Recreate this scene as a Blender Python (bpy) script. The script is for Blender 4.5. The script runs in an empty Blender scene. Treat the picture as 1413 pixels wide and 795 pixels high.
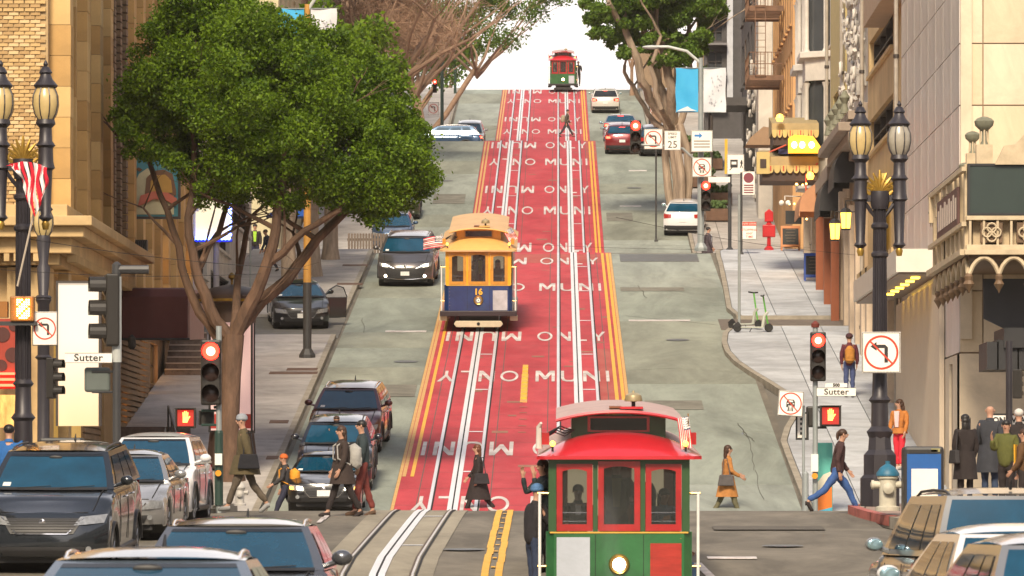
import bpy, bmesh, math, random
import numpy as np
from mathutils import Vector, Matrix, Euler
R = math.radians
random.seed(7)
S = bpy.context.scene
# ------------------------------------------------------------------ camera
F = 8000.0                       # focal length in photograph pixels (1413 wide)
VX, VY = 770.0, 705.0            # where the level lines of the street meet
cam = bpy.data.cameras.new('camera'); camo = bpy.data.objects.new('camera', cam)
S.collection.objects.link(camo); S.camera = camo
cam.sensor_width = 36; cam.lens = 36*F/1413
cam.shift_x = -(VX-706.5)/1413; cam.shift_y = (VY-397.5)/1413
cam.clip_start = 1; cam.clip_end = 9000
camo.location = (0, 0, 0); camo.rotation_euler = (R(90), 0, 0)
cam.dof.use_dof = True; cam.dof.focus_distance = 150; cam.dof.aperture_fstop = 11
# ------------------------------------------------------------------ world, sun, exposure
wd = bpy.data.worlds.new('World'); S.world = wd; wd.use_nodes = True
nt = wd.node_tree; bg = nt.nodes['Background']
sky = nt.nodes.new('ShaderNodeTexSky'); sky.sky_type = 'NISHITA'; sky.sun_disc = False
SUN_EL, SUN_AZ = 40.0, 188.0      # azimuth clockwise from +Y
sky.sun_elevation = R(SUN_EL); sky.sun_rotation = R(SUN_AZ)
sky.air_density = 1.0; sky.dust_density = 2.0; sky.ozone_density = 1.0
mixw = nt.nodes.new('ShaderNodeMix'); mixw.data_type = 'RGBA'
tcw = nt.nodes.new('ShaderNodeTexCoord'); sx = nt.nodes.new('ShaderNodeSeparateXYZ'); mrw = nt.nodes.new('ShaderNodeMapRange')
nt.links.new(tcw.outputs['Generated'], sx.inputs[0]); nt.links.new(sx.outputs[2], mrw.inputs[0]); mrw.inputs[1].default_value = .12; mrw.inputs[2].default_value = .85; mrw.inputs[3].default_value = .92; mrw.inputs[4].default_value = .15; nt.links.new(mrw.outputs[0], mixw.inputs[0])   # thin cloud, opening overhead
mixw.inputs[7].default_value = (8.8, 8.0, 7.5, 1)       # thin bright overcast
nt.links.new(sky.outputs[0], mixw.inputs[6]); nt.links.new(mixw.outputs[2], bg.inputs[0])
bg.inputs[1].default_value = .10
sl = bpy.data.lights.new('sun', 'SUN'); sl.energy = 2.9; sl.angle = R(13); sl.color = (1, .84, .62)
so = bpy.data.objects.new('sun', sl); S.collection.objects.link(so)
a, e = R(SUN_AZ), R(SUN_EL)
sd = Vector((math.sin(a)*math.cos(e), math.cos(a)*math.cos(e), math.sin(e)))
so.rotation_euler = sd.to_track_quat('Z', 'Y').to_euler()
S.view_settings.view_transform = 'Standard'; S.view_settings.look = 'None'
S.view_settings.exposure = 0.78; S.view_settings.gamma = 1
S.render.resolution_x = 1024; S.render.resolution_y = 576
# ------------------------------------------------------------------ helpers
C = S.collection
def tag(o, label=None, cat=None, group=None, kind=None):
    if label: o['label'] = label
    if cat: o['category'] = cat
    if group: o['group'] = group
    if kind: o['kind'] = kind
    return o
def thing(name, label, cat, loc=(0,0,0), rot=0, group=None, slope=0, scale=1):
    o = bpy.data.objects.new(name, None); C.objects.link(o); o.empty_display_size = .3
    o.location = loc; m = Matrix.Rotation(slope, 3, 'X') @ Matrix.Rotation(rot, 3, 'Z')
    o.rotation_euler = m.to_euler(); o.scale = (scale,)*3
    return tag(o, label, cat, group)
def kids(o): return [c for c in bpy.data.objects if c.parent == o]
def dup(o, parent=None, label=None, loc=None, rot=None, slope=0, _map=None):
    if _map is None:
        _map = {}
        for c in bpy.data.objects:
            if c.parent: _map.setdefault(c.parent.name, []).append(c)
    c = o.copy(); C.objects.link(c)
    if parent is not None: c.parent = parent
    if label: c['label'] = label
    if loc is not None: c.location = loc
    if rot is not None: c.rotation_euler = (Matrix.Rotation(slope,3,'X') @ Matrix.Rotation(rot,3,'Z')).to_euler()
    for ch in _map.get(o.name, []): dup(ch, c, _map=_map)
    return c
_mats = {}
def mat(name, col, rough=.6, metal=0, var=.12, scale=3., bump=0., emit=None, es=1, coat=0, island=False, transl=0, spec=.5, stretch=None, col2=None, bscale=None, alpha=1, trans=0, grime=0, gscale=.25):
    if name in _mats: return _mats[name]
    m = bpy.data.materials.new(name); m.use_nodes = True; n = m.node_tree; L = n.links
    p = n.nodes['Principled BSDF']
    p.inputs['Roughness'].default_value = rough; p.inputs['Metallic'].default_value = metal
    p.inputs['Coat Weight'].default_value = coat; p.inputs['Coat Roughness'].default_value = .06
    p.inputs['Specular IOR Level'].default_value = spec
    if trans: p.inputs['Transmission Weight'].default_value = trans; p.inputs['IOR'].default_value = 1.1
    if alpha < 1: p.inputs['Alpha'].default_value = alpha
    c = Vector(col)
    c2 = Vector(col2) if col2 else None
    tc = n.nodes.new('ShaderNodeTexCoord'); mp = n.nodes.new('ShaderNodeMapping'); L.new(tc.outputs['Object'], mp.inputs[0])
    if stretch: mp.inputs['Scale'].default_value = stretch
    if island:
        g = n.nodes.new('ShaderNodeNewGeometry'); nz = n.nodes.new('ShaderNodeTexNoise'); nz.inputs['Scale'].default_value = 1.1; nz.inputs['Detail'].default_value = 3; L.new(mp.outputs[0], nz.inputs[0])
        ma = n.nodes.new('ShaderNodeMath'); ma.operation = 'MULTIPLY_ADD'; L.new(nz.outputs[0], ma.inputs[0]); ma.inputs[1].default_value = .9; ma.inputs[2].default_value = -.24
        mb_ = n.nodes.new('ShaderNodeMath'); mb_.operation = 'MULTIPLY_ADD'; L.new(g.outputs['Random Per Island'], mb_.inputs[0]); mb_.inputs[1].default_value = .62; L.new(ma.outputs[0], mb_.inputs[2]); fac = mb_.outputs[0]
    else:
        nz = n.nodes.new('ShaderNodeTexNoise'); nz.inputs['Scale'].default_value = scale; nz.inputs['Detail'].default_value = 6
        nz.inputs['Roughness'].default_value = .65; L.new(mp.outputs[0], nz.inputs[0]); fac = nz.outputs[0]
    rp = n.nodes.new('ShaderNodeValToRGB')
    rp.color_ramp.elements[0].position = .0 if island else .28; rp.color_ramp.elements[1].position = 1 if island else .72
    lo = c*(1-var); hi = c*(1+var)
    if c2 is not None: lo, hi = c, c2
    rp.color_ramp.elements[0].color = (*lo, 1); rp.color_ramp.elements[1].color = (min(hi[0],1), min(hi[1],1), min(hi[2],1), 1)
    L.new(fac, rp.inputs[0]); L.new(rp.outputs[0], p.inputs['Base Color'])
    if grime:
        n3 = n.nodes.new('ShaderNodeTexNoise'); n3.inputs['Scale'].default_value = gscale; n3.inputs['Detail'].default_value = 9; n3.inputs['Roughness'].default_value = .72; n3.inputs['Distortion'].default_value = .6; L.new(mp.outputs[0], n3.inputs[0])
        r3 = n.nodes.new('ShaderNodeMapRange'); L.new(n3.outputs[0], r3.inputs[0]); r3.inputs[1].default_value = .36; r3.inputs[2].default_value = .62; r3.inputs[3].default_value = 1-grime; r3.inputs[4].default_value = 1.0+grime*.25
        mg = n.nodes.new('ShaderNodeMix'); mg.data_type = 'RGBA'; mg.blend_type = 'MULTIPLY'; mg.inputs[0].default_value = 1; L.new(rp.outputs[0], mg.inputs[6]); L.new(r3.outputs[0], mg.inputs[7]); L.new(mg.outputs[2], p.inputs['Base Color'])
    if bump:
        n2 = n.nodes.new('ShaderNodeTexNoise'); n2.inputs['Scale'].default_value = bscale or scale*4; n2.inputs['Detail'].default_value = 5
        L.new(mp.outputs[0], n2.inputs[0]); b = n.nodes.new('ShaderNodeBump'); b.inputs['Strength'].default_value = bump; b.inputs['Distance'].default_value = .02
        L.new(n2.outputs[0], b.inputs['Height']); L.new(b.outputs[0], p.inputs['Normal'])
    if emit: p.inputs['Emission Color'].default_value = (*emit, 1); p.inputs['Emission Strength'].default_value = es
    if transl:
        t = n.nodes.new('ShaderNodeBsdfTranslucent'); mx = n.nodes.new('ShaderNodeMixShader'); mx.inputs[0].default_value = transl
        L.new(rp.outputs[0], t.inputs[0]); L.new(p.outputs[0], mx.inputs[1]); L.new(t.outputs[0], mx.inputs[2])
        L.new(mx.outputs[0], n.nodes['Material Output'].inputs[0])
    _mats[name] = m; return m
class M:
    def __init__(s): s.v = []; s.f = []; s.T = None
    def add(s, vs, fs):
        k = len(s.v)
        if s.T is not None: vs = [s.T @ Vector(q) for q in vs]
        s.v += [tuple(q) for q in vs]; s.f += [tuple(i+k for i in f) for f in fs]
    def box(s, x0, x1, y0, y1, z0, z1, r=None):
        vs = [(x,y,z) for x in (x0,x1) for y in (y0,y1) for z in (z0,z1)]
        if r is not None:
            c = Vector(((x0+x1)/2,(y0+y1)/2,(z0+z1)/2)); m = Euler(r).to_matrix(); vs = [c + m @ (Vector(q)-c) for q in vs]
        s.add(vs, [(0,1,3,2),(4,6,7,5),(0,4,5,1),(2,3,7,6),(0,2,6,4),(1,5,7,3)]); return s
    def tube(s, pts, rad, n=8, cap=True):
        pts = [Vector(p) for p in pts]; rad = rad if isinstance(rad, (list,tuple)) else [rad]*len(pts)
        d = (pts[1]-pts[0]).normalized(); u = d.orthogonal().normalized(); vs = []; fs = []
        for i,p in enumerate(pts):
            if 0 < i < len(pts)-1: d = ((pts[i+1]-p).normalized()+(p-pts[i-1]).normalized()).normalized()
            elif i: d = (p-pts[i-1]).normalized()
            u = (u-d*u.dot(d)).normalized(); w = d.cross(u)
            for k in range(n):
                an = 2*math.pi*k/n; vs.append(p+(u*math.cos(an)+w*math.sin(an))*rad[i])
        for i in range(len(pts)-1):
            for k in range(n): fs.append((i*n+k, i*n+(k+1)%n, (i+1)*n+(k+1)%n, (i+1)*n+k))
        if cap: fs += [tuple(reversed(range(n))), tuple(range((len(pts)-1)*n, len(pts)*n))]
        s.add(vs, fs); return s
    def lathe(s, prof, n=14, c=(0,0,0), ax='Z', cap=True):
        vs = []; fs = []
        for (r, h) in prof:
            for k in range(n):
                an = 2*math.pi*(k+.5)/n; x, y = r*math.cos(an), r*math.sin(an)
                q = (x,y,h) if ax == 'Z' else ((x,h,y) if ax == 'Y' else (h,x,y))
                vs.append((q[0]+c[0], q[1]+c[1], q[2]+c[2]))
        for i in range(len(prof)-1):
            for k in range(n): fs.append((i*n+k, i*n+(k+1)%n, (i+1)*n+(k+1)%n, (i+1)*n+k))
        if cap: fs += [tuple(reversed(range(n))), tuple(range((len(prof)-1)*n, len(prof)*n))]
        s.add(vs, fs); return s
    def grid(s, fn, nu, nv):
        vs = [fn(i/nu, j/nv) for i in range(nu+1) for j in range(nv+1)]
        s.add(vs, [(i*(nv+1)+j, (i+1)*(nv+1)+j, (i+1)*(nv+1)+j+1, i*(nv+1)+j+1) for i in range(nu) for j in range(nv)]); return s
    def prism(s, pts, h, ax='Y', o=0):
        """outline pts (a,b) pulled from o to o+h along ax"""
        n = len(pts); vs = []
        for t in (o, o+h):
            for (p,q) in pts: vs.append({'Y':(p,t,q),'X':(t,p,q),'Z':(p,q,t)}[ax])
        s.add(vs, [tuple(range(n)), tuple(reversed(range(n,2*n)))] + [(i,(i+1)%n,(i+1)%n+n,i+n) for i in range(n)]); return s
    def blob(s, c, r, n=10, m=7):
        c = Vector(c); r = r if hasattr(r,'__len__') else (r,r,r)
        pr = [(math.sin(math.pi*i/m)+1e-4, -math.cos(math.pi*i/m)) for i in range(m+1)]; vs = []; fs = []
        for (q,h) in pr:
            for k in range(n):
                an = 2*math.pi*k/n; vs.append((c[0]+r[0]*q*math.cos(an), c[1]+r[1]*q*math.sin(an), c[2]+r[2]*h))
        for i in range(m):
            for k in range(n): fs.append((i*n+k, i*n+(k+1)%n, (i+1)*n+(k+1)%n, (i+1)*n+k))
        s.add(vs, fs); return s
    def mesh(s, name, m, smooth=False, fix=True):
        me = bpy.data.meshes.new(name); me.from_pydata(s.v, [], s.f)
        if fix:
            bm = bmesh.new(); bm.from_mesh(me)
            if smooth: bmesh.ops.remove_doubles(bm, verts=bm.verts, dist=.0004)
            bmesh.ops.recalc_face_normals(bm, faces=bm.faces); bm.to_mesh(me); bm.free()
        me.materials.append(m)
        if smooth:
            me.shade_smooth(); me.set_sharp_from_angle(angle=R(smooth if smooth is not True else 38))
        return me
    def out(s, name, m, parent=None, smooth=False, loc=None, kind=None, fix=True, bevel=0):
        o = bpy.data.objects.new(name, s.mesh(name, m, smooth, fix)); C.objects.link(o)
        if parent: o.parent = parent
        if loc is not None: o.location = loc
        if kind: o['kind'] = kind
        if bevel:
            b = o.modifiers.new('bevel', 'BEVEL'); b.width = bevel; b.segments = 2; b.limit_method = 'ANGLE'
        return o
def place(me, name, parent, loc, rot=(0,0,0), scale=(1,1,1)):
    o = bpy.data.objects.new(name, me); C.objects.link(o); o.parent = parent; o.location = loc; o.rotation_euler = rot; o.scale = scale
    return o
def textmesh(s, size, depth=.004, bold=0, wide=1.):
    cu = bpy.data.curves.new('t', 'FONT'); cu.body = s; cu.size = size; cu.extrude = depth; cu.offset = bold
    cu.align_x = 'CENTER'; cu.align_y = 'CENTER'; cu.resolution_u = 3; cu.space_character = 1.04
    o = bpy.data.objects.new('t', cu); C.objects.link(o); dg = bpy.context.evaluated_depsgraph_get()
    me = bpy.data.meshes.new_from_object(o.evaluated_get(dg)); bpy.data.objects.remove(o); bpy.data.curves.remove(cu)
    if wide != 1:
        for v in me.vertices: v.co.x *= wide
    return me
def text(name, s, size, m, parent, loc, rot=(R(90),0,0), bold=0, wide=1., depth=.004):
    me = textmesh(s, size, depth, bold, wide); me.name = name; me.materials.clear(); me.materials.append(m)
    return place(me, name, parent, loc, rot)
def W(px, py, Y): return Vector(((px-VX)/F*Y, Y, (VY-py)/F*Y))
def PX(Y): return F/Y
# ------------------------------------------------------------------ the street's long profile
PROF = [(-60,-1.9),(0,-1.85),(40,-1.72),(66,-1.55),(80,-1.55),(86,-1.42),(88,-1.24),(90,-1.00),(94,-.77),(100,-.52),(108,-.20),(112,-.05),(114.5,0.),(118,-.10),(122,-.24),(126,-.30),(132,-.30),(134,-.20),(136,0),
        (217.0,9.57),(218.5,9.72),(220,9.77),(238,9.79),(240,9.84),(241.5,9.98),(308,19.60),(309.2,19.72),(311,19.76),(336,19.80),(338.5,19.90),(340,20.0),(411,29.84),(413,30.0),(418,30.25),(440,30.9),(470,31.0),(600,24.),(3000,0)]
def zr(Y):
    for (a,b),(c,d) in zip(PROF, PROF[1:]):
        if Y <= c: return b+(d-b)*(Y-a)/(c-a)
    return 0
def YG(py, lo, hi):           # depth at which the road is seen on photo row py
    for _ in range(50):
        m = (lo+hi)/2
        if VY-F*zr(m)/m > py: lo = m
        else: hi = m
    return lo
SL1, SL2, SL3 = math.atan(.1181), math.atan(.1446), math.atan(.1395)
def ysteps(y0, y1):
    ys = [y0]+[p[0] for p in PROF if y0 < p[0] < y1]+[y1]; return ys
def strip(mb, x0, x1, y0, y1, dz=0, depth=0, xf=None, kerb=None):
    ys = ysteps(y0, y1)
    if xf:
        k = []
        for a,b in zip(ys, ys[1:]):
            n = max(1, int((b-a)/4)); k += [a+(b-a)*i/n for i in range(n)]
        ys = k+[y1]
    top = []
    for y in ys:
        o = xf(y) if xf else 0
        top += [(x0+o,y,zr(y)+dz),(x1+o,y,zr(y)+dz)]
    n = len(ys); fs = [(2*i,2*i+1,2*i+3,2*i+2) for i in range(n-1)]
    if depth:
        m = len(top); top = top+[(x,y,z-depth) for x,y,z in top]
        fs += [(2*i+m,2*i+2+m,2*i+3+m,2*i+1+m) for i in range(n-1)]
        fs += [(2*i,2*i+2,2*i+2+m,2*i+m) for i in range(n-1)]+[(2*i+1,2*i+1+m,2*i+3+m,2*i+3) for i in range(n-1)]
        fs += [(0,m,m+1,1),(2*n-2,2*n-1,2*n-1+m,2*n-2+m)]
    mb.add(top, fs)
# ------------------------------------------------------------------ materials of the setting
asph = mat('asphalt', (.17,.152,.122), .85, var=.3, grime=.42, gscale=.5, scale=.6, bump=.25, stretch=(1,.35,1), bscale=9)
conc = [mat('road_concrete', (.275,.31,.27), .85, grime=.36, gscale=.42, var=.20, scale=.55, bump=.15, stretch=(1,.18,1), bscale=7),
        mat('road_concrete_grey', (.315,.35,.315), .85, grime=.36, gscale=.42, var=.16, scale=.8, bump=.15, stretch=(1,.18,1), bscale=7),
        mat('road_concrete_brown', (.27,.29,.24), .85, grime=.36, gscale=.42, var=.2, scale=.7, bump=.15, stretch=(1,.2,1), bscale=7)]
redm = mat('red_lane_paint', (.43,.024,.040), .75, col2=(.55,.070,.088), grime=.22, gscale=.45, scale=1.1, bump=.25, stretch=(1,.4,1), bscale=8)
redo = mat('worn_red_lane_paint', (.34,.035,.035), .8, col2=(.44,.12,.10), scale=1.4, bump=.2, stretch=(1,.3,1))
walk = [mat('pavement_slab', (.45,.475,.51), .8, grime=.26, gscale=.6, var=.13, scale=1.2, bump=.12), mat('pavement_slab_dull', (.39,.41,.44), .8, grime=.26, gscale=.6, var=.14, scale=1.5, bump=.12), mat('pavement_slab_pale', (.50,.53,.57), .8, grime=.26, gscale=.6, var=.1, scale=1.2, bump=.12)]
walkL = [mat('left_pavement_slab', (.42,.395,.375), .85, grime=.26, gscale=.6, var=.16, scale=1.2, bump=.12), mat('left_pavement_slab_dull', (.37,.35,.335), .85, grime=.26, gscale=.6, var=.15, scale=1.5, bump=.12), mat('left_pavement_slab_pale', (.47,.45,.43), .85, grime=.26, gscale=.6, var=.14, scale=1.2, bump=.12)]
kerbm = mat('kerb_stone', (.30,.27,.22), .8, var=.3, scale=1.5, bump=.3)
jointm = mat('dark_joint', (.11,.11,.10), .9)
white = mat('white_road_paint', (.52,.44,.43), .6, col2=(.80,.78,.76), scale=3.5, bump=.1, grime=.35, gscale=1.5)
yellow = mat('yellow_road_paint', (.72,.36,.02), .6, col2=(.80,.45,.05), scale=3., bump=.1)
yelo = mat('worn_yellow_paint', (.55,.30,.08), .7, col2=(.62,.40,.18), scale=5.)
steel = mat('polished_rail', (.70,.71,.75), .38, metal=.35, var=.12, scale=1.5, stretch=(1,.2,1))
slotm = mat('slot_steel', (.78,.79,.82), .4, metal=.2, var=.08, scale=1.5, stretch=(1,.2,1))
dark = mat('black_gap', (.012,.012,.014), .8)
grndm = mat('ground_earth', (.14,.13,.11), .9, var=.2, scale=.2)
slabm = mat('track_slab', (.29,.26,.20), .85, grime=.3, gscale=.5, var=.2, scale=.8, bump=.2, stretch=(1,.25,1))
# ------------------------------------------------------------------ ground and roads
g = M(); ys = [p[0] for p in PROF]
g.add([(x,y,zr(y)-.08) for y in ys for x in (-900,900)], [(2*i,2*i+1,2*i+3,2*i+2) for i in range(len(ys)-1)])
g.out('ground', grndm, kind='structure')
road = M(); strip(road, -7.0, 5.9, -60, 480); 
road = road.out('road', asph, kind='structure')
for (y0,y1) in ((114.5,134),(219,240),(309,338.5)):
    for (x0,x1) in ((-300,-7.004),(5.904,300)):
        m = M(); strip(m, x0, x1, y0, y1); m.out('cross_street', asph, kind='structure')
# concrete bays of the traffic lanes, one object each
def bays(x0, x1, y0, y1, L):
    y = y0; k = 0
    while y < y1-.5:
        b = min(y+L*random.uniform(.8,1.25), y1); m = M(); strip(m, x0, x1-.0, y+.02, b-.02, dz=.008+.003*(k%2), depth=.02)
        m.out('concrete_bay', conc[random.choice((0,0,1,2))], road); y = b; k += 1
for (y0,y1,L) in ((134.6,218,6.5),(241,308.6,7),(340,411,9),(411,440,10)):
    bays(-6.82,-3.95,y0,y1,L)
    for (p,q) in ((2.0,5.72),): bays(p,q,y0,y1,L)
# steel trench plates and manholes on the right lane
pl = mat('plate_steel', (.13,.135,.13), .5, metal=.3, var=.2)
m = M(); strip(m, 2.3, 5.2, 213.5, 217.2, dz=.03, depth=.02); m.out('trench_patch', pl, road)
for (px,py,w) in ((910,443,2.0),(560,458,1.3),(870,285,1.0),(880,236,.9),(785,319,.1),(1010,771,.8)):
    lo,hi = (134,217) if py > 352 else (241,308)
    if py > 705: lo,hi = (86,114)
    Y = YG(py,lo,hi); X = (px-VX)/F*Y; m = M(); strip(m, X-w/2, X+w/2, Y-.25, Y+.25, dz=.024, depth=.01)
    m.out('painted_dash', white, road)
def xt(sgn):
    return lambda Y: 0 if Y > 136 else sgn*min(.32, (136-Y)*(.0075 if sgn < 0 else .006))
# red transit lane with grooves
red = M(); strip(red, -3.92, 1.99, 135.2, 440, dz=.012); lane = red.out('transit_lane', redm, kind='structure')
for x in (-3.35,-1.62,-.28,1.42):
    m = M(); strip(m, x-.012, x+.012, 135.3, 411, dz=.017); m.out('lane_joint', jointm, lane)
for i in range(46):                 # bays' cross joints of the brick-red paving
    Y = 137+i*3.5; Y = Y if Y < 216 else (Y-216+242 if Y-216+242 < 307 else None)
    if Y is None: continue
    m = M(); strip(m, -3.9, 1.97, Y-.015, Y+.015, dz=.017); m.out('lane_joint', jointm, lane)
for (y0,y1,x0,x1) in ((213,217.4,-3.9,1.95),(296,308,1.45,1.98),(400,411,-3.9,-3.3),(160,178,1.2,1.9),(138,150,1.0,1.98)):
    m = M(); strip(m, x0, x1, y0, y1, dz=.016); m.out('worn_patch', redo, lane)
for i in range(46):
    Y = random.choice((random.uniform(137,216), random.uniform(242,307))); X = random.uniform(-3,1.6); w = random.uniform(.15,.5)
    m = M(); strip(m, X, X+w, Y, Y+random.uniform(.15,.6), dz=.0185); m.out('worn_patch', mat('bare_patch', (.30,.14,.10), .8, var=.3, scale=4), lane)
# tracks: rail heads and slot, each rail one part
for sgn, xs in ((-1,(-3.03,-2.485,-1.935)), (1,(.01,.58,1.12))):
    tr = bpy.data.objects.new('cable_car_track', None); C.objects.link(tr); tr['kind'] = 'structure'
    f = xt(sgn)
    m = M(); strip(m, xs[0]-.42, xs[2]+.32, 60, 135.15, dz=.012, xf=f); m.out('track_slab', slabm, tr)
    for x in (xs[0],xs[2]):
        m = M(); strip(m, x-.045, x+.035, 135.2, 440, dz=.030, xf=f); m.out('rail', steel, tr)
        m = M(); strip(m, x-.020, x+.020, 60, 135.2, dz=.030, xf=f); m.out('rail', mat('street_rail',(.62,.58,.55),.4,metal=.3), tr)
        m = M(); strip(m, x-.055, x-.022, 60, 135.2, dz=.026, xf=f); m.out('rail_flange', mat('rail_rust',(.10,.07,.05),.7,var=.3), tr)
        m = M(); strip(m, x+.038, x+.075, 60, 440, dz=.026, xf=f); m.out('rail_groove', dark, tr)
    for a,b in ((-.125,-.018),(.018,.125)):
        m = M(); strip(m, xs[1]+a, xs[1]+b, 60, 440, dz=.028, xf=f); m.out('slot_plate', slotm, tr)
    m = M(); strip(m, xs[1]-.018, xs[1]+.018, 60, 440, dz=.024, xf=f); m.out('cable_slot', dark, tr)
    for Y in (88,98,110,144,153.5,165,176,188,200,211,250,262,276,290):
        m = M(); o = f(Y); strip(m, xs[1]+.13+o, xs[2]-.06+o, Y, Y+.22, dz=.022); m.out('hatch_cover', slotm, tr)
m = M(); 
for (a,b) in ((60,135.1),(135.1,218),(240,308),(338,440)):
    pass
# yellow lines
marks = M()
def line(mt, x0, x1, y0, y1, name='painted_line', dz=.021):
    m = M(); strip(m, x0, x1, y0, y1, dz=dz); return m.out(name, mt, road)
for x in (-3.60,-3.80): line(yellow if x > -3.7 else yelo, x-.045, x+.045, 143, 218)
line(yelo, -3.94, -3.86, 135.3, 218); line(yelo, 1.9, 1.99, 135.3, 218)
for x in (1.66,1.84): line(yellow, x-.055, x+.045, 158, 218)
for (a,b) in ((241,308),(339,412)):
    for x in (-3.66,-3.82,1.66,1.82): line(yellow if x > 0 else yelo, x-.05, x+.04, a, b)
for y0 in np.arange(84,114,2.2):     # worn double yellow in the foreground, broken edges
    for x in (-1.13,-.92):
        j = random.uniform(-.012,.012); line(yellow, x-.06+j, x+.055+j, y0, y0+2.19)
    line(yellow, -1.06, -.99, y0+.9, y0+1.2)
m = M(); pts = [(2.22,92.5),(2.28,91),(2.38,89.5),(2.50,88),(2.62,86),(2.8,82)]
for (a,b),(c,d) in zip(pts,pts[1:]): m.add([(a-.07,b,zr(b)+.03),(a+.07,b,zr(b)+.03),(c+.07,d,zr(d)+.03),(c-.07,d,zr(d)+.03)], [(0,1,2,3)])
m.out('curved_line', white, road)
for (px,py) in ((452,712),(446,716)):
    Y = YG(py,90,113.8); X = (px-VX)/F*Y; line(white, X-.04, X+.05, Y-2.2, Y+.3)
# the painted words
GL = {'M':(1.2,[(0,0),(0,1),(.24,1),(.5,.5),(.76,1),(1,1),(1,0),(.83,0),(.83,.70),(.57,.2),(.43,.2),(.17,.70),(.17,0)]),
      'U':(1.,[(0,1),(0,.3),(.1,.08),(.3,0),(.7,0),(.9,.08),(1,.3),(1,1),(.8,1),(.8,.32),(.72,.17),(.6,.13),(.4,.13),(.28,.17),(.2,.32),(.2,1)]),
      'N':(1.05,[(0,0),(0,1),(.24,1),(.8,.32),(.8,1),(1,1),(1,0),(.76,0),(.2,.68),(.2,0)]), 'I':(.2,[(0,0),(0,1),(1,1),(1,0)]),
      'L':(.85,[(0,0),(0,1),(.22,1),(.22,.14),(1,.14),(1,0)]), 'Y':(1.1,[(.41,0),(.41,.4),(0,1),(.23,1),(.5,.56),(.77,1),(1,1),(.59,.4),(.59,0)])}
def wordmesh(w):
    m = M(); x = 0
    for ch in w:
        if ch == 'O':
            n = 24; m.add([(x+.6+q*math.cos(2*math.pi*k/n)*.6,.5+(q-(.02 if q < 1 else 0))*math.sin(2*math.pi*k/n)*.5,0) for k in range(n) for q in (1,.72)], [(2*k,2*((k+1)%n),2*((k+1)%n)+1,2*k+1) for k in range(n)]); x += 1.2+.38
        else:
            wd_, p = GL[ch]; m.add([(x+a*wd_,b,0) for a,b in reversed(p)], [tuple(range(len(p)))]); x += wd_+.38
    return m.mesh(w, white, fix=False)
mw = {w: wordmesh(w) for w in ('MUNI','ONLY')}
for w,me in mw.items():
    xs = [v.co.x for v in me.vertices]; ys_ = [v.co.y for v in me.vertices]; W_, H_ = max(xs)-min(xs), max(ys_)-min(ys_)
    cx, cy = (max(xs)+min(xs))/2, (max(ys_)+min(ys_))/2
    for v in me.vertices: v.co.x = (v.co.x-cx)/W_; v.co.y = (v.co.y-cy)/H_; v.co.z = 0
def word(w, X, py, lo, hi, sl, flip, wid, ln):
    Y = YG(py, lo, hi); o = bpy.data.objects.new('painted_word', mw[w]); C.objects.link(o); o.parent = lane
    o.location = (X, Y, zr(Y)+.022); o.rotation_euler = (Matrix.Rotation(sl,3,'X') @ Matrix.Rotation(math.pi if flip else 0,3,'Z')).to_euler(); o.scale = (wid, ln, 1)
ROWS = [((135.5,217),SL1,[(697,0),(620,1),(520,0),(465,1),(397,0),(361,1)]), ((242,308),SL2,[(342,1),(291,0),(262,1),(224,0),(201,1)]), ((340,411),SL3,[(182,0),(165,1),(140,0),(127,1)])]
for (lo,hi),sl,rows in ROWS:
    for py,k in rows:
        ln = 3.3 if sl == SL1 else 4.0
        word('MUNI' if k else 'ONLY', -2.33, py, lo, hi, sl, True, 2.35, ln)
        word('ONLY' if k else 'MUNI', .42, py, lo, hi, sl, False, 2.15, ln)
# raised yellow lane delineator on the centre line, and faint dashes below it
y0, y1 = YG(556,135,217), YG(505,135,217)
dl = bpy.data.objects.new('lane_delineator', None); C.objects.link(dl); tag(dl, 'raised yellow ladder of rumble blocks on the red lane centre line', 'lane marker')
m = M(); strip(m, -1.06, -.86, y0, y1-3, dz=.05, depth=.04); m.out('base_strip', yelo, dl)
n = 9
for i in range(n):
    Y = y0+.5+(y1-y0-1)*i/n; m = M(); strip(m, -1.04, -.88, Y, Y+.8, dz=.11, depth=.1); m.out('rumble_block', yellow, dl)
for py in (563,571,580,589,598): 
    Y = YG(py,135,217); line(mat('bare_patch',(0,0,0)), -1.06, -.85, Y, Y+.18)
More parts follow.
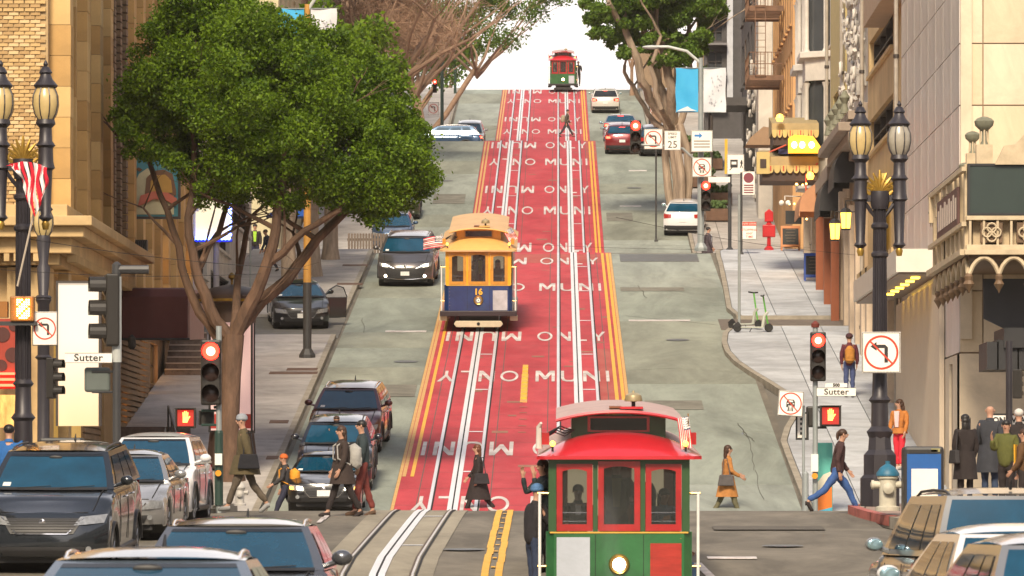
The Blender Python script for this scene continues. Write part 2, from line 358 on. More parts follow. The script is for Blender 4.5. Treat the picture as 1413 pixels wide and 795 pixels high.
# ------------------------------------------------------------------ pavements and kerbs, slab by slab
def pavement(pts_in, xw, y0, y1, side, nx, slab, mats, kerb=True, name='pavement', holes=()):
    """pts_in(Y) gives the kerb line; slabs run from the kerb to the wall"""
    o = bpy.data.objects.new(name, None); C.objects.link(o); o['kind'] = 'structure'
    y = y0; k = 0; n = 0
    while y < y1-.1:
        b = min(y+slab, y1); 
        for i in range(nx):
            q = []
            for (f, yy) in ((i/nx,y+.012),((i+1)/nx,y+.012),((i+1)/nx,b-.012),(i/nx,b-.012)):
                xk = pts_in(yy)+side*.17; xb0 = side*7.1 if abs(xw) < 13 else side*9.6; x = (xk if f == 0 else xb0+(xw-xb0)*(f*nx-1)/(nx-1) if nx > 1 else xw)+(side*.012 if f == i/nx else -side*.012); q.append((x,yy,zr(yy)+.15+random.uniform(-.002,.002)))
            m = M(); lo = [(a,c,d-.10) for a,c,d in q]; m.add(q+lo, [(0,1,2,3),(4,7,6,5),(0,4,5,1),(1,5,6,2),(2,6,7,3),(3,7,4,0)])
            m.out('paving_slab', mats[random.choice((0,0,1,2))], o, fix=True)
        if kerb:
            xa, xb = pts_in(y+.01), pts_in(b-.01); m = M()
            q = [(xa,y+.01,zr(y)+.155),(xa+side*.16,y+.01,zr(y)+.155),(xb+side*.16,b-.01,zr(b)+.155),(xb,b-.01,zr(b)+.155)]
            m.add(q+[(a,c,d-.22) for a,c,d in q], [(0,1,2,3),(4,7,6,5),(0,4,5,1),(1,5,6,2),(2,6,7,3),(3,7,4,0)])
            m.out('kerb_stone', kerbm, o)
        y = b
    m = M(); e = .035       # dark bed in the joints
    ys = ysteps(y0,y1); ys = sorted(set(ys+[y0+(y1-y0)*i/24 for i in range(25)]))
    m.add([(x,y,zr(y)+e+.06) for y in ys for x in (pts_in(y)+side*.1, xw)], [(2*i,2*i+1,2*i+3,2*i+2) for i in range(len(ys)-1)])
    m.out('joint_bed', jointm, o); return o
def lerp_pts(L):
    def f(y):
        if y <= L[0][0]: return L[0][1]
        for (a,b),(c,d) in zip(L, L[1:]):
            if y <= c: return b+(d-b)*(y-a)/(c-a)
        return L[-1][1]
    return f
# right side, block 1: corner bulb, then the driveway, then the upper stretch
kR = lerp_pts([(134,5.8),(150,5.75),(155,6.1),(158,6.5),(162,6.45),(166,6.0),(170,5.5),(174,5.1),(178,5.02),(182,5.15),(184,5.5)])
pavement(kR, 9.6, 134.2, 184.6, 1, 3, 3.2, walk)
pavement(lerp_pts([(188,5.9),(190,5.55),(200,5.7),(212,5.85),(217,5.85),(218.5,6.1)]), 9.8, 188.5, 218.8, 1, 3, 3.2, walk)
m = M(); strip(m, 5.2, 9.8, 184.6, 188.5, dz=.03, depth=.03); m.out('driveway', mat('driveway_concrete', (.15,.125,.105), .85, var=.2, bump=.2), kind='structure')
pavement(lambda y: 5.75, 9.8, 240.4, 308.8, 1, 2, 4, walkL); pavement(lambda y: 5.75, 9.8, 339, 440, 1, 2, 6, walkL)
for (ya_,x0_) in ((188.38,5.9),(184.62,5.55)):
    bk = M(); bk.box(x0_,9.7,ya_,ya_+.14,zr(ya_)-.05,zr(ya_)+.16); bk.out('kerb_edge', kerbm, kind='structure')
# left side
kL = lambda y: -6.95
pavement(kL, -11.5, 134.4, 181.5, -1, 2, 4.0, walkL); pavement(kL, -11.5, 189, 218.6, -1, 2, 4.0, walkL)
m = M(); strip(m, -11.5, -6.9, 181.5, 189, dz=.03, depth=.03); m.out('driveway', mat('driveway_asphalt', (.15,.145,.13), .85, var=.2, bump=.2), kind='structure')
pavement(kL, -11.5, 240.4, 308.8, -1, 2, 4, walkL); pavement(kL, -11.5, 339, 440, -1, 2, 6, walkL)
# near corners
pavement(lerp_pts([(108,-9.0),(110.2,-8.6),(111.2,-6.6),(114,-6.3),(114.6,-7)]), -16, 60, 114.3, -1, 4, 3.0, walkL)
roadw = M(); strip(roadw, -9.2, -7.004, -60, 114.4, dz=-.002); roadw.out('road', asph, kind='structure')
kN = lerp_pts([(98,6.6),(105,6.3),(109,5.75),(112,5.6),(114,6.1)])
pn = pavement(kN, 16, 84, 114.4, 1, 5, 2.4, [mat('near_slab', (.30,.22,.18), .85, var=.2, bump=.2)]*3)
m = M(); 
for y in (106.5,108.3,110.1,111.9): 
    xa, xb = kN(y), kN(y+1.75); m.add([(xa-.012,y,zr(y)-.02),(xb-.012,y+1.75,zr(y+1.75)-.02),(xb-.012,y+1.75,zr(y+1.75)+.162),(xa-.012,y,zr(y)+.162),(xa+.17,y,zr(y)+.162),(xb+.17,y+1.75,zr(y+1.75)+.162)], [(0,1,2,3),(3,2,5,4)])
m.out('red_kerb_paint', mat('red_kerb', (.42,.12,.10), .6, var=.3), pn)
# utility hatches and tree pits in the left pavement
for (px,py,w) in ((405,522,1.4),(417,517,.9),(490,372,.9),(483,398,.9),(385,590,.5),(376,640,.3)):
    Y = YG(py, 135, 217); X = (px-VX)/F*Y; m = M(); strip(m, X-w/2, X+w/2, Y-.35, Y+.35, dz=.165, depth=.02)
    m.out('tree_pit' if w > 1 else 'utility_cover', mat('rusty_cover', (.12,.07,.05), .8, var=.3), kind='structure')
# cracks and tar seams in the right lane
tar = mat('tar_seam', (.075,.07,.06), .8)
m = M()
def crack(p, w=.012):
    q = []
    for (px,py) in p: Y = YG(py,135,217) if py > 352 else YG(py,242,308); q.append(((px-VX)/F*Y, Y, zr(Y)+.024))
    for a,b in zip(q,q[1:]):
        n = 5; last = a
        for i in range(1,n+1):
            t = i/n; c = (a[0]+(b[0]-a[0])*t+random.uniform(-.04,.04), a[1]+(b[1]-a[1])*t, a[2]+(b[2]-a[2])*t)
            m.add([(last[0]-w/2,last[1]-w,last[2]),(last[0]+w/2,last[1]+w,last[2]),(c[0]+w/2,c[1]+w,c[2]),(c[0]-w/2,c[1]-w,c[2])], [(0,1,2,3)]); last = c
crack([(1022,590),(1036,615),(1042,650),(1052,690)]); crack([(1018,585),(1030,600),(1040,610)], .02); crack([(868,512),(930,509),(1010,514),(1060,517)], .018)
crack([(862,436),(900,440),(960,446),(990,449)], .03); crack([(880,395),(886,402),(892,412)], .02); crack([(540,462),(580,459),(600,457)], .015)
crack([(470,520),(520,517),(570,519)], .012); crack([(500,440),(503,460)], .012)
crack([(660,338),(760,337),(850,338),(960,340)], .02)
m.out('tar_seam', tar, road)

for (px,py,lo,hi) in ((935,470,136,217),(560,500,136,217),(905,610,136,217),(875,260,242,307),(615,250,242,307),(1080,755,88,113),(640,760,88,113)):
    Y = YG(py,lo,hi); X = (px-VX)/F*Y; m = M(); n = 20
    m.add([(X+.36*math.cos(2*math.pi*k/n), Y+.36*math.sin(2*math.pi*k/n), zr(Y+.36*math.sin(2*math.pi*k/n))+.027) for k in range(n)], [tuple(range(n))]); m.out('manhole_cover', pl, road)
# dark repair patches with square edges
for (px,py,w,l,lo,hi) in ((930,560,1.6,2.5,136,217),(545,540,1.2,3.5,136,217),(900,400,2.2,1.6,136,217),(880,640,.9,3,136,217),(620,275,1.5,5,242,307),(855,300,1.2,4,242,307),(1060,730,2.0,1.6,88,113)):
    Y = YG(py,lo,hi); X = (px-VX)/F*Y; m = M(); strip(m, X-w/2, X+w/2, Y-l/2, Y+l/2, dz=.0235); m.out('repair_patch', mat('repair_tar',(.20,.195,.165),.85,var=.2,scale=2,grime=.3,gscale=1.) if py < 700 else mat('dark_repair',(.10,.09,.075),.85,var=.2), road)
# ------------------------------------------------------------------ buildings
blackp = mat('black_plastic', (.02,.02,.022), .5); chrome = mat('chrome', (.8,.8,.82), .12, metal=1)
cream = mat('cream_stone', (.52,.36,.17), .8,grime=.22,gscale=.5, var=.16, scale=1.2, bump=.15); terra = [mat('terracotta_block', (.50,.31,.11), .75, var=.18, scale=1.5, bump=.2), mat('terracotta_block_dark', (.42,.25,.085), .75, var=.2, scale=1.5, bump=.2), mat('terracotta_block_light', (.56,.37,.15), .75, var=.14, scale=1.5, bump=.2)]
brickm = [mat('buff_brick', (.50,.33,.14), .85, var=.15, scale=3, bump=.3), mat('buff_brick_dark', (.38,.24,.10), .85, var=.2, scale=3, bump=.3), mat('buff_brick_light', (.58,.41,.21), .85, var=.15, scale=3, bump=.3)]
mortar = mat('mortar', (.40,.28,.14), .9); brownb = mat('brown_brick', (.17,.11,.06), .85, var=.3, scale=4, bump=.3)
panelw = [mat('stone_panel', (.62,.49,.33), .55,grime=.22,gscale=.5, var=.07, scale=.7), mat('stone_panel_pale', (.66,.54,.39), .55,grime=.22,gscale=.5, var=.07, scale=.7)]
panelg = [mat('grey_panel', (.66,.60,.56), .3,grime=.22,gscale=.5, var=.06, scale=.6), mat('grey_panel_pale', (.70,.63,.58), .3,grime=.22,gscale=.5, var=.06, scale=.6)]
beige = mat('beige_render', (.58,.42,.21), .8,grime=.22,gscale=.5, var=.08, scale=.8, bump=.1); whitew = mat('white_stucco', (.62,.58,.52), .75,grime=.22,gscale=.5, var=.1, scale=1.); orangeb = mat('orange_render', (.52,.29,.12), .8,grime=.22,gscale=.5, var=.12, scale=.8)
greyw = mat('pale_grey_render', (.46,.45,.43), .8,grime=.22,gscale=.5, var=.12, scale=.8); darkb = mat('dark_render', (.06,.055,.055), .7, var=.2); yellowr = mat('yellow_render', (.52,.42,.19), .8, var=.1); brownr = mat('brown_render', (.30,.19,.11), .8, var=.15)
winf = mat('window_frame_dark', (.05,.04,.035), .5); winw = mat('window_frame_white', (.6,.58,.53), .5)
paneb = mat('building_glass', (.05,.055,.06), .06, var=.3, scale=.5, spec=1.); panel_lit = mat('lit_window', (.6,.4,.15), .4, emit=(1,.50,.14), es=1.3)
def wm(side, X):            # local (u=Y, v=z, w=outwards) -> world
    s = 1 if side < 0 else -1
    return Matrix(((0,0,s,X),(1,0,0,0),(0,1,0,0),(0,0,0,1)))
def sm(Y): return Matrix(((1,0,0,0),(0,0,-1,Y),(0,1,0,0),(0,0,0,1)))
def facade(t, T, u0, u1, z0, z1, wmat, wins=(), fm=None, pmt=None, th=.32, back=5, mull=1, name='wall', sill=True):
    us = sorted(set([u0,u1]+[q for w in wins for q in (w[0],w[1])])); zs = sorted(set([z0,z1]+[q for w in wins for q in (w[2],w[3])]))
    m = M(); m.T = T; m.box(u0,u1,z0,z1,-back,-th)
    for a,b in zip(us,us[1:]):
        run = None
        for c,d in list(zip(zs,zs[1:]))+[(None,None)]:
            solid = c is not None and not any(w[0] <= (a+b)/2 <= w[1] and w[2] <= (c+d)/2 <= w[3] for w in wins)
            if solid: run = (run[0],d) if run else (c,d)
            elif run: m.box(a,b,run[0],run[1],-th-.01,0); run = None
    m.out(name, wmat, t)
    for (a,b,c,d,*lit) in wins:
        f = M(); f.T = T; e = .07; f.box(a,a+e,c,d,-th+.02,-.14); f.box(b-e,b,c,d,-th+.02,-.14); f.box(a+e,b-e,d-e,d,-th+.02,-.14); f.box(a+e,b-e,c,c+e,-th+.02,-.14)
        for k in range(mull): x = a+(b-a)*(k+1)/(mull+1); f.box(x-.03,x+.03,c+e,d-e,-th+.02,-.16)
        f.box(a+e,b-e,(c+d)/2-.025,(c+d)/2+.025,-th+.02,-.15)
        fo = f.out('window', fm or winf, t); p = M(); p.T = T; p.box(a+.03,b-.03,c+.03,d-.03,-th+.025,-th+.06); p.out('pane', panel_lit if lit else (pmt or paneb), fo)
        if sill: q = M(); q.T = T; q.box(a-.08,b+.08,c-.10,c,-.1,.10); q.out('sill', wmat, fo)
def bx(t, name, mt, x0,x1,y0,y1,z0,z1, bevel=0): return M().box(x0,x1,y0,y1,z0,z1).out(name, mt, t, bevel=bevel)
# --- A: buff brick corner building on the left
A = thing('corner_building', 'buff brick and terracotta corner building with pilasters at the far left', 'building', (0,0,0))
WX = -11.5
bx(A,'wall',mortar,-40,WX-.42,131.4,145,-.3,22)
s_ = M(); me_b = [M().box(-.108,.108,-.03,.05,-.035,.035).mesh('brick', b) for b in brickm]
cnt = 0; joined = [M(),M()]
for r_ in range(170):                    # running bond on the south face
    z = 6.95+r_*.088
    for c_ in range(9):
        x = WX-.12-.245*c_-(.12 if r_%2 else 0)-.10
        if x < -13.3: continue
        if c_ < 6 and cnt < 298 and z < 12: place(random.choice(me_b),'brick',A,(x,131.36,z)); cnt += 1
        else: joined[r_%2].box(x-.11,x+.11,131.30,131.42,z-.036,z+.036)
for j,mt in zip(joined,brickm): j.out('brick', mt, A, kind='stuff')
bx(A,'brick_bed',mortar,-40,WX-.06,131.375,131.7,6.9,22)
# pilasters of terracotta blocks and the recessed window bays between, street side
facade(A, wm(-1,WX-.10), 131.4, 145, 6.9, 22, cream, [(a,b,z,z+2.0) for (a,b) in ((133.3,135.8),(137.9,139.8),(141.9,143.2)) for z in (7.3,10.4,13.5,16.6)], back=.5, mull=1)
blk = [M().box(-.2,.42,-.42,.42,-.345,.345).mesh('terracotta_block', b) for b in terra]
for yc in (132.2,136.85,140.8,144.1):
    for k in range(20): place(random.choice(blk),'terracotta_block',A,(WX+random.uniform(-.008,.008),yc,7.2+k*.70))
bl2 = [M().box(-.14,.26,-.17,.17,-.345,.345).mesh('terracotta_block', b) for b in terra]
for yc in (134.0,135.3,138.5,139.4,142.4,143.1):
    for k in range(14): place(random.choice(bl2),'terracotta_block',A,(WX,yc,7.2+k*.70))
m = M()
for (d,z0,z1) in ((.25,5.55,5.8),(.55,5.8,6.15),(.85,6.15,6.4),(1.05,6.4,6.62),(.45,6.62,6.9)):
    m.box(WX-30,WX+d,131-d,150.2,z0,z1)
m.out('cornice', cream, A, bevel=.02)
m = M()
for k in range(60): m.box(WX-.3-k*.22,WX-.18-k*.22,130.35,130.6,5.62,5.79)
for k in range(60): m.box(WX+.4,WX+.62,131+k*.32,131.16+k*.32,5.62,5.79)
m.out('dentil', cream, A)
facade(A, sm(131.3), -30, WX-.02, -.3, 5.5, cream, [(-14.4,-12.2,.5,2.6,1)], back=.5)
bx(A,'corner_pier',cream,WX-.95,WX,131.0,132.2,-.3,5.5); bx(A,'corner_pier',cream,WX-.02,WX+.22,133.6,134.4,-.3,5.5)
bx(A,'shopfront',mat('shop_yellow',(.55,.33,.08),.6,emit=(1,.6,.15),es=.25),WX-.4,WX-.02,134.4,140,0,4.6)
facade(A, wm(-1,WX), 140.2, 149.9, -.3, 5.5, mat('tan_siding',(.27,.18,.10),.8,grime=.22,gscale=.5,var=.12), [], back=.5)
m = M()
for k in range(32): m.box(WX-.01,WX+.05,140.3,162.5,.2+k*.155,.2+k*.155+.11)
m.out('siding_board', mat('tan_siding',(0,0,0)), A, kind='stuff')
# red panel with dark dots and a neon strip at the left edge
rs = thing('shop_sign', 'red shop panel with dark round dots over a glowing red strip at the far left', 'shop sign', (0,0,0))
c0_ = W(-20,440,130); c1_ = W(27,537,130)
bx(rs,'panel',mat('sign_red',(.32,.035,.015),.5,var=.15),c0_.x,c1_.x,129.9,130.1,c1_.z,c0_.z)
for (px,py,r) in ((4,462,.17),(18,490,.17),(2,505,.14),(20,450,.12)): 
    q = W(px,py,130); M().lathe([(r,-.02),(r,0)],18,(q.x,129.9,q.z),'Y').out('dot',mat('sign_dot',(.07,.015,.01),.5),rs)
neon = mat('red_neon',(.8,.05,.03),.4,emit=(1,.07,.03),es=5)
for py in (516,524,532): q = W(0,py,130); M().tube([(c0_.x,129.85,q.z),(c1_.x+.05,129.85,q.z)],.028,6).out('neon_tube',neon,rs)
bx(rs,'window',mat('striped_glow',(.5,.3,.1),.5,var=.9,scale=2.,stretch=(3,1,1),emit=(1,.45,.08),es=.35),c0_.x,W(22,0,130).x,129.95,130.1,W(0,590,130).z,W(0,545,130).z)
# bright white projecting sign at the corner
sg = thing('lit_sign_panel', 'tall white rectangular sign glowing yellow towards its base at the left corner', 'sign', (0,0,0))
a_, b_ = W(78,388,131), W(140,588,131)
gm = bpy.data.materials.new('sign_glow'); gm.use_nodes = True; n_ = gm.node_tree; p_ = n_.nodes['Principled BSDF']; tc = n_.nodes.new('ShaderNodeTexCoord'); sp = n_.nodes.new('ShaderNodeSeparateXYZ'); mr_ = n_.nodes.new('ShaderNodeMapRange'); rp = n_.nodes.new('ShaderNodeValToRGB')
n_.links.new(tc.outputs['Object'], sp.inputs[0]); n_.links.new(sp.outputs[2], mr_.inputs[0]); mr_.inputs[1].default_value = b_.z; mr_.inputs[2].default_value = a_.z; n_.links.new(mr_.outputs[0], rp.inputs[0])
rp.color_ramp.elements[0].color = (1,.50,.10,1); rp.color_ramp.elements[1].color = (.95,.80,.62,1); rp.color_ramp.elements[1].position = .6
p_.inputs['Base Color'].default_value = (.5,.45,.38,1); n_.links.new(rp.outputs[0], p_.inputs['Emission Color']); p_.inputs['Emission Strength'].default_value = .38
bx(sg,'panel',gm,a_.x+.04,b_.x-.04,130.85,131.1,b_.z,a_.z-.04)
m = M().box(a_.x,a_.x+.05,130.8,131.12,b_.z,a_.z); m.box(b_.x-.05,b_.x,130.8,131.12,b_.z,a_.z); m.box(a_.x+.05,b_.x-.05,130.8,131.12,a_.z-.05,a_.z); m.out('sign_frame',winf,sg)
# --- B: dark brick pier then second buff building
B_ = thing('brick_building', 'narrow dark brown brick building next to the buff corner building', 'building', (0,0,0))
bx(B_,'wall',mortar,-30,WX+.12,145.3,151,-.3,22)
m = M()
for k in range(150):
    z = 6.9+k*.10; m.box(WX+.11,WX+.17+.03*(k%3==0),145.3,150.9,z,z+.07)
    for j in range(4): m.box(WX-.9+j*.26+(.12 if k%2 else 0),WX-.68+j*.26+(.12 if k%2 else 0)-.01,145.22,145.32,z,z+.075)
m.out('brick', brownb, B_, kind='stuff')
m = M(); 
for yc in (146.2,148.2,150.2):
    for k in range(75): m.box(WX+.1,WX+.34,yc-.3,yc+.3,6.9+k*.2,6.9+k*.2+.16)
m.out('brick_pier', brownb, B_, kind='stuff')
C_ = thing('terracotta_building', 'tall yellow terracotta building with slim pilasters behind the ficus crown', 'building', (0,0,0))
facade(C_, wm(-1,WX), 151.2, 176, 5, 24, cream, [(152.6+k*3.4,154.6+k*3.4,z,z+2.1) for k in range(7) for z in (6.5,9.7,12.9,16.1)], back=12)
for k in range(8):
    yc = 152.0+k*3.35
    for j in range(20): place(random.choice(blk),'terracotta_block',C_,(WX,yc,5.4+j*.70))
facade(C_, wm(-1,WX-.1), 151.2, 176, -.3, 5, brownr, [(153,156,.9,3.2,1),(160,163,3.2,4.8,1),(165,168,3.6,4.8,1)], back=6)
facade(C_, wm(-1,WX+.03), 160.5, 176, 5.02, 8.2, brownr, [(162,166,5.3,7.6,1),(168,171,5.5,7.8,1),(172.3,175,5.8,8.0,1)], back=.3)
D_ = thing('striped_building', 'white building with long dark slanting-looking window bands above the left pavement', 'building', (0,0,0))
facade(D_, wm(-1,WX+.0), 176.2, 217.5, 3.5, 26, whitew, [(178,190,z,z+1.0) for z in (7.6,9.6,12,14.4)]+[(192,203,z,z+1.1) for z in (6.9,8.9,11,13.4,16)]+[(205,216,z,z+1.2) for z in (10.2,12.6,15,17.5)], back=12, mull=3)
bx(D_,'south_wall',whitew,-24,WX,176.1,176.6,3.5,26)
# maroon awning
aw = thing('box_awning', 'long maroon box awning over the left pavement by the traffic pole', 'awning', (0,0,0)); mar = mat('maroon_canvas', (.095,.022,.022), .7, var=.12)
x0_, x1_ = W(168,0,148).x, W(262,0,148).x; zt_, zb_ = W(0,396,148).z, W(0,468,148).z
pr = [(148,zb_),(148,zt_-.25),(148.15,zt_-.05),(148.5,zt_),(154,zt_+.1),(154,zb_+.2)]
M().prism(pr, x1_-x0_-.06, 'X', x0_).out('canvas', mar, aw, bevel=.02)
M().prism([(y+.02 if y < 149 else y,z-.02) for y,z in pr], .05, 'X', x1_-.055).out('end_panel', mat('pink_grey_canvas',(.35,.22,.20),.6), aw)
M().tube([(x0_,147.97,zb_),(x1_,147.97,zb_)],.03,6).out('lower_bar',blackp,aw)
q = W(182,478,147.5); ln = M().lathe([(.02,.30),(.10,.22),(.11,.0),(.05,-.08)],8,tuple(q)); ln.out('hanging_lantern',blackp,aw)
# steps and handrails of the left pavement
st_ = thing('entrance_steps', 'dark flight of entrance steps at the foot of the left building wall', 'steps', (0,0,0))
Yq = YG(525,140,217)
for k in range(7): bx(st_,'step',mat('step_stone',(.13,.095,.08),.8,var=.35,scale=8),WX+.1,-10.35,Yq+k*.45,Yq+(k+1)*.45+.02,zr(Yq)+.1,zr(Yq)+.15+(k+1)*.19); bx(st_,'step_nosing',mat('nosing',(.34,.28,.24),.7),WX+.1,-10.35,Yq+k*.45-.03,Yq+k*.45-.003,zr(Yq)+.11+(k+1)*.19,zr(Yq)+.15+(k+1)*.19)
hr_ = thing('handrail', 'dark metal handrail beside the left pavement ramp', 'handrail', (0,0,0))
for i in range(4): 
    q = W(232+i*5,575+i*6,150-i*3); M().tube([(q.x,q.y,zr(q.y)+.1),(q.x,q.y,zr(q.y)+1.05)],.025,6).out('post',blackp,hr_)
q0,q1 = W(232,575,150),W(247,593,141); M().tube([(q0.x,150,zr(150)+1.05),(q1.x,141,zr(141)+1.05)],.03,6).out('rail',blackp,hr_)
bx(thing('dark_bench_wall','low dark wall across the foot of the left ramp','low wall'),'wall',mat('step_stone',(0,0,0)),W(165,0,150.8).x,W(262,0,150.8).x,150.8,151.1,zr(150.8)+.1,W(0,589,150.8).z)
# marquee with blue bulbs
mq = thing('theatre_marquee', 'lit cream marquee board edged with blue bulbs behind the ficus trunk', 'marquee', (0,0,0)); MY = 184
a_, b_ = W(226,276,MY), W(316,330,MY)
bx(mq,'board',mat('marquee_cream',(.6,.55,.4),.5,emit=(1,.86,.55),es=.55,var=.05),a_.x,b_.x,MY,MY+.5,b_.z,a_.z)
bm_ = M(); n_b = 20
for i in range(n_b): bm_.blob((a_.x+(b_.x-a_.x)*i/(n_b-1),MY-.06,b_.z+.02),.055,8,6)
for i in range(1,9): bm_.blob((b_.x+.04,MY-.06,b_.z+(a_.z-b_.z)*i/9),.055,8,6)
bm_.out('bulbs',mat('blue_bulb',(.2,.3,1),.3,emit=(.12,.22,1),es=9),mq,kind='stuff')
bx(mq,'bulb_rail',mat('blue_rail',(.03,.05,.4),.4),a_.x-.08,b_.x+.1,MY-.02,MY+.3,b_.z-.09,b_.z-.0)
M().tube([(W(298,0,MY).x,MY+.2,b_.z),(W(298,0,MY).x,MY+.2,zr(MY))],.10,10).out('support_post',mat('grey_post',(.35,.33,.33),.6),mq)
# globe lanterns
for i,(px,py) in enumerate(((235,372),(242,385),(253,378),(258,396),(222,398),(246,362))):
    q = W(px,py,172); l = M().blob(tuple(q),.14 if i != 4 else .10,10,8).out('globe_lantern',mat('globe_glow',(1,.6,.1),.3,emit=(1,.50,.06),es=3.2),smooth=True)
    tag(l,['top globe lantern of the yellow cluster', 'second globe lantern from the top of the cluster', 'right-hand globe lantern of the cluster', 'lowest globe lantern of the cluster', 'small lone globe lantern left of the cluster', 'middle globe lantern of the cluster'][i]+' below the cream marquee','lantern','yellow lanterns below the marquee')
# picture sign
ps = thing('hanging_picture_sign', 'square blue picture sign with a pale cloud and pink ribbon projecting from the yellow building', 'hanging sign', (0,0,0)); a_, b_ = W(179,219,153), W(246,299,153)
bx(ps,'board',mat('sign_teal',(.03,.20,.26),.5,col2=(.10,.28,.30),scale=1.),a_.x,b_.x,152.95,153.1,b_.z,a_.z)
def blobp(t,name,mt,pts,Y,th=.02): return M().prism([(W(px,0,Y).x,W(0,py,Y).z) for px,py in pts],-th,'Y',Y).out(name,mt,t)
blobp(ps,'cloud',mat('sign_cloud',(.50,.46,.28),.6),[(181,262),(192,240),(204,232),(212,244),(222,236),(232,240),(240,260),(240,296),(182,296)],152.94)
blobp(ps,'arch',mat('sign_brown',(.16,.08,.04),.6),[(200,268),(202,246),(212,236),(226,234),(238,240),(243,262),(243,270)],152.915)
blobp(ps,'arch_window',mat('sign_ochre',(.42,.24,.05),.6),[(207,266),(208,250),(216,242),(228,241),(236,248),(238,266)],152.89)
blobp(ps,'ribbon',mat('sign_pink',(.48,.13,.08),.6),[(190,285),(194,270),(212,264),(232,266),(244,274),(243,284),(228,276),(212,275),(200,281)],152.865)
blobp(ps,'small_mark',mat('sign_brown',(0,0,0)),[(187,234),(191,231),(197,234),(193,237)],152.93)
m = M(); 
for (x0,x1,z0,z1) in ((a_.x-.06,a_.x,b_.z-.06,a_.z+.06),(b_.x,b_.x+.06,b_.z-.06,a_.z+.06),(a_.x,b_.x,a_.z,a_.z+.06),(a_.x,b_.x,b_.z-.06,b_.z)): m.box(x0,x1,152.9,153.15,z0,z1)
m.tube([(WX,153,a_.z+.03),(a_.x,153,a_.z+.03)],.03,6); m.tube([(WX,153,b_.z-.03),(a_.x,153,b_.z-.03)],.03,6); m.out('frame',winf,ps)
bxl = thing('vent_box','dark slatted metal box on a bracket under the picture sign','vent box'); a_, b_ = W(179,333,152), W(203,363,152)
for k in range(9): bx(bxl,'slat',blackp,a_.x+(b_.x-a_.x)*k/9,a_.x+(b_.x-a_.x)*(k+.7)/9,151.9,152.3,b_.z,a_.z)
bx(bxl,'case',winf,a_.x,b_.x,152,152.4,b_.z+.02,a_.z+.04)
# small arcs of buildings behind: block 2 and 3, left
def simple_building(name, label, side, X, y0, y1, ztop, wmat, ww, wh, fm=None, z0=None, pitch=3.3, cornice=True, lit=0, bay=None):
    t = thing(name, label, 'building', (0,0,0)); zb = zr(y0); z0 = z0 if z0 is not None else zr(y1)+4.2; wins = []; z = z0; n = max(1,int((y1-y0-1)/(ww*1.7))); p = (y1-y0)/n
    while z+wh < ztop-1:
        for k in range(n):
            a = y0+p*(k+.5)-ww/2; wins.append((a,a+ww,z,z+wh)+((1,) if random.random() < lit else ()))
        z += pitch
    facade(t, wm(side,X), y0, y1, zb-.3, ztop, wmat, wins, fm, back=14)
    s = -side
    if cornice:
        m = M(); 
        for d,c in ((.2,.0),(.45,.25),(.7,.5)): xx = sorted((X-s*1,X+s*d)); m.box(xx[0],xx[1],y0-.1,y1+.1,ztop-.9+c,ztop-.9+c+.25)
        m.out('cornice', wmat, t)
    return t
simple_building('apartment_building','cream building with tall pale window frames above the crown of the ficus',-1,-11.6,240.5,262,34,mat('pale_yellow_render',(.50,.44,.27),.8,var=.1),2.2,2.0,winw)
simple_building('apartment_building','brown building with ribbed windows right of the cream one at top left',-1,-11.6,262.2,284,33,brownr,2.0,2.1)
simple_building('apartment_building','grey building behind the bare brown tree',-1,-11.6,284.2,308,34,greyw,1.6,1.9,winw)
simple_building('apartment_building','tan building in the third block on the left',-1,-11.8,340,372,44,mat('tan_render',(.35,.26,.17),.8,var=.12),1.6,2.0)
simple_building('apartment_building','low pale building by the crest on the left',-1,-12.5,372.5,408,38,greyw,1.6,2.0)
# --- right side
def curl(m, x, y, z, s=1.):
    a0 = random.uniform(0,6.28); r = random.uniform(.16,.32)*s; m.tube([(x-.04*k*.2, y+r*(1-k*.09)*math.cos(a0+k*.62), z+r*(1-k*.09)*math.sin(a0+k*.62)) for k in range(8)], [.075*s*(1-k*.08) for k in range(8)], 5)
RX = 9.35
R1 = thing('corner_building', 'pale stone corner building with large flat panels at the upper right', 'building', (0,0,0))
bx(R1,'wall',mat('panel_joint',(.30,.22,.15),.8),RX+.06,30,135.06,158,-.3,24)
pf = lambda w,h,mt: M().box(0,w-.03,0,.06,0,h-.03).mesh('stone_panel',mt)
for r_ in range(13):
    z = 3.7+r_*1.44; xs = [RX+.02,RX+.56,RX+2.2,RX+4.4,RX+6.6]
    for i in range(4): place(pf(xs[i+1]-xs[i],1.44,panelw[(r_+i)%2]),'stone_panel',R1,(xs[i],135,z))
    for i in range(8):
        mm = M().box(-.06,.0,0,2.80,0,1.41).mesh('grey_panel',panelg[(r_+i)%2]); place(mm,'grey_panel',R1,(RX+.06,135.08+i*2.86,z))
M().box(RX+.02,RX+.28,134.9,135.02,4,22.5).out('corner_strip',panelw[1],R1)
facade(R1, sm(135.0), RX, 22, -.3, 3.66, panelw[1], [(12.6,14.4,.6,2.9)], back=.8)
facade(R1, wm(1,RX), 135.05, 158, -.3, 3.66, mat('cream_wall',(.66,.56,.42),.6,grime=.22,gscale=.5,var=.05), [(137.4,138.6,.35,3.5)], winw, back=.8, mull=1)
M().box(RX-.14,RX-.02,140,158,-.2,5.6).out('recess_pier',mat('cream_reveal',(.60,.50,.38),.7,var=.06),R1)
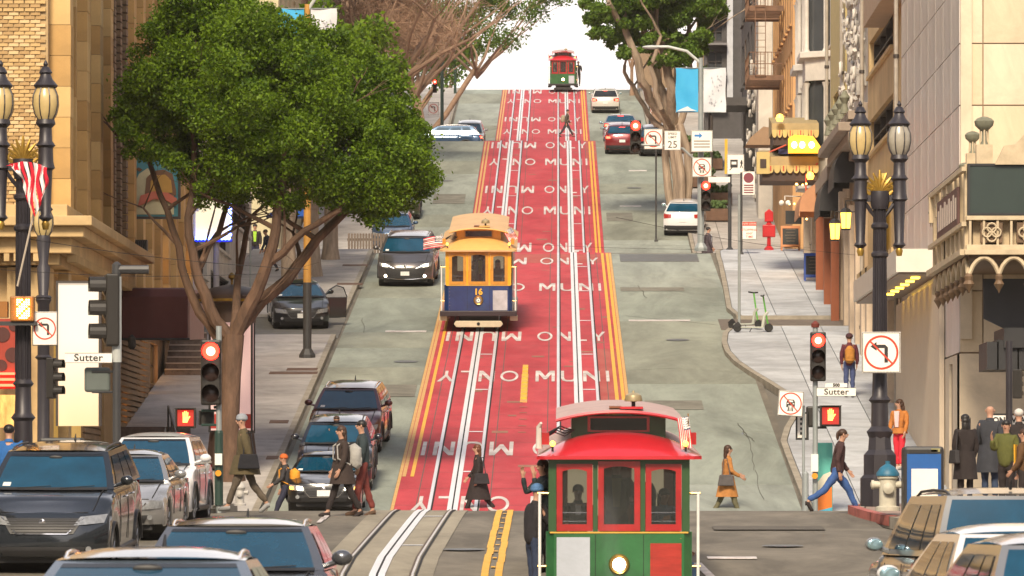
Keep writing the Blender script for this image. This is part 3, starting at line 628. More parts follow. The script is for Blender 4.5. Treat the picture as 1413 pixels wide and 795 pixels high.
# white canopy with lights
cn = thing('white_canopy', 'flat white canopy with a row of yellow lights underneath on the right wall', 'canopy', (0,0,0))
bx(cn,'deck',mat('canopy_white',(.66,.62,.54),.6,var=.05),8.28,RX+.9,142,162.5,5.85,6.42); bx(cn,'soffit',mat('soffit_brown',(.26,.20,.16),.5),8.36,RX+.8,142.1,162.4,5.80,5.846)
for k in range(6): M().box(8.75,8.95,143.4+k*2.2,143.8+k*2.2,5.75,5.79).out('soffit_light',mat('soffit_glow',(1,.7,.1),.4,emit=(1,.62,.05),es=5),cn)
# gothic marquee
gt = thing('gothic_marquee', 'ornate cream gothic marquee with urn finials, quatrefoils and a dark blank screen', 'marquee', (0,0,0))
gs = mat('weathered_cream', (.50,.40,.26), .7, var=.2, scale=3, bump=.3); gp_ = mat('patina_urn', (.17,.17,.12), .7, var=.3, scale=6); gd = mat('dark_bronze', (.14,.085,.045), .6, var=.3)  # dark bronze tone for panel backs, pendants and soffit
GY = 127.0; gx0 = W(1337,0,GY).x; gz = lambda py: W(0,py,GY).z
bx(gt,'screen',mat('blank_screen',(.035,.05,.045),.25,var=.06),gx0+.02,gx0+3,GY-.05,GY+.2,gz(294),gz(229)); 
m = M().box(gx0-.03,gx0+3,GY-.08,GY+.2,gz(229),gz(226)); m.box(gx0-.03,gx0+.02,GY-.08,GY+.2,gz(294),gz(229)); m.box(gx0-.03,gx0+3,GY-.08,GY+.2,gz(297),gz(294)); m.out('screen_frame',blackp,gt)
bx(gt,'body',gs,gx0+.1,gx0+4,GY+.25,138.5,gz(350),gz(232))
m = M().box(gx0-.06,gx0+3,GY-.10,GY+.3,gz(304),gz(298)); m.box(gx0-.06,gx0+3,GY-.12,GY+.3,gz(345),gz(338)); m.box(gx0-.1,gx0+3,GY-.2,GY+.3,gz(352),gz(345)); m.out('band',gs,gt,bevel=.01)
for i in range(12):
    x = gx0+.0+i*.30; 
    if x > gx0+2.6: break
    M().box(x,x+.05,GY-.07,GY+.25,gz(338),gz(304)).out('baluster',gs,gt)
for cxp in (1368,1418):
    c = W(cxp,321,GY); q = M()
    for (dx,dz) in ((.1,0),(-.1,0),(0,.1),(0,-.1)):
        q.tube([(c.x+dx+.10*math.cos(a),GY-.10,c.z+dz+.10*math.sin(a)) for a in np.linspace(0,6.283,13)],.022,5)
    q.out('quatrefoil',gs,gt)
    M().box(c.x-.24,c.x+.24,GY-.04,GY+.1,c.z-.22,c.z+.22).out('panel_back',gd,gt)
def archrow(p0, p1, n, par):   # pointed arches with pendants between two points
    p0, p1 = Vector(p0), Vector(p1); d = (p1-p0)/n
    for i in range(n):
        a = p0+d*i; b = a+d; m = M()
        L_ = [a+d*t+Vector((0,0,-.42+.36*math.sin(math.pi*t)**.7)) for t in np.linspace(0,1,9)]
        m.tube(L_,[.05]*9,6); m.out('arch_rib',gs,par,smooth=True)
        M().lathe([(.02,.05),(.09,-.05),(.07,-.14),(.12,-.22),(.03,-.36),(.005,-.42)],8,tuple(a+Vector((0,0,-.42)))).out('pendant',gd,par,smooth=True)
archrow((gx0,GY-.1,gz(352)),(gx0+2.6,GY-.1,gz(352)),4,gt); archrow((gx0-.02,GY,gz(352)),(gx0-.02,138.5,gz(352)),7,gt)
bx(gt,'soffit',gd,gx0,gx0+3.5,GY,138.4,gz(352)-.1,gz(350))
# street side of it: sloping balustrade panels, sign with unreadable pale lettering
for k in range(8):
    y = GY+.2+k*1.5; bx(gt,'side_post',gs,gx0-.08,gx0+.06,y,y+.35,gz(350),gz(232)+.1)
for k in range(16): bx(gt,'side_baluster',gs,gx0-.03,gx0+.05,GY+.7+k*.7,GY+.86+k*.7,gz(345),gz(304))
bx(gt,'side_sign',mat('sign_maroon',(.10,.045,.04),.5),gx0-.14,gx0-.09,128.6,135.6,gz(308),gz(252)); 
q = M()
for k in range(9): q.box(gx0-.155,gx0-.142,129.0+k*.72,129.4+k*.72,gz(296),gz(266)+.1*(k%2))
q.out('side_lettering',mat('pale_letter',(.5,.42,.36),.5),gt,kind='stuff')
m = M().box(gx0-.16,gx0-.06,GY,138.6,gz(236),gz(230)); m.box(gx0-.16,gx0-.06,GY,138.6,gz(312),gz(306)); m.box(gx0-.2,gx0-.04,GY,138.6,gz(352),gz(344)); m.out('side_band',gs,gt)
def urn(x,y,z,s,par):
    o = M().lathe([(.10*s,0),(.06*s,.08*s),(.05*s,.30*s),(.12*s,.34*s),(.20*s,.42*s),(.22*s,.52*s),(.16*s,.58*s),(.05*s,.62*s)],14,(x,y,z)).out('urn_finial',gp_,par,smooth=True)
    for k in range(4): M().tube([(x+.1*s*math.cos(k*1.57),y+.1*s*math.sin(k*1.57),z-.1),(x+.08*s*math.cos(k*1.57),y+.08*s*math.sin(k*1.57),z+.34*s)],.02*s,6).out('column',gs,o)
for (px,py,y,s) in ((1358,200,127.2,1.0),(1342,212,128.8,.8),(1331,248,130.5,.62),(1312,268,132.5,.6),(1305,272,134,.55),(1296,300,136.5,.5),(1287,308,138,.5)):
    q = W(px,py,y); bx(gt,'pedestal',gs,q.x-.18*s,q.x+.18*s,y-.15,y+.15,gz(232)-.05,q.z); urn(q.x,y,q.z,s*1.0,gt)
blobp(gt,'scroll',gs,[(1372,228),(1385,202),(1400,200),(1413,186),(1425,186),(1425,228)],GY+.1,.25)
# dark hexagonal sign and black canopy near the right edge
hx = thing('hanging_sign','dark hexagonal hanging sign under the gothic marquee','sign'); blobp(hx,'board',mat('sign_charcoal',(.045,.045,.05),.5,var=.1),[(1356,385),(1425,385),(1425,470),(1398,460),(1357,440)],130,.12)
kc = thing('black_canopy','black stepped canopy below the dark hexagonal sign at the right edge','canopy')
for k in range(4): a_, b_ = W(1362+k*14,478-k*3,128), W(1378+k*14,510,128); bx(kc,'canopy_fin',blackp,a_.x,b_.x,128,130.5+.01*k,b_.z,a_.z+.1)
a_, b_ = W(1385,465,128), W(1430,480,128); bx(kc,'canopy_top',blackp,a_.x,b_.x,127.9,130.9,b_.z,a_.z+.2)
# R2..R5
R2 = thing('beige_building', 'plain warm beige building with deep slot windows on the upper right', 'building', (0,0,0))
facade(R2, wm(1,RX+.1), 158.2, 176.8, 2, 27, beige, [(163.5,176,z,z+1.05) for z in (10.75,13.15,15.6,18)], th=.6, back=12, mull=3)
facade(R2, wm(1,RX+.1), 158.2, 176.8, -.3, 2, panelw[0], [], back=6)
bx(R2,'corner_bay',mat('bay_brown',(.42,.30,.20),.7),RX-.5,RX+.09,158.6,168,14.0,14.9); bx(R2,'ledge',beige,RX-.25,RX+.09,158.3,176.7,6.9,7.2)
R3 = thing('ornate_building', 'white ornate building with a heavy moulded cornice on the right', 'building', (0,0,0))
facade(R3, wm(1,RX+.15), 177, 190.5, 1.5, 27, whitew, [(178.6+k*4,180.6+k*4,z,z+2) for k in range(3) for z in (13.2,16.4,19.6)], winw, back=10)
m = M()
for i,(d,z) in enumerate(((.3,11.0),(.6,11.3),(.9,11.6),(.6,11.95),(.25,12.2))): m.box(RX+.1-d,RX+.2,176.9,190.6,z,z+.27)
m.out('cornice', mat('cornice_taupe',(.30,.24,.19),.7,var=.2), R3, bevel=.02)
m = M()
for i in range(110): curl(m, RX+.0+random.uniform(-.12,.08), random.uniform(178,190), random.uniform(12.6,19))
m.out('carved_ornament', whitew, R3, smooth=True, kind='stuff')
for k in range(5): q = (RX-.55,178+k*2.6,12.5); M().lathe([(.16,-.3),(.08,0),(.17,.18),(.05,.4)],10,q).out('urn',gp_,R3,smooth=True)
R4 = thing('yellow_building', 'plain yellow-ochre building between the white ornate ones on the right', 'building', (0,0,0))
facade(R4, wm(1,RX+.1), 190.7, 201, 1.5, 28, yellowr, [(193,199,z,z+1.2) for z in (9.5,13.0)], back=10)
m = M().box(RX-.5,RX+.1,190.6,201.2,10.9,11.3); m.box(RX-.25,RX+.1,190.6,201.2,11.3,11.7); m.out('cornice',mat('cornice_taupe',(0,0,0)),R4)
R5 = thing('bay_window_building', 'white building with stacked columned bay windows at the Bush corner on the right', 'building', (0,0,0))
facade(R5, wm(1,RX+.3), 201.2, 217.6, 1.5, 30, whitew, [(203,205,z,z+2.2) for z in (12.8,16.4,20)], winw, back=10)
for yb in (207.5,213.5):
    for kz in range(5):
        z = 11.8+kz*3.5; 
        M().prism([(RX+.3,yb-1.9),(RX-.55,yb-1.2),(RX-.55,yb+1.2),(RX+.3,yb+1.9)],.8,'Z',z).out('bay_spandrel',whitew,R5)
        M().prism([(RX+.3,yb-2.1),(RX-.75,yb-1.35),(RX-.75,yb+1.35),(RX+.3,yb+2.1)],.22,'Z',z+.8).out('bay_ledge',whitew,R5,bevel=.02)
        M().prism([(RX+.3,yb-1.7),(RX-.42,yb-1.05),(RX-.42,yb+1.05),(RX+.3,yb+1.7)],2.5,'Z',z+1.0).out('bay_glazing',paneb,R5)
        for (dx,dy) in ((-.5,-1.15),(-.5,0),(-.5,1.15),(.15,-1.75)): M().lathe([(.13,0),(.08,.12),(.08,2.2),(.14,2.4)],10,(RX+dx,yb+dy,z+1.02)).out('bay_column',whitew,R5,smooth=True)
# ground floors of the right side of block 1: brown shopfronts, lanterns, awnings
sh = thing('shopfront', 'brown timber shopfront with dark windows behind the blue sandwich board', 'shopfront', (0,0,0))
facade(sh, wm(1,RX+.0), 176.9, 217.6, 1.4, 9.0, mat('shop_tan',(.40,.29,.18),.8,grime=.22,gscale=.5,var=.12), [(189,192.5,zr(190)+.9,zr(190)+2.9),(196,198.4,zr(197)+.3,zr(197)+2.9),(203,207,zr(205)+.9,zr(205)+2.9,1),(210.5,213.5,zr(212)+.9,zr(212)+2.9)], mat('timber_brown',(.28,.12,.04),.5), back=4)
for y in (178,181.5,185,188.2,193.5,200,208.5,215): bx(sh,'pilaster',mat('shop_pale',(.52,.42,.32),.8,var=.15),RX-.22,RX-.003,y,y+.7,zr(y)-.1,zr(y)+4.2)
for y in (188,193,199): bx(sh,'timber_post',mat('timber_red',(.25,.07,.025),.5),RX-.5,RX-.24,y-.12,y+.12,zr(y),zr(y)+3.0)
facade(sh, wm(1,RX-.02), 158.2, 176.85, -.3, 6.8, mat('cream_wall',(0,0,0)), [(161,163.4,3.0,5.6),(166,170,3.8,6.0)], winw, back=.3)
for y in (160,164.5,171,174): bx(sh,'pilaster',mat('shop_pale',(0,0,0)),RX-.25,RX-.023,y,y+.8,zr(y)-.1,7.2)
yp = mat('menu_yellow',(.55,.42,.10),.6,emit=(1,.75,.2),es=.12); bx(sh,'yellow_poster',yp,RX-.15,RX-.024,164.8,169,6.9,9.6)
def dome_awning(label, px, py0, py1, Y, wpx, mt, ln=3.0):
    t = thing('dome_awning', label, 'awning', (0,0,0)); xr_ = RX; w = wpx/PX(Y); z1, z0 = W(0,py0,Y).z, W(0,py1,Y).z; h = z1-z0
    M().grid(lambda u,v: (xr_-w*math.sin(math.pi/2*u)**.9, Y+ln*v, z0+h*math.cos(math.pi/2*u)**.8), 10, 4).out('canvas', mt, t, smooth=True)
    for y in (Y,Y+ln): M().prism([(xr_,z0)]+[(xr_-w*math.sin(math.pi/2*u)**.9, z0+h*math.cos(math.pi/2*u)**.8) for u in np.linspace(0,1,10)],.02,'Y',y-.01).out('end_panel',mt,t)
    M().box(xr_-w-.01,xr_-w+.02,Y,Y+ln,z0-.16,z0+.02).out('valance',mt,t)
dome_awning('higher black dome awning on the right wall', 0, 203, 252, 182.5, 30, mat('black_canvas',(.022,.022,.025),.6), 3.5)
dome_awning('lower black dome awning further up the right wall', 0, 240, 291, 190.5, 32, mat('black_canvas',(0,0,0)), 4)
dome_awning('salmon orange dome awning on the right wall below the pagoda canopy', 0, 251, 292, 199.5, 42, mat('salmon_canvas',(.50,.24,.12),.7,var=.1), 4)
lanm = mat('lantern_glow', (.9,.5,.08), .4, emit=(1,.50,.07), es=2.6)
def wall_lantern(label, px, py, Y, s=1.):
    q = W(px,py,Y); t = thing('wall_lantern', label, 'lantern', tuple(q), group='lit wall lanterns on the right')
    M().lathe([(.13*s,-.26*s),(.17*s,.16*s)],6,cap=True).out('glass',lanm,t); M().lathe([(.20*s,.16*s),(.12*s,.26*s),(.03*s,.30*s),(.03*s,.40*s)],6).out('cap',blackp,t); M().lathe([(.14*s,-.30*s),(.15*s,-.26*s)],6).out('base',blackp,t)
    m = M(); 
    for k in range(6): an = (k+.5)*math.pi/3; m.tube([(.135*s*math.cos(an),.135*s*math.sin(an),-.26*s),(.175*s*math.cos(an),.175*s*math.sin(an),.16*s)],.012*s,4)
    m.out('glazing_bars',blackp,t); M().tube([(0,0,.38*s),(0,0,.48*s),(RX-q.x,0,.48*s)],.02,5).out('bracket',blackp,t)
wall_lantern('nearer amber wall lantern, the left and lower one of the pair',1152,317,178.5,1.15); wall_lantern('amber wall lantern, the right and higher one of the pair',1167,302,177.5,1.15)
# pagoda style canopy
pg = thing('pagoda_canopy','yellow scalloped pagoda style canopy with a glowing lantern box over the right pavement','canopy'); PY = 204.5
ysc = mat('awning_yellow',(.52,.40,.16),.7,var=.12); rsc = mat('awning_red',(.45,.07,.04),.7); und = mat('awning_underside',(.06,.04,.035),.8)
for (x0,x1,yt,yb) in ((1065,1130,170,184),(1050,1130,216,233)):
    a_, b_ = W(x0,yt,PY), W(x1,yb,PY); 
    M().prism([(PY,b_.z),(PY+.1,a_.z),(PY+3,a_.z+.4),(PY+3,b_.z)], b_.x-a_.x,'X',a_.x).out('canopy_roof',mat('awning_tan',(.34,.26,.13),.8,var=.15),pg)
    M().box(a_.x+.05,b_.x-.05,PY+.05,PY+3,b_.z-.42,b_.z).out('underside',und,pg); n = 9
    for i in range(n):
        w = (b_.x-a_.x)/n; x = a_.x+w*i; M().prism([(x+.01,b_.z+.12)]+[(x+w/2-(w/2-.01)*math.cos(t_),b_.z-.02-.14*math.sin(t_)) for t_ in np.linspace(0,math.pi,8)]+[(x+w-.01,b_.z+.12)],-.04,'Y',PY-.01-.006*(i%2)).out('scallop',ysc,pg)
        if i%2: M().box(x+w*.4,x+w*.6,PY-.07,PY-.055,b_.z-.08,b_.z+.10).out('scallop_mark',rsc,pg)
a_, b_ = W(1088,191,PY-.5), W(1134,211,PY-.5); M().prism([(a_.x,b_.z),(a_.x,a_.z),(a_.x+.2,a_.z+.12),(b_.x-.3,a_.z+.06),(b_.x,b_.z+.15),(b_.x,b_.z)],.5,'Y',PY-.6).out('lantern_box',mat('lantern_box',(.8,.45,.05),.4,emit=(1,.42,.02),es=.85),pg)
for px in (1096,1107,1120): q = W(px,200,PY-.7); M().blob(tuple(q),(.10,.05,.12),8,6).out('lamp',mat('hot_lamp',(1,.8,.4),.4,emit=(1,.75,.3),es=9),pg,smooth=True)
a_, b_ = W(1044,210,PY), W(1062,240,PY); bx(pg,'corner_box',ysc,a_.x,b_.x,PY-.1,PY+.4,b_.z,a_.z); bx(pg,'corner_window',und,a_.x+.12,b_.x-.12,PY-.12,PY-.1,b_.z+.2,a_.z-.25)
bx(pg,'blue_cloth',mat('blue_cloth',(.02,.025,.10),.7),W(1075,0,PY).x,W(1090,0,PY).x,PY+.2,PY+.6,W(0,212,PY).z,W(0,188,PY).z)
m = M(); m.tube([W(1050,215,PY),W(1085,200,PY)],.03,5); m.tube([W(1112,240,PY),W(1112,290,PY)],.03,5); m.tube([W(1120,240,PY),W(1128,225,PY)],.03,5); m.out('strut',rsc,pg)
for (px,py) in ((1076,163),(1118,243)): q = W(px,py,PY-.3); l = M().lathe([(.1,-.12),(.15,0),(.1,.12),(.03,.15)],10,tuple(q)).out('small_lantern',lanm,pg,smooth=True)
gb = thing('dark_gable','dark brown pagoda eaves left of the scalloped canopy','canopy'); a_, b_ = W(1036,178,228), W(1072,200,228); M().prism([(a_.x-.2,b_.z),(a_.x,b_.z+.3),(a_.x+.5,a_.z+.1),(b_.x,a_.z),(b_.x,b_.z)],2,'Y',228).out('eaves',brownr,gb)
# block 2 and 3, right
O1 = simple_building('orange_building','orange building with a rusty fire escape above the pagoda canopy',1,9.75,241,263,40,orangeb,1.3,2.2,winw,z0=17)
O2 = simple_building('ornate_grey_building','pale grey building with curly ornaments next to the orange building',1,9.75,263.2,286,40,greyw,1.5,2.1,winw,z0=18)
m = M()
for i in range(120): curl(m, 9.55+random.uniform(-.3,.1), random.uniform(264,285), random.uniform(11.5,22), 1.3)
m.out('carved_ornament',whitew,O2,smooth=True,kind='stuff')
bx(O2,'pale_pier',whitew,9.1,9.74,263.3,266,12,40)
simple_building('dark_building','dark grey apartment building above the banners on the right',1,9.75,286.2,308,42,darkb,2.4,2.2,winw,z0=19,lit=.05)
DB = simple_building('dark_building','black glazed building with stacked windows behind the multi-stemmed tree',1,9.6,340,372,52,darkb,3.0,2.3,winf,z0=25,lit=.12)
facade(DB, sm(339.9), 8.6, 16, 20, 52, darkb, [(8.75,9.75,24+k*1.75,25.2+k*1.75)+((1,) if k == 3 else ()) for k in range(9)]+[(11,12.4,z,z+1.2) for z in (23,26.3,29.6,32.9,36.2)], back=2)
for k in range(9): bx(DB,'balcony_slab',mat('slab_grey',(.16,.15,.15),.6),8.5,9.9,339.0,339.88,23.75+k*1.75,23.87+k*1.75)
bx(DB,'pale_panel',mat('slab_pale',(.42,.43,.45),.6),9.9,10.25,339.6,339.89,24,40)
simple_building('cream_building','small cream building beside the crest on the right',1,9.8,372.5,410,42,cream,1.6,2.0)
bx(thing('brown_tower','brown tower standing beyond the crest on the right','building'),'wall',mat('tower_brown',(.22,.15,.09),.8,var=.15),6.0,9.0,430,440,28,31.5+4)
# fire escapes
fe = thing('fire_escape','rusty metal fire escape with two landings on the orange building','fire escape'); rust = mat('rusty_iron',(.17,.09,.05),.7,var=.3)
for py in (8,104):
    a_, b_ = W(1034,py,250), W(1074,py,250); z = a_.z
    for k in range(8): M().box(a_.x,9.74,250+k*.7,250.45+k*.7,z-.06,z).out('slat',rust,fe)
    M().box(a_.x,9.74,249.9,250,z-.22,z).out('landing_beam',rust,fe); M().box(a_.x,9.74,255.5,255.6,z-.22,z).out('landing_beam',rust,fe)
    m = M()
    for k in range(8): m.tube([(a_.x,250+k*.75,z),(a_.x,250+k*.75,z+1.0)],.02,4); m.tube([(a_.x+k*.16,250,z),(a_.x+k*.16,250,z+1.0)],.02,4)
    for h in (.5,1.0): m.tube([(9.7,250,z+h),(a_.x,250,z+h),(a_.x,255.5,z+h)],.025,4)
    m.out('railing',rust,fe)
m = M(); a_ = W(1042,0,250); b_ = W(1056,104,250)
for x in (a_.x,b_.x): m.tube([(x,249.8,b_.z),(x,249.8,a_.z+4)],.025,4)
for k in range(26): m.tube([(a_.x,249.8,b_.z+k*.30),(b_.x,249.8,b_.z+k*.30)],.018,4)
m.out('ladder',rust,fe)

for (X,Y,z0,z1) in ((RX-.05,158.1,0,20),(RX+.0,176.9,1,22),(RX+.05,190.6,2,24),(RX+.05,201.1,3,24)):
    p_ = thing('drain_pipe',('first','second','third','fourth')[(Y>170)+(Y>180)+(Y>195)]+' grey drain pipe up the right facades, counted from the Sutter corner','pipe',(X-.08,Y,0)); M().tube([(0,0,z0),(0,0,z1)],.06,8).out('pipe',mat('pipe_grey',(.35,.31,.26),.6,var=.2),p_)
    for k in range(6): M().lathe([(.085,-.05),(.085,.05)],8,(0,0,z0+2+k*2.6)).out('pipe_clip',winf,p_)
# the rows of buildings along the nearer block, beside and behind the camera
for i,(side,X,y0,y1,h,mt) in enumerate(((-1,-14.5,60,107,15,greyw),(-1,-14.5,5,59,17,darkb),(-1,-14.5,-60,4,15,greyw),(1,14.5,64,107,14,greyw),(1,14.5,0,63,17,greyw),(1,14.5,-60,-1,15,orangeb))):
    simple_building('street_building','%s building along the nearer block, %s side of the street' % (('tall grey','dark','grey','pale','wide grey','orange')[i], 'left' if side < 0 else 'right'),side,X,y0,y1,h,mt,2.2,2.2,z0=3.0,pitch=4)

pbm = mat('planter_brown',(.12,.065,.04),.8,var=.3)
for i,(X,Y,lab) in enumerate(((6.9,262,'nearest'),(7.3,270,'second'),(6.8,279,'third'),(7.4,289,'fourth'),(6.9,299,'farthest'))):
    t = thing('planter','brown timber planter with low shrub on the upper right pavement, %s of the row' % lab,'planter',(X,Y,zr(Y)+.14),group='planters on the upper right pavement')
    M().box(-.8,.8,-.5,.5,0,.55).out('box',pbm,t,bevel=.03); m = M()
    for k in range(60): a,b = random.uniform(-.7,.7),random.uniform(-.4,.4); m.blob((a,b,.55+random.uniform(0,.35)),(.12,.12,.10),5,4)
    m.out('shrub',mat('shrub_green',(.05,.09,.02),.8,var=.5,scale=6),t,kind='stuff')
en = thing('entrance_canopy','dark entrance canopy on thin posts beside the dark building on the right','canopy'); 
for (x,y) in ((7.6,287),(7.6,291)): M().tube([(x,y,zr(y)),(x,y,zr(y)+3.0)],.07,8).out('post',winf,en)
bx(en,'roof',darkb,7.4,9.7,286.5,291.5,zr(291)+2.9,zr(291)+3.3); bx(en,'dark_doorway',mat('doorway',(.02,.018,.018),.8),9.3,9.7,287,291,zr(289),zr(289)+3.0)
bx(thing('yellow_banner','narrow yellow vertical banner by the dark entrance canopy','banner'),'cloth',mat('banner_yellow',(.65,.40,.03),.6),W(1000,0,285).x,W(1004,0,285).x,285,285.05,W(0,240,285).z,W(0,192,285).z)
# ------------------------------------------------------------------ cars
glassm = mat('sky_blue_car_glass', (.005,.052,.10), .03, var=.3, scale=1.5, spec=.9)  # blue of the reflected sky put into the base colour, slightly mottled
glassd = mat('dark_car_glass', (.010,.012,.014), .06, var=.1, spec=.7)
rubber = mat('tyre_rubber', (.02,.02,.02), .8); alloy = mat('alloy', (.45,.45,.46), .3, metal=.8)
chrome = mat('chrome', (.8,.8,.82), .12, metal=1); blackp = mat('black_plastic', (.02,.02,.022), .5)
headg = mat('headlight_glass', (.30,.31,.32), .08, metal=.3, coat=1, var=.3, scale=14)
headon = mat('headlight_lit', (.9,.85,.7), .3, emit=(1,.86,.62), es=9)
headed = mat('daylight_strip', (.9,.9,.85), .3, emit=(1,.93,.80), es=4)
amber = mat('amber_lamp', (.9,.4,.05), .3, emit=(1,.38,.04), es=5)
tailg = mat('tail_glass', (.35,.02,.015), .12, coat=1); tailon = mat('tail_lit', (.9,.05,.03), .3, emit=(1,.06,.03), es=7)
platem = mat('plate_white', (.7,.7,.68), .5, var=.15, scale=30); interior = mat('cabin_dark', (.03,.028,.03), .8)
def paint(name, c, metal=.35, rough=.28): return mat(name, c, rough, metal=metal, var=.03, coat=1)
tyre_me = M().lathe([(.20,-.11),(.31,-.115),(.335,-.08),(.34,0),(.335,.08),(.31,.115),(.20,.11)], 22, ax='Y').mesh('tyre', rubber, True)
_r = M().lathe([(.215,.05),(.215,.112),(.20,.115),(.19,.07),(.06,.075),(.04,.10),(.001,.10)], 20, ax='Y')
for k in range(5):
    an = k*2*math.pi/5; _r.tube([(.05*math.cos(an),.095,.05*math.sin(an)),(.205*math.cos(an),.10,.205*math.sin(an))], .022, 5)
rim_me = _r.mesh('rim', alloy, True)
def vehicle(name, label, cat, loc, rot, slope, L=4.6, w=.92, H=1.68, kind='suv', pm=None, hood=1.0, nose=.82, belt=None, glass=None, lights='off', tail='off',
            rails=True, group=None, grille='mesh', trim=chrome, plate=True, bar=True, front=True, rear=True, slim=False, gloss_roof=None, door_open=False, railm=None, tailm=None):
    t = thing(name, label, cat, loc, rot, group, slope)
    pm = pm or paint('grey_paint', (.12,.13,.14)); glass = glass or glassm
    belt = belt or hood+.06; h2 = L/2; xf, xr = h2-.92, -h2+.98; r = .34; z0 = .24
    c0, c1, c2, c3 = {'suv':(h2-1.25,h2-2.05,-h2+.62,-h2+.18), 'sedan':(h2-1.22,h2-2.05,-h2+1.45,-h2+.75), 'hatch':(h2-1.0,h2-1.95,-h2+.95,-h2+.22), 'van':(h2-.95,h2-1.75,-h2+.5,-h2+.12)}[kind]
    def ztop(x):
        if x > c0: u = (x-c0)/(h2-c0); return belt-.05 + (nose-belt+.05)*u**1.35
        if x < c3 and kind == 'sedan': return belt+.02
        if x < c3: return belt
        return belt
    def D(p):
        x, y, z = p; u = min(max((x-(h2-.75))/.75,0),1); q = min(max((-h2+.6-x)/.6,0),1); a = min(abs(y)/w,1.05)
        x -= .30*u*u*a**4 + .16*u*max(0,(z-.52)/.35)**2 + .08*u*max(0,(.38-z)/.2)
        x += .16*q*q*a**4 + .10*q*max(0,(z-.62)/.4)**2 + .08*q*max(0,(.4-z)/.2)
        y *= 1-.05*u*u-.04*q*q
        return (x, y, z)
    st = sorted(set([-h2,-h2+.04,-h2+.12,-h2+.3,h2-.3,h2-.12,h2-.04,h2,c0,c3]+[-h2+.3+(L-.6)*i/16 for i in range(17)]+[c+d for c in (xf,xr) for d in (-.42,-.40,-.36,-.28,-.15,0,.15,.28,.36,.40,.42)]))
    FR = [(0,.97),(.06,1.0),(.30,1.004),(.55,1.012),(.74,1.0),(.86,.985),(.95,.93),(.995,.80),(1.02,.4),(1.025,0)]
    def ring(x):
        zb = z0
        for c in (xf,xr):
            if abs(x-c) < .405: zb = max(zb, r+math.sqrt(max(0,.405**2-(x-c)**2)))
        zt = ztop(x)
        if abs(x) > h2-.05: zb = max(zb, .28)
        return [(w*q, zb+(zt-zb)*f) for f,q in FR]
    m = M(); rings = [[D((x,y,z)) for y,z in ring(x)]+[D((x,-y,z)) for y,z in reversed(ring(x)[:-1])] for x in st]
    n = len(rings[0]); m.add([p for q in rings for p in q], [(i*n+k,(i+1)*n+k,(i+1)*n+k+1,i*n+k+1) for i in range(len(st)-1) for k in range(n-1)])
    for x in (st[0],st[-1]):
        rg = ring(x); LT = [-1,-.85,-.6,-.3,0,.3,.6,.85,1]
        vs = [D((x, y*s, z)) for (y,z) in rg for s in LT]
        m.add(vs, [(i*9+k,i*9+k+1,(i+1)*9+k+1,(i+1)*9+k) for i in range(len(rg)-1) for k in range(8)])
    # wheel wells and underside
    m.out('body', pm, t, smooth=32)
    u = M().box(-h2+.15,h2-.2,-w+.22,w-.22,.18,.62)
    for x in (xf,xr): u.lathe([(.40,-w+.03),(.40,w-.03)], 16, (x,0,r), 'Y', cap=False)
    u.out('underbody', blackp, t)
    # greenhouse
    wb, wr, zr_ = w-.045, w-.235, H-.075
    if kind == 'sedan': wr = w-.27
    def xF(h): return c0+(c1-c0)*h
    def xR(h): return c3+(c2-c3)*(max(h,0)**.8)
    def yw(h): return wb+(wr-wb)*max(h,0)**1.25
    zz = lambda h: belt-.03+(zr_-belt+.03)*h
    bow = lambda s: .13*(1-s*s)
    Ff = lambda s,h,o=0: (xF(h)+bow(s)+o, s*yw(h), zz(h)+o*.6)
    Rf = lambda s,h,o=0: (xR(h)-bow(s)*.6-o, s*yw(h), zz(h)+o*.6)
    Sf = lambda s,h,sd,o=0: (xF(h)+(xR(h)-xF(h))*s, sd*(yw(h)+o), zz(h)+o*.3)
    def roof(s,v):
        s = s*2-1; xa, xb = c1+bow(s), c2-bow(s)*.6
        return (xa+(xb-xa)*v, s*wr, zr_+(H-zr_)*(1-abs(s)**3.2)*min(1,.35+3*min(v,1-v)) + .02*math.sin(math.pi*v))
    m = M(); m.grid(lambda a,b: Ff(a*2-1,b), 10, 5); m.grid(lambda a,b: Rf(a*2-1,b), 10, 5)
    for sd in (-1,1): m.grid(lambda a,b: Sf(a,b,sd), 8, 5)
    m.grid(roof, 12, 8); m.out('cabin', gloss_roof or pm, t, smooth=50)
    def pane(nm, fn, s0, s1, h0, h1, o=.008, gm=None, n=8):
        M().grid(lambda a,b: fn(s0+(s1-s0)*a, h0+(h1-h0)*b, o), n, 5).out(nm, gm or glass, t, smooth=True)
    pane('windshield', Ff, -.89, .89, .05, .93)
    M().blob(Ff(0,.84,.012), (.02,.11,.035), 10, 6).out('rear_view_mirror', blackp, t, smooth=True)
    if L > 4.45: M().grid(lambda a,b: Ff(-.80+.13*a, .08+.10*b, .012), 1, 1).out('windscreen_sticker', platem, t)
    M().grid(lambda a,b: Ff(-.89+1.78*a, .86+.075*b, .011), 10, 1).out('shade_band', glassd, t, smooth=True)
    pane('rear_window', Rf, -.92, .92, .14 if kind != 'sedan' else .08, .93, gm=glass)
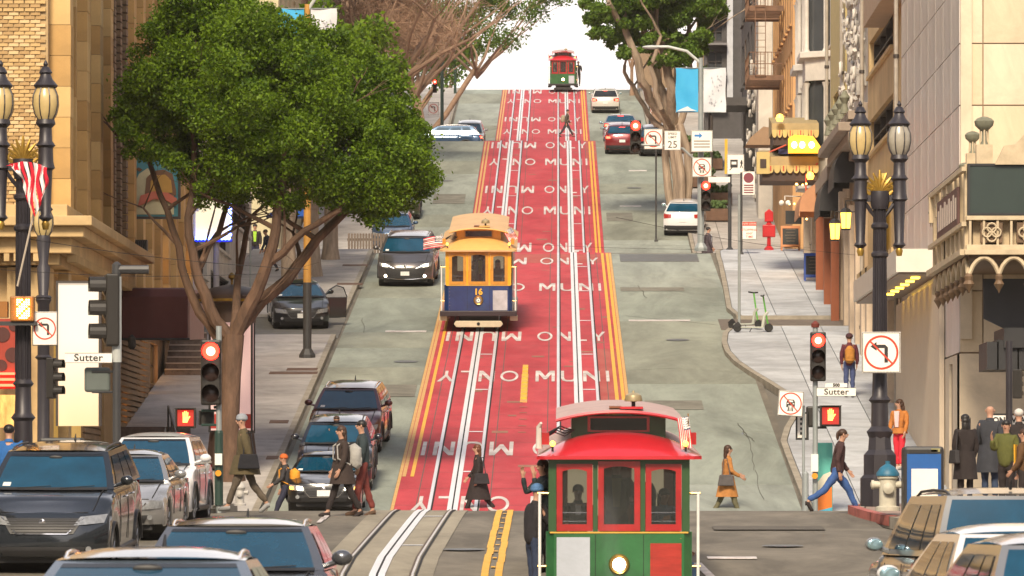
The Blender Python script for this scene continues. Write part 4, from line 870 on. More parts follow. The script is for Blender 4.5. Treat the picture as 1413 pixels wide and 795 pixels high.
    for sd in (-1,1):
        sp = [(.085,.40),(.43,.68)] + ([(.71,.90)] if kind != 'sedan' else [(.70,.84)])
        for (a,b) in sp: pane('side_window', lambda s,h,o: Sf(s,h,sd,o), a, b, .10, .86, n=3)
        # door seams and handles, mirror
        for x in (c0-.42, c0-1.45):
            M().tube([(x+.10,sd*(w*1.012),.42),(x,sd*(w*1.016),.72),(x-.03,sd*(w+.002),belt-.12)], .007, 4).out('door_seam', dark, t)
        for x in (c0-1.25,c0-2.15): M().tube([(x,sd*(w+.008),belt-.20),(x+.05,sd*(w+.035),belt-.19),(x+.16,sd*(w+.035),belt-.19),(x+.2,sd*(w+.008),belt-.20)], .013, 6).out('door_handle', pm if slim else trim, t, smooth=True)
        mr = M().blob((c0-.40,sd*(w+.115),belt+.09), (.075,.105,.078), 12, 8); mr.tube([(c0-.42,sd*(w-.08),belt+.0),(c0-.40,sd*(w+.06),belt+.05)], .03, 6)
        mo = mr.out('side_mirror', pm if not slim else blackp, t, smooth=True)
        M().blob((c0-.475,sd*(w+.115),belt+.09), (.012,.09,.062), 12, 8).out('mirror_glass', mat('mirror_glass',(.30,.45,.50),.08,metal=.6), mo, smooth=True)
        for x in (xf,xr):
            wh = bpy.data.objects.new('wheel', tyre_me); C.objects.link(wh); wh.parent = t; wh.location = (x, sd*(w-.13), r)
            place(rim_me, 'rim', wh, (0,0,0), rot=(0,0,0 if sd > 0 else math.pi))
        if rails:
            zr0 = zr_+.03; a = M().tube([(c1-.12,sd*(wr-.05),zr0-.03),(c1-.35,sd*(wr-.05),zr0+.018),((c1+c2)/2,sd*(wr-.05),zr0+.035),(c2+.35,sd*(wr-.05),zr0+.018),(c2+.1,sd*(wr-.05),zr0-.03)], .016, 8)
            a  .out('roof_rail', railm or trim, t, smooth=True)
    if kind in ('suv','van') or rails:      # dark cladding round the arches and along the sills
        for sd in (-1,1):
            m = M()
            for x in (xf,xr): m.tube([D((x+.43*math.cos(a),sd*(w*1.005),r+.43*math.sin(a))) for a in np.linspace(-.1,math.pi+.1,15)], .032, 5)
            m.tube([(xf-.42,sd*(w*.995),.29),(xr+.42,sd*(w*.995),.29)], .05, 6); m.out('cladding', blackp, t, smooth=True)
    hs = M()
    for sd in (-1,1): hs.tube([D((x,sd*w*(.80-.04*(x-c0)/(h2-c0)),ztop(x)+.012)) for x in np.linspace(c0+.03,h2-.10,8)], .008, 4)
    hs.tube([D((h2-.055,y,ztop(h2-.055)-.0)) for y in np.linspace(-.7*w,.7*w,9)], .007, 4); hs.out('bonnet_seam', dark, t)
    # cowl strip, wipers
    M().grid(lambda a,b: Ff(a*1.8-.9, -.02+b*.07, .012), 10, 1).out('cowl', blackp, t)
    for s in (-.55,.15): M().tube([Ff(s,.02,.02),Ff(s+.55,.085,.018)], .006, 4).out('wiper', blackp, t)
    def fp(nm, co, mt, o=.012, n=6, rear_=False, par=None, th=.0):
        """patch on nose (or tail): co = four (y,z)"""
        (a,b),(c,d),(e_,f),(g_,h) = co
        def fn(s,v):
            y = (a*(1-s)+c*s)*(1-v)+(g_*(1-s)+e_*s)*v; z = (b*(1-s)+d*s)*(1-v)+(h*(1-s)+f*s)*v
            p = D((h2 if not rear_ else -h2, y, z)); return (p[0]+(o if not rear_ else -o), p[1], p[2])
        m = M(); m.grid(fn, n, n); return m.out(nm, mt, par or t, smooth=True)
    if front:
        nz = nose
        fp('grille', [(-.50*w,nz-.30),(.50*w,nz-.30),(.66*w,nz-.06),(-.66*w,nz-.06)] if grille != 'wide' else [(-.62*w,.30),(.62*w,.30),(.80*w,nz-.17),(-.80*w,nz-.17)], blackp, .014)
        gz0, gz1 = (nz-.29, nz-.08) if grille != 'wide' else (.33, nz-.19)
        ns = 5 if grille != 'wide' else 8
        for i in range(ns):
            z = gz0+(gz1-gz0)*(i+.5)/ns; hw = (.48+.14*(i/ns))*w if grille != 'wide' else (.60+.16*i/ns)*w
            M().tube([tuple(Vector(D((h2,y,z)))+Vector((.018,0,0))) for y in np.linspace(-hw,hw,9)], .009, 4).out('grille_slat', trim if grille == 'chrome' else mat('grille_grey',(.07,.07,.075),.4), t)
        M().tube([tuple(Vector(D((h2,y,z)))+Vector((.02,0,0))) for y,z in ([(-.66*w,nz-.05),(-.4*w,nz-.30),(.4*w,nz-.30),(.66*w,nz-.05)] if grille != 'wide' else [(-.7*w,.33),(-.3*w,.29),(.3*w,.29),(.7*w,.33)])], .014, 5).out('grille_trim', trim, t, smooth=True)
        fp('lower_intake', [(-.62*w,.30),(.62*w,.30),(.70*w,.44),(-.70*w,.44)], blackp, .010)
        M().lathe([(.045,0),(.05,.02),(.02,.03)], 14, tuple(Vector(D((h2,0,nz-.12)))+Vector((.01,0,0))), 'X').out('badge', chrome, t, smooth=True)
        for sd in (-1,1):
            hz = .13 if not slim else .085
            q = [(sd*.50*w,nz-.17),(sd*.96*w,nz-.14),(sd*1.0*w,nz-.14+hz),(sd*.60*w,nz-.17+hz)]
            hl = fp('headlight', q, headg, .016)
            if lights == 'on': fp('lamp', [(sd*.66*w,nz-.14),(sd*.86*w,nz-.13),(sd*.88*w,nz-.04),(sd*.70*w,nz-.06)], headon, .03, 4, par=hl)
            if lights in ('on','strip'): fp('light_strip', [(sd*.40*w,nz-.20),(sd*.70*w,nz-.09),(sd*.74*w,nz-.055),(sd*.44*w,nz-.175)], headed, .034, 4, par=hl)
            if lights == 'amber':
                fp('lamp', [(sd*.58*w,nz-.14),(sd*.76*w,nz-.13),(sd*.77*w,nz-.05),(sd*.60*w,nz-.06)], headon, .03, 4, par=hl)
                fp('turn_lamp', [(sd*.86*w,nz-.13),(sd*.97*w,nz-.12),(sd*.97*w,nz-.05),(sd*.87*w,nz-.06)], amber, .035, 4, par=hl)
            p = D((h2,sd*.74*w,.40)); fg = M().lathe([(.05,0),(.045,.02)], 12, (p[0]+.015,p[1],p[2]), 'X'); fg.out('fog_light', headon if lights == 'on' else headg, t)
        if plate: fp('license_plate', [(-.16,.42),(.16,.42),(.16,.56),(-.16,.56)], platem, .04, 1)
    if rear:
        fp('rear_bumper', [(-.98*w,.30),(.98*w,.30),(.98*w,.50),(-.98*w,.50)], blackp if kind != 'sedan' else pm, .012, rear_=True)
        fp('license_plate', [(-.16,.66),(.16,.66),(.16,.80),(-.16,.80)], platem, .02, 1, rear_=True)
        for sd in (-1,1):
            q = [(sd*.62*w,belt-.22),(sd*.99*w,belt-.26),(sd*1.0*w,belt-.06),(sd*.60*w,belt-.08)]
            tl = fp('tail_light', q, tailm or tailg, .016, rear_=True)
            if tail == 'on': fp('lamp', [(sd*.72*w,belt-.21),(sd*.96*w,belt-.22),(sd*.96*w,belt-.10),(sd*.72*w,belt-.11)], tailon, .03, 4, rear_=True, par=tl)
        if tail == 'on': fp('brake_light', [(-.16,0),(.16,0),(.16,.01),(-.16,.01)], tailon, .0, 1, rear_=True).location = (.30,0,H-.12) if kind != 'sedan' else (.9,0,belt+.12)
        if bar: M().tube([Rf(-.05,.26,.02),Rf(-.42,.30,.02)], .010, 4).out('wiper', blackp, t)
        M().tube([(c2+.18,0,H),(c2+.10,0,H+.10)], [.02,.006], 6).out('antenna', blackp, t)
    return t
DOWN, UP = R(-90), R(90)
def at(px, Y, lane_dz=0): return ((px-VX)/F*Y, Y, zr(Y)+lane_dz)
silver = paint('silver_paint', (.36,.36,.36), .6, .22); whitep = paint('white_paint', (.72,.72,.73), 0); slate = paint('slate_paint', (.028,.034,.042), .5, .2)
warmg = paint('warm_silver_paint', (.21,.215,.22), .2, .3); blackc = paint('black_paint', (.012,.012,.014), .2); darkred = paint('dark_red_paint', (.10,.015,.018), .4)
bluec = paint('blue_paint', (.02,.06,.13), .4); navy = paint('midnight_paint', (.018,.022,.035), .4); gunm = paint('gunmetal_paint', (.10,.09,.09), .5)
CL = 'cars queueing down the left lane towards the camera'
Yc = 92.5                        # nearest queueing cars, by the distance of their nose
vehicle('parked_suv', 'large slate grey SUV with black roof rails and wide dark grille, lower left', 'SUV', at(86,92.6), DOWN-R(2.5), .06, 5.0, 1.03, 1.90, 'suv', slate, 1.24, .94, rails=True, railm=blackp, grille='mesh', group=CL, plate=False)
vehicle('silver_sedan', 'silver sedan squeezed between the large grey SUV and the white SUV', 'sedan', at(180,102.0), DOWN-R(2.5), .035, 4.5, .84, 1.50, 'sedan', silver, .96, .70, rails=False, group=CL)
vehicle('white_suv', 'white SUV with white mirror behind the silver sedan at left', 'SUV', at(216,107.4), DOWN-R(2.5), .02, 4.5, .86, 1.66, 'suv', whitep, 1.06, .80, rails=False, group=CL)
vehicle('silver_suv', 'silver SUV with pale roof bow, seen from its roof and windscreen at the bottom left', 'SUV', (-3.16,57.5,zr(57)), DOWN, 0, 4.7, .93, 1.53, 'suv', paint('dull_silver_paint',(.13,.135,.15),.6,.2), 1.0, .86, rails=True, group=CL)
vehicle('pale_blue_car', 'pale blue-grey car cut off by the bottom edge, only its roof showing', 'car', (-2.86,41.0,zr(41)), DOWN, 0, 4.5, .90, 1.44, 'hatch', paint('pale_blue_paint',(.15,.19,.24),.5,.22), .95, .8, rails=True, group=CL)
# right lane, seen from behind
CR = 'cars queueing in the right lane seen from behind'
vehicle('warm_silver_suv', 'warm silver SUV seen from behind with open view mirror, at the lower right', 'SUV', (4.69,64.2,zr(64)), UP+R(7), 0, 4.8, .96, 1.80, 'suv', warmg, 1.04, .86, group=CR, tailm=mat('clear_tail_lens',(.55,.45,.42),.12,coat=1,var=.4,scale=12), railm=blackp)
vehicle('white_hatchback', 'small white hatchback squeezed between two silver cars at the lower right', 'car', (3.95,50.6,zr(50)), UP+R(5), 0, 4.2, .86, 1.53, 'hatch', whitep, .95, .78, rails=False, group=CR)
vehicle('silver_hatchback', 'silver car with brown tinted windows cut by the lower right corner', 'car', (3.62,41.6,zr(41)), UP+R(5), 0, 4.4, .88, 1.55, 'hatch', silver, .95, .80, rails=False, group=CR)
# block 1
ya = 133.3
vehicle('black_sedan', 'old black sedan with lit amber turn lamps waiting behind the crossing', 'sedan', at(452,ya+2.3,0), DOWN, .02, 4.5, .86, 1.42, 'sedan', blackc, .94, .70, rails=False, lights='amber', group=CL)
vehicle('dark_suv', 'black SUV with a red-shirted driver behind the old black sedan', 'SUV', at(466,141.6), DOWN, SL1, 4.3, .90, 1.60, 'suv', navy, 1.06, .80, rails=True, lights='strip', group=CL, trim=blackp)
vehicle('brown_suv', 'dark wine red SUV third in the queue with one bright headlight', 'SUV', at(484,150.2), DOWN-R(3), SL1, 4.5, .92, 1.60, 'suv', darkred, 1.04, .78, rails=True, lights='strip', group=CL)
Yv = YG(397,180,217)
vehicle('minivan', 'dark grey minivan with lit headlights and roof rails coming down beside the blue cable car', 'minivan', at(564,Yv+2.5), DOWN-R(1.5), SL1, 5.0, .97, 1.74, 'van', gunm, 1.14, .86, lights='on', grille='wide', rails=True)
ac = vehicle('black_parked_sedan', 'black parked sedan with its door standing open on the left driveway', 'sedan', at(411,YG(457,150,200)+2.3), DOWN+R(6), SL1, 4.6, .90, 1.44, 'sedan', blackc, .97, .72, rails=False, grille='mesh')
# its open driver's door
m = M().prism([(0,.28),(.80,.28),(.84,.93),(0,.95)], .07, 'Y'); d = m.out('open_door', blackc, ac, bevel=.02); d.location = (.85,.76,0); d.rotation_euler = (0,0,R(180-72))
M().prism([(.04,.95),(.80,.93),(.70,1.22),(.48,1.30),(.26,1.18)], .02, 'Y', .02).out('door_glass', mat('clear_door_glass',(.03,.06,.08),.05,alpha=.22), d)
M().tube([(.0,.03,.95),(.24,.03,1.19),(.48,.03,1.32),(.72,.03,1.24),(.84,.03,.93)], .022, 6).out('door_frame', blackc, d)
# block 2
vehicle('blue_kerb_car', 'blue-black car parked at the left kerb above the minivan', 'car', at(543,252), DOWN, SL2, 4.4, .88, 1.50, 'hatch', bluec, .96, .8, rails=False)
vehicle('green_truck', 'dark olive car with lit amber lamp half hidden by foliage at the left kerb', 'car', at(552,266), DOWN, SL2, 4.6, .95, 1.75, 'suv', paint('olive_paint',(.03,.045,.02),.2), 1.1, .92, lights='strip')
vehicle('white_kerb_hatchback', 'white hatchback seen from behind, parked at the right kerb near the tree', 'hatchback', at(945,YG(327,242,262)+2.2), UP-R(4), SL2, 4.4, .87, 1.50, 'hatch', whitep, 1.0, .82, rails=False, tail='off')
vehicle('dark_hatchback', 'dark car painted with its brake-light glow below the silver one on the upper right lane', 'car', at(858,YG(214,260,307)+2.2), UP, SL2, 4.5, .90, 1.52, 'hatch', paint('brake_glow_paint',(.20,.015,.02),.3), 1.0, .82, rails=False, tail='on')  # red glow of the brake lights put into the dark body paint
vehicle('silver_brake_car', 'silver car with glowing brake lights above the dark car', 'car', at(856,311.5), UP, .03, 4.6, .92, 1.50, 'hatch', paint('lilac_silver_paint',(.30,.28,.32),.4), .98, .82, rails=False, tail='on')
vehicle('dark_tree_car', 'dark car parked behind the big right-hand tree', 'car', at(905,300.5), UP, SL2, 4.5, .9, 1.55, 'suv', navy, 1.0, .85, tail='off')
# block 3
vehicle('white_climbing_suv', 'white SUV with red tail lights climbing to the crest at right', 'SUV', at(835,YG(157,345,400)+2.2), UP, SL3, 4.6, .93, 1.62, 'suv', paint('cream_white_paint',(.62,.60,.56),.1), 1.02, .85, tail='on', glass=glassd)
vehicle('white_descending_suv', 'pale silver SUV coming down towards the upper left crossing', 'SUV', at(648,357), DOWN, SL3, 4.6, .92, 1.62, 'suv', paint('ice_paint',(.50,.53,.56),.2), 1.0, .84)
vehicle('blue_turning_suv', 'blue SUV side-on with red tail light crossing at the upper left intersection', 'SUV', at(611,322), R(178), 0, 4.6, .93, 1.62, 'suv', bluec, 1.02, .85, tail='on')
# seen occupants
def driver(car, shirt, sd=-.36, x=.1):
    pass
# ------------------------------------------------------------------ cable cars
brass = mat('brass', (.55,.33,.10), .3, metal=.9); wood = mat('varnished_wood', (.20,.07,.03), .45, var=.25, scale=4)
clear = mat('window_glass', (.03,.035,.035), .05, alpha=.42, spec=1.)
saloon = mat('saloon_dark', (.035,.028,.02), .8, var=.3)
flagr = mat('flag_red', (.68,.015,.04), .7); flagw = mat('flag_white', (.85,.83,.80), .7); flagb = mat('flag_blue', (.02,.03,.14), .7)
def flag(parent, loc, sz, ang, name='flag', top=None, droop=.0, wave=.04, vertical=False):
    f = bpy.data.objects.new(name, None); C.objects.link(f); f.location = loc; f.rotation_euler = ang
    if parent: f.parent = parent
    w, h = sz
    def S_(u, v):            # cloth with folds, u along stripes
        return (u*w, wave*math.sin(u*9+v*3)*(.3+u)+.02*math.sin(v*12), -v*h-droop*u*u*w)
    for i in range(13):
        u0 = .42 if i < 7 else 0
        M().grid(lambda a,b: S_(u0+(1-u0)*a, (i+b)/13), 8, 1).out('stripe', flagr if i%2 == 0 else flagw, f, smooth=True)
    M().grid(lambda a,b: S_(.42*a, b*7/13), 5, 5).out('canton', flagb, f, smooth=True)
    m = M()
    for i in range(5):
        for j in range(5):
            q = S_(.04+.075*i+.02*(j%2), (.6+j*1.3)/13); m.box(q[0]-.011*w/.4,q[0]+.011*w/.4,q[1]-.004,q[1]+.004,q[2]-.012*w/.4,q[2]+.012*w/.4)
    m.out('stars', flagw, f, kind='stuff'); return f
def cable_car(name, label, loc, slope, body, frame, post, hoodm, roofm, stripe, skirt, bumper, panelL=None, panelR=None, number=None, lamp=True, group='cable cars on the hill', clerm=None, yaw=0):
    t = thing(name, label, 'cable car', loc, DOWN+yaw, group, slope)
    bw = 1.08; x1 = 4.1; x0 = -4.1; B = 1.50; E = 2.60
    # running gear
    m = M().box(x0+.3,x1-.35,-.62,.62,.30,.62); m.out('truck_frame', blackp, t)
    for x in (-2.6,-1.4,1.6,2.8):
        for s in (-1,1): M().lathe([(.28,-.05),(.30,-.04),(.30,.03),(.33,.05),(.05,.06)], 16, (x,s*.53,.30), 'Y').out('wheel', mat('iron_wheel',(.06,.055,.05),.5,metal=.6), t, smooth=True)
    M().prism([(-.72,.36),(-.78,.26),(-.70,.16),(.70,.16),(.78,.26),(.72,.36)], .10, 'X', x1-.10).out('fender', skirt, t, bevel=.02)
    M().lathe([(.05,0),(.05,.02)], 12, (x1+.005,0,.27), 'X').out('coupling_hole', dark, t)
    M().box(x1-.12,x1+.08,-1.22,1.22,.52,.68).out('bumper', bumper, t, bevel=.015)
    for s in (-1,1): M().box(x1-.55,x1-.1,s*1.0,s*1.24,.36,.50).out('step', skirt, t)
    # lower dash with chamfered corners
    m = M().prism([(x1,-bw+.12),(x1,bw-.12),(x1-.14,bw),(x1-.9,bw),(x1-.9,-bw),(x1-.14,-bw)], B-.66, 'Z', .66); m.out('dash', body, t, bevel=.01)
    for y in (-.35,.36): M().box(x1+.001,x1+.008,y-.004,y+.004,.70,B-.04).out('dash_seam', dark, t)
    for s in (-1,1):
        m = M()
        for k in range(7): m.blob((x1+.004,s*(bw-.17),.74+k*.11), (.004,.009,.009), 6, 4)
        m.out('rivets', brass, t)
    M().box(x1-.02,x1+.012,-bw+.06,bw-.06,B-.022,B).out('belt_moulding', stripe, t)
    # posts and framed windows
    yy = [(-bw+.04,-bw+.155),(-.385,-.315),(.315,.385),(bw-.155,bw-.04)]
    for a,b in yy: M().box(x1-.10,x1-.01,a,b,B,E).out('post', post, t)
    M().box(x1-.10,x1-.012,-bw+.04,bw-.04,E-.12,E).out('header', post, t)
    for (a,b,c,d) in ((-bw+.16,-.39,B+.01,E-.10),(-.31,.31,B+.01,E-.06),(.39,bw-.16,B+.01,E-.10)):
        fw = .085; m = M().box(x1-.09,x1+.012,a,a+fw,c,d); m.box(x1-.09,x1+.012,b-fw,b,c,d); m.box(x1-.088,x1+.010,a+fw,b-fw,c,c+.10)
        # arched head
        n = 10; pts = [(a+fw,d)]+[(a+fw+(b-a-2*fw)*i/n, d-.075-.035*(2*i/n-1)**2) for i in range(n+1)]+[(b-fw,d)]
        m.prism(pts, .098, 'X', x1-.088); f = m.out('window_frame', frame, t)
        M().box(x1-.05,x1-.045,a+fw,b-fw,c+.1,d-.07).out('pane', clear, f)
        if abs(a+b) > .1:
            for z in (c+.14,c+.27): M().tube([(x1-.10,a+fw,z),(x1-.10,b-fw,z)], .010, 6).out('guard_rail', chrome, f)
    # cabin walls behind, seats and saloon
    m = M().box(-1.2,-1.1,-.9,.9,.7,E-.05); m.out('saloon_bulkhead', wood, t)
    for (a,b) in ((-.75,-.25),(.25,.75)): M().box(-1.09,-1.08,a,b,1.55,2.35).out('bulkhead_window', mat('warm_window',(.45,.42,.30),.3,emit=(.9,.75,.45),es=.35), t)
    for s in (-1,1):
        M().box(x0,-1.2,s*.98,s*1.02,.66,1.45).out('side_panel', body, t)
        for k in range(5): M().box(x0+.1+k*.56,x0+.16+k*.56,s*.97,s*1.02,1.45,E).out('side_post', post, t)
        M().box(-1.1,x1-1.0,s*.70,s*.74,.75,1.35).out('bench_back', wood, t); M().box(-1.1,x1-1.0,s*.72,s*1.08,1.02,1.07).out('bench_seat', wood, t)
        M().box(x0+.2,x1-.3,s*.9,s*1.20,.42,.47).out('running_board', wood, t)
        for k in range(3): 
            x = -1.0+k*1.5; M().tube([(x,s*1.06,.47),(x,s*1.06,E-.05)], .02, 8).out('side_pole', chrome, t)
        # front grab poles with brass brackets
        gp = M().tube([(x1-.22,s*1.17,.60),(x1-.22,s*1.17,2.08)], .024, 10).out('grab_pole', mat('white_pole',(.78,.78,.76),.25), t, smooth=True)
        for z in (.98,2.06): M().tube([(x1-.22,s*1.20,z),(x1-.22,s*1.02,z)], .020, 8).out('brass_bracket', brass, gp)
        for q in (1,2):
            M().tube([(x1-.22-q*.5,s*(1.17+q*.012),.60),(x1-.22-q*.5,s*(1.17+q*.012),2.05)], .020, 8).out('grab_pole', chrome, t)
    M().box(x0,x1-.9,-.98,.98,.62,.68).out('floor', wood, t)
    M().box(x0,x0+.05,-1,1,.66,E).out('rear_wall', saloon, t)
    # main roof: hood over the platform then the long deck
    def rf(u, v, top=0):
        y = (u*2-1)*1.20; x = x1+.10-v*.98; z = E+.02+.34*(1-abs(y/1.20)**2.4)*(math.sin(math.pi/2*v)**.9)
        return (x+.05*(1-(y/1.2)**2)*(1-v), y, z)
    m = M().grid(lambda u,v: rf(u,v), 20, 8); m.out('hood', hoodm, t, smooth=True)
    m = M().grid(lambda u,v: (x1-.88+(x0-.1-x1+.88)*v, (u*2-1)*1.20, E+.02+.34*(1-abs(u*2-1)**2.4)), 16, 4); m.out('deck_roof', roofm, t, smooth=True)
    m = M(); m.prism([(x1+.15,-1.10),(x1+.15,1.10),(x1+.06,1.215),(x0-.1,1.215),(x0-.1,-1.215),(x1+.06,-1.215)], .05, 'Z', E-.03); m.out('eave', clerm or roofm, t)
    # clerestory
    cx = x1-.80
    m = M().box(x0+1.6,cx,-.70,.70,E+.18,E+.60); m.out('clerestory', post, t)
    M().box(cx,cx+.006,-.42,.42,E+.38,E+.56).out('clerestory_window', glassd, t)
    for (a,b,c,d) in ((-.46,.46,E+.56,E+.585),(-.46,.46,E+.355,E+.38),(-.46,-.42,E+.38,E+.56),(.42,.46,E+.38,E+.56)): M().box(cx,cx+.014,a,b,c,d).out('clerestory_trim', frame, t)
    def cr(u,v,dz=0): 
        y = (u*2-1)*.93; return (cx+.32+.06*(1-(y/.93)**2)+(x0+1.3-cx-.32)*v, y, E+.60+.13*(1-abs(y/.93)**2.2)-.05*max(0,1-v*9)+dz)
    m = M().grid(lambda u,v: cr(u,v), 16, 12); m.grid(lambda u,v: cr(u,v,-.045), 16, 12); m.grid(lambda u,v: cr(u,0,-.045*v), 16, 1)
    for q in (0,1): m.grid(lambda u,v: cr(q,u,-.045*v), 12, 1)
    m.out('upper_roof', roofm, t, smooth=30)
    M().tube([tuple(Vector(cr(i/16,0,-.022))+Vector((.005,0,0))) for i in range(17)], .026, 6).out('roof_edge', clerm or hoodm, t, smooth=True)
    b = M().lathe([(.03,0),(.03,.10),(.06,.11),(.02,.12)], 12, (cx+.05,.22,E+.70)); b.out('bell_stand', blackp, t)
    M().lathe([(.13,.11),(.135,.13),(.115,.20),(.06,.235),(.02,.24),(.015,.27)], 18, (cx+.05,.22,E+.70)).out('bell', mat('bell_bronze',(.42,.34,.20),.4,metal=.4), t, smooth=True)
    M().box(cx+.0,cx+.3,.02,.36,E+.70,E+.735).out('bell_base', hoodm, t)
    M().box(cx-.1,cx+.2,-.14,.04,E+.71,E+.74).out('roof_hatch', wood, t)
    for s in (-1,1):
        M().tube([(x1-.02,s*.98,E+.08),(x1-.02,s*.98,E+.20)], .018, 6).out('marker_stem', blackp, t)
        M().blob((x1+.0,s*.98,E+.20), .042, 10, 8).out('marker_lamp', amber, t, smooth=True)
        M().box(x1-.35,x1-.17,s*1.03,s*1.14,E+.18,E+.36).out('signal_box', frame, t)
    m = M()
    for k in range(4): m.tube([(x1-.25,-1.12,E+.26+.02*k),(x1-.4,-.95+.03*k,E+.36+.03*k),(x1-.5,-.8,E+.30+.04*k),(x1-.65,-.66,E+.38)], .010, 5)
    m.out('roof_cables', blackp, t)
    M().tube([(x1-.3,-1.18,E+.12),(x1-.3,-1.18,E+.44),(x1-.24,-1.15,E+.50)], [.05,.04,.02], 8).out('roof_horn', mat('pale_cloth',(.6,.55,.5),.7), t, smooth=True)
    # headlight
    M().lathe([(.15,0),(.155,.03),(.135,.06),(.115,.05)], 22, (x1+.002,0,1.02), 'X').out('headlight_rim', brass, t, smooth=True)
    M().lathe([(.115,.0),(.09,.03),(.001,.045)], 20, (x1+.03,0,1.02), 'X').out('headlight', mat('big_lamp',(1,1,1),.3,emit=(1,.80,.52),es=16) if lamp else headg, t, smooth=True)
    if panelL: M().box(x1+.008,x1+.02,-.92,-.43,.70,B-.08).out('poster_panel', panelL, t)
    if panelR: M().box(x1+.008,x1+.02,.46,.92,.70,B-.17).out('side_board', panelR, t)
    if number: 
        text('car_number', number, .26, mat('gold_leaf',(.75,.42,.05),.4), t, (x1+.02,-.0,B-.22), (R(90),0,R(90)), bold=.012)
    return t
greenb = mat('green_enamel', (.022,.14,.04), .28, grime=.3, gscale=1.3, var=.1, coat=.8); redf = mat('red_enamel', (.42,.012,.014), .3, grime=.3, gscale=1.3, var=.08, coat=.8); redh = mat('red_hood', (.52,.02,.03), .3, var=.1, coat=.6)
roofp = mat('dusty_pink_roof', (.46,.32,.29), .6, var=.15, scale=2.); greyp = mat('poster_grey', (.46,.50,.57), .4, grime=.12, gscale=2., var=.06, scale=1.); redw = mat('red_board', (.36,.03,.02), .4, var=.3, scale=2., stretch=(1,1,6))
goldt = mat('gold_trim', (.65,.38,.06), .4); dgreen = mat('dark_green_enamel', (.025,.075,.022), .4, coat=.5)
tram = cable_car('cable_car', 'red and green cable car with glowing headlight and passengers, nearest the camera', (.90,89.6,-1.66), .036, greenb, redf, dgreen, redh, roofp, goldt, mat('grimy_cream',(.35,.30,.22),.7), blackp, greyp, redw, clerm=redh)
flag(tram, (4.02,1.02,3.20), (.46,.17), (R(0),R(80),R(90)), droop=.05, wave=.02); M().tube([(4.0,1.02,2.7),(4.0,1.02,3.24)],.01,5).out('flag_stick',brass,tram)
blueb = mat('blue_enamel', (.010,.04,.16), .3, grime=.3, gscale=1.3, coat=.7); tanf = mat('amber_wood', (.55,.25,.04), .4, var=.2, scale=5); yelp = mat('yellow_enamel', (.78,.38,.02), .35, coat=.5)
tanr = mat('tan_roof', (.62,.40,.20), .6, var=.12, scale=2); tanh = mat('tan_hood', (.70,.40,.12), .5, var=.12)
Yb = 183.5; 
btram = cable_car('cable_car', 'blue and yellow cable car numbered 16 coming down the middle of the hill', ((660-VX)/F*(Yb), Yb+4.3, zr(Yb+4.3)+.02), SL1, blueb, tanf, yelp, tanh, tanr, goldt, mat('cream_fender',(.50,.44,.32),.6), mat('dark_bumper',(.03,.02,.025),.5), None, mat('board_grey',(.42,.42,.46),.5,var=.25,scale=3), number='16', lamp=False)
M().lathe([(.06,0),(.05,.03)], 14, (4.14,0,1.02), 'X').out('lamp_lens', mat('lamp_lens',(.8,.76,.65),.2,emit=(1,.9,.7),es=.5), btram)
flag(btram, (3.9,-1.12,3.05), (.62,.36), (0,0,R(-90)), droop=.15); flag(btram, (3.6,1.05,3.30), (.40,.3), (0,R(60),R(90)))
Yt = 407.5
ttram = cable_car('cable_car', 'red and green cable car just coming over the crest of the hill', ((777-VX)/F*Yt, Yt+4.2, zr(Yt+4.2)-.05), .10, greenb, redf, dgreen, redh, roofp, redf, blackp, blackp, None, greyp, clerm=redf)

ttram.scale = (.86,.86,.86)
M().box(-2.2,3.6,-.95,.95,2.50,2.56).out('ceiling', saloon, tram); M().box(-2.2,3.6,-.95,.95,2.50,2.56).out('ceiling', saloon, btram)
text('line_lettering','Powell & Mason Sts.',.13,goldt,tram,(4.118,0,1.36),(R(90),0,R(90)),bold=.004,depth=.001) if 0 else None
# ------------------------------------------------------------------ people
skinm = mat('skin', (.45,.25,.17), .55, var=.06); skin2 = mat('skin_brown', (.22,.12,.08), .55, var=.06)
hairm = mat('brown_hair', (.05,.022,.012), .6, var=.3, scale=20); hairb = mat('black_hair', (.012,.010,.010), .5, var=.3, scale=20); hairr = mat('auburn_hair', (.12,.04,.018), .5, var=.3, scale=20)
_pc = [0]
def skinmesh(nodes, edges, rad, name, mt, parent, root=0, lv=2):
    bm = bmesh.new(); lay = bm.verts.layers.skin.verify(); vs = []
    for i,p in enumerate(nodes):
        v = bm.verts.new(p); r = rad[i]; v[lay].radius = (r,r) if not hasattr(r,'__len__') else r
        v[lay].use_root = (i == root); vs.append(v)
    for a,b in edges: bm.edges.new((vs[a],vs[b]))
    me = bpy.data.meshes.new(name); bm.to_mesh(me); bm.free()
    o = bpy.data.objects.new(name, me); C.objects.link(o); o.modifiers.new('s','SKIN').use_smooth_shade = True
    sb = o.modifiers.new('u','SUBSURF'); sb.levels = lv; sb.render_levels = lv
    dg = bpy.context.evaluated_depsgraph_get(); m2 = bpy.data.meshes.new_from_object(o.evaluated_get(dg)); bpy.data.objects.remove(o)
    m2.name = name; m2.materials.clear(); m2.materials.append(mt)
    for p in m2.polygons: p.use_smooth = True
    if name != 'body':
        from mathutils import noise
        _pc[0] += 3.7
        for v in m2.vertices:
            q = v.co*11; q.z *= .6; v.co += v.normal*(.016*noise.noise(q+Vector((_pc[0],0,0)))+.008*noise.noise(q*2.3))
    o = bpy.data.objects.new(name, m2); C.objects.link(o); o.parent = parent; return o
def cloth(c): 
    k = 'cloth_%02d_%02d_%02d' % tuple(int(x*99) for x in c)
    return mat(k, c, .85, var=.22, scale=7, bump=.5, bscale=14)
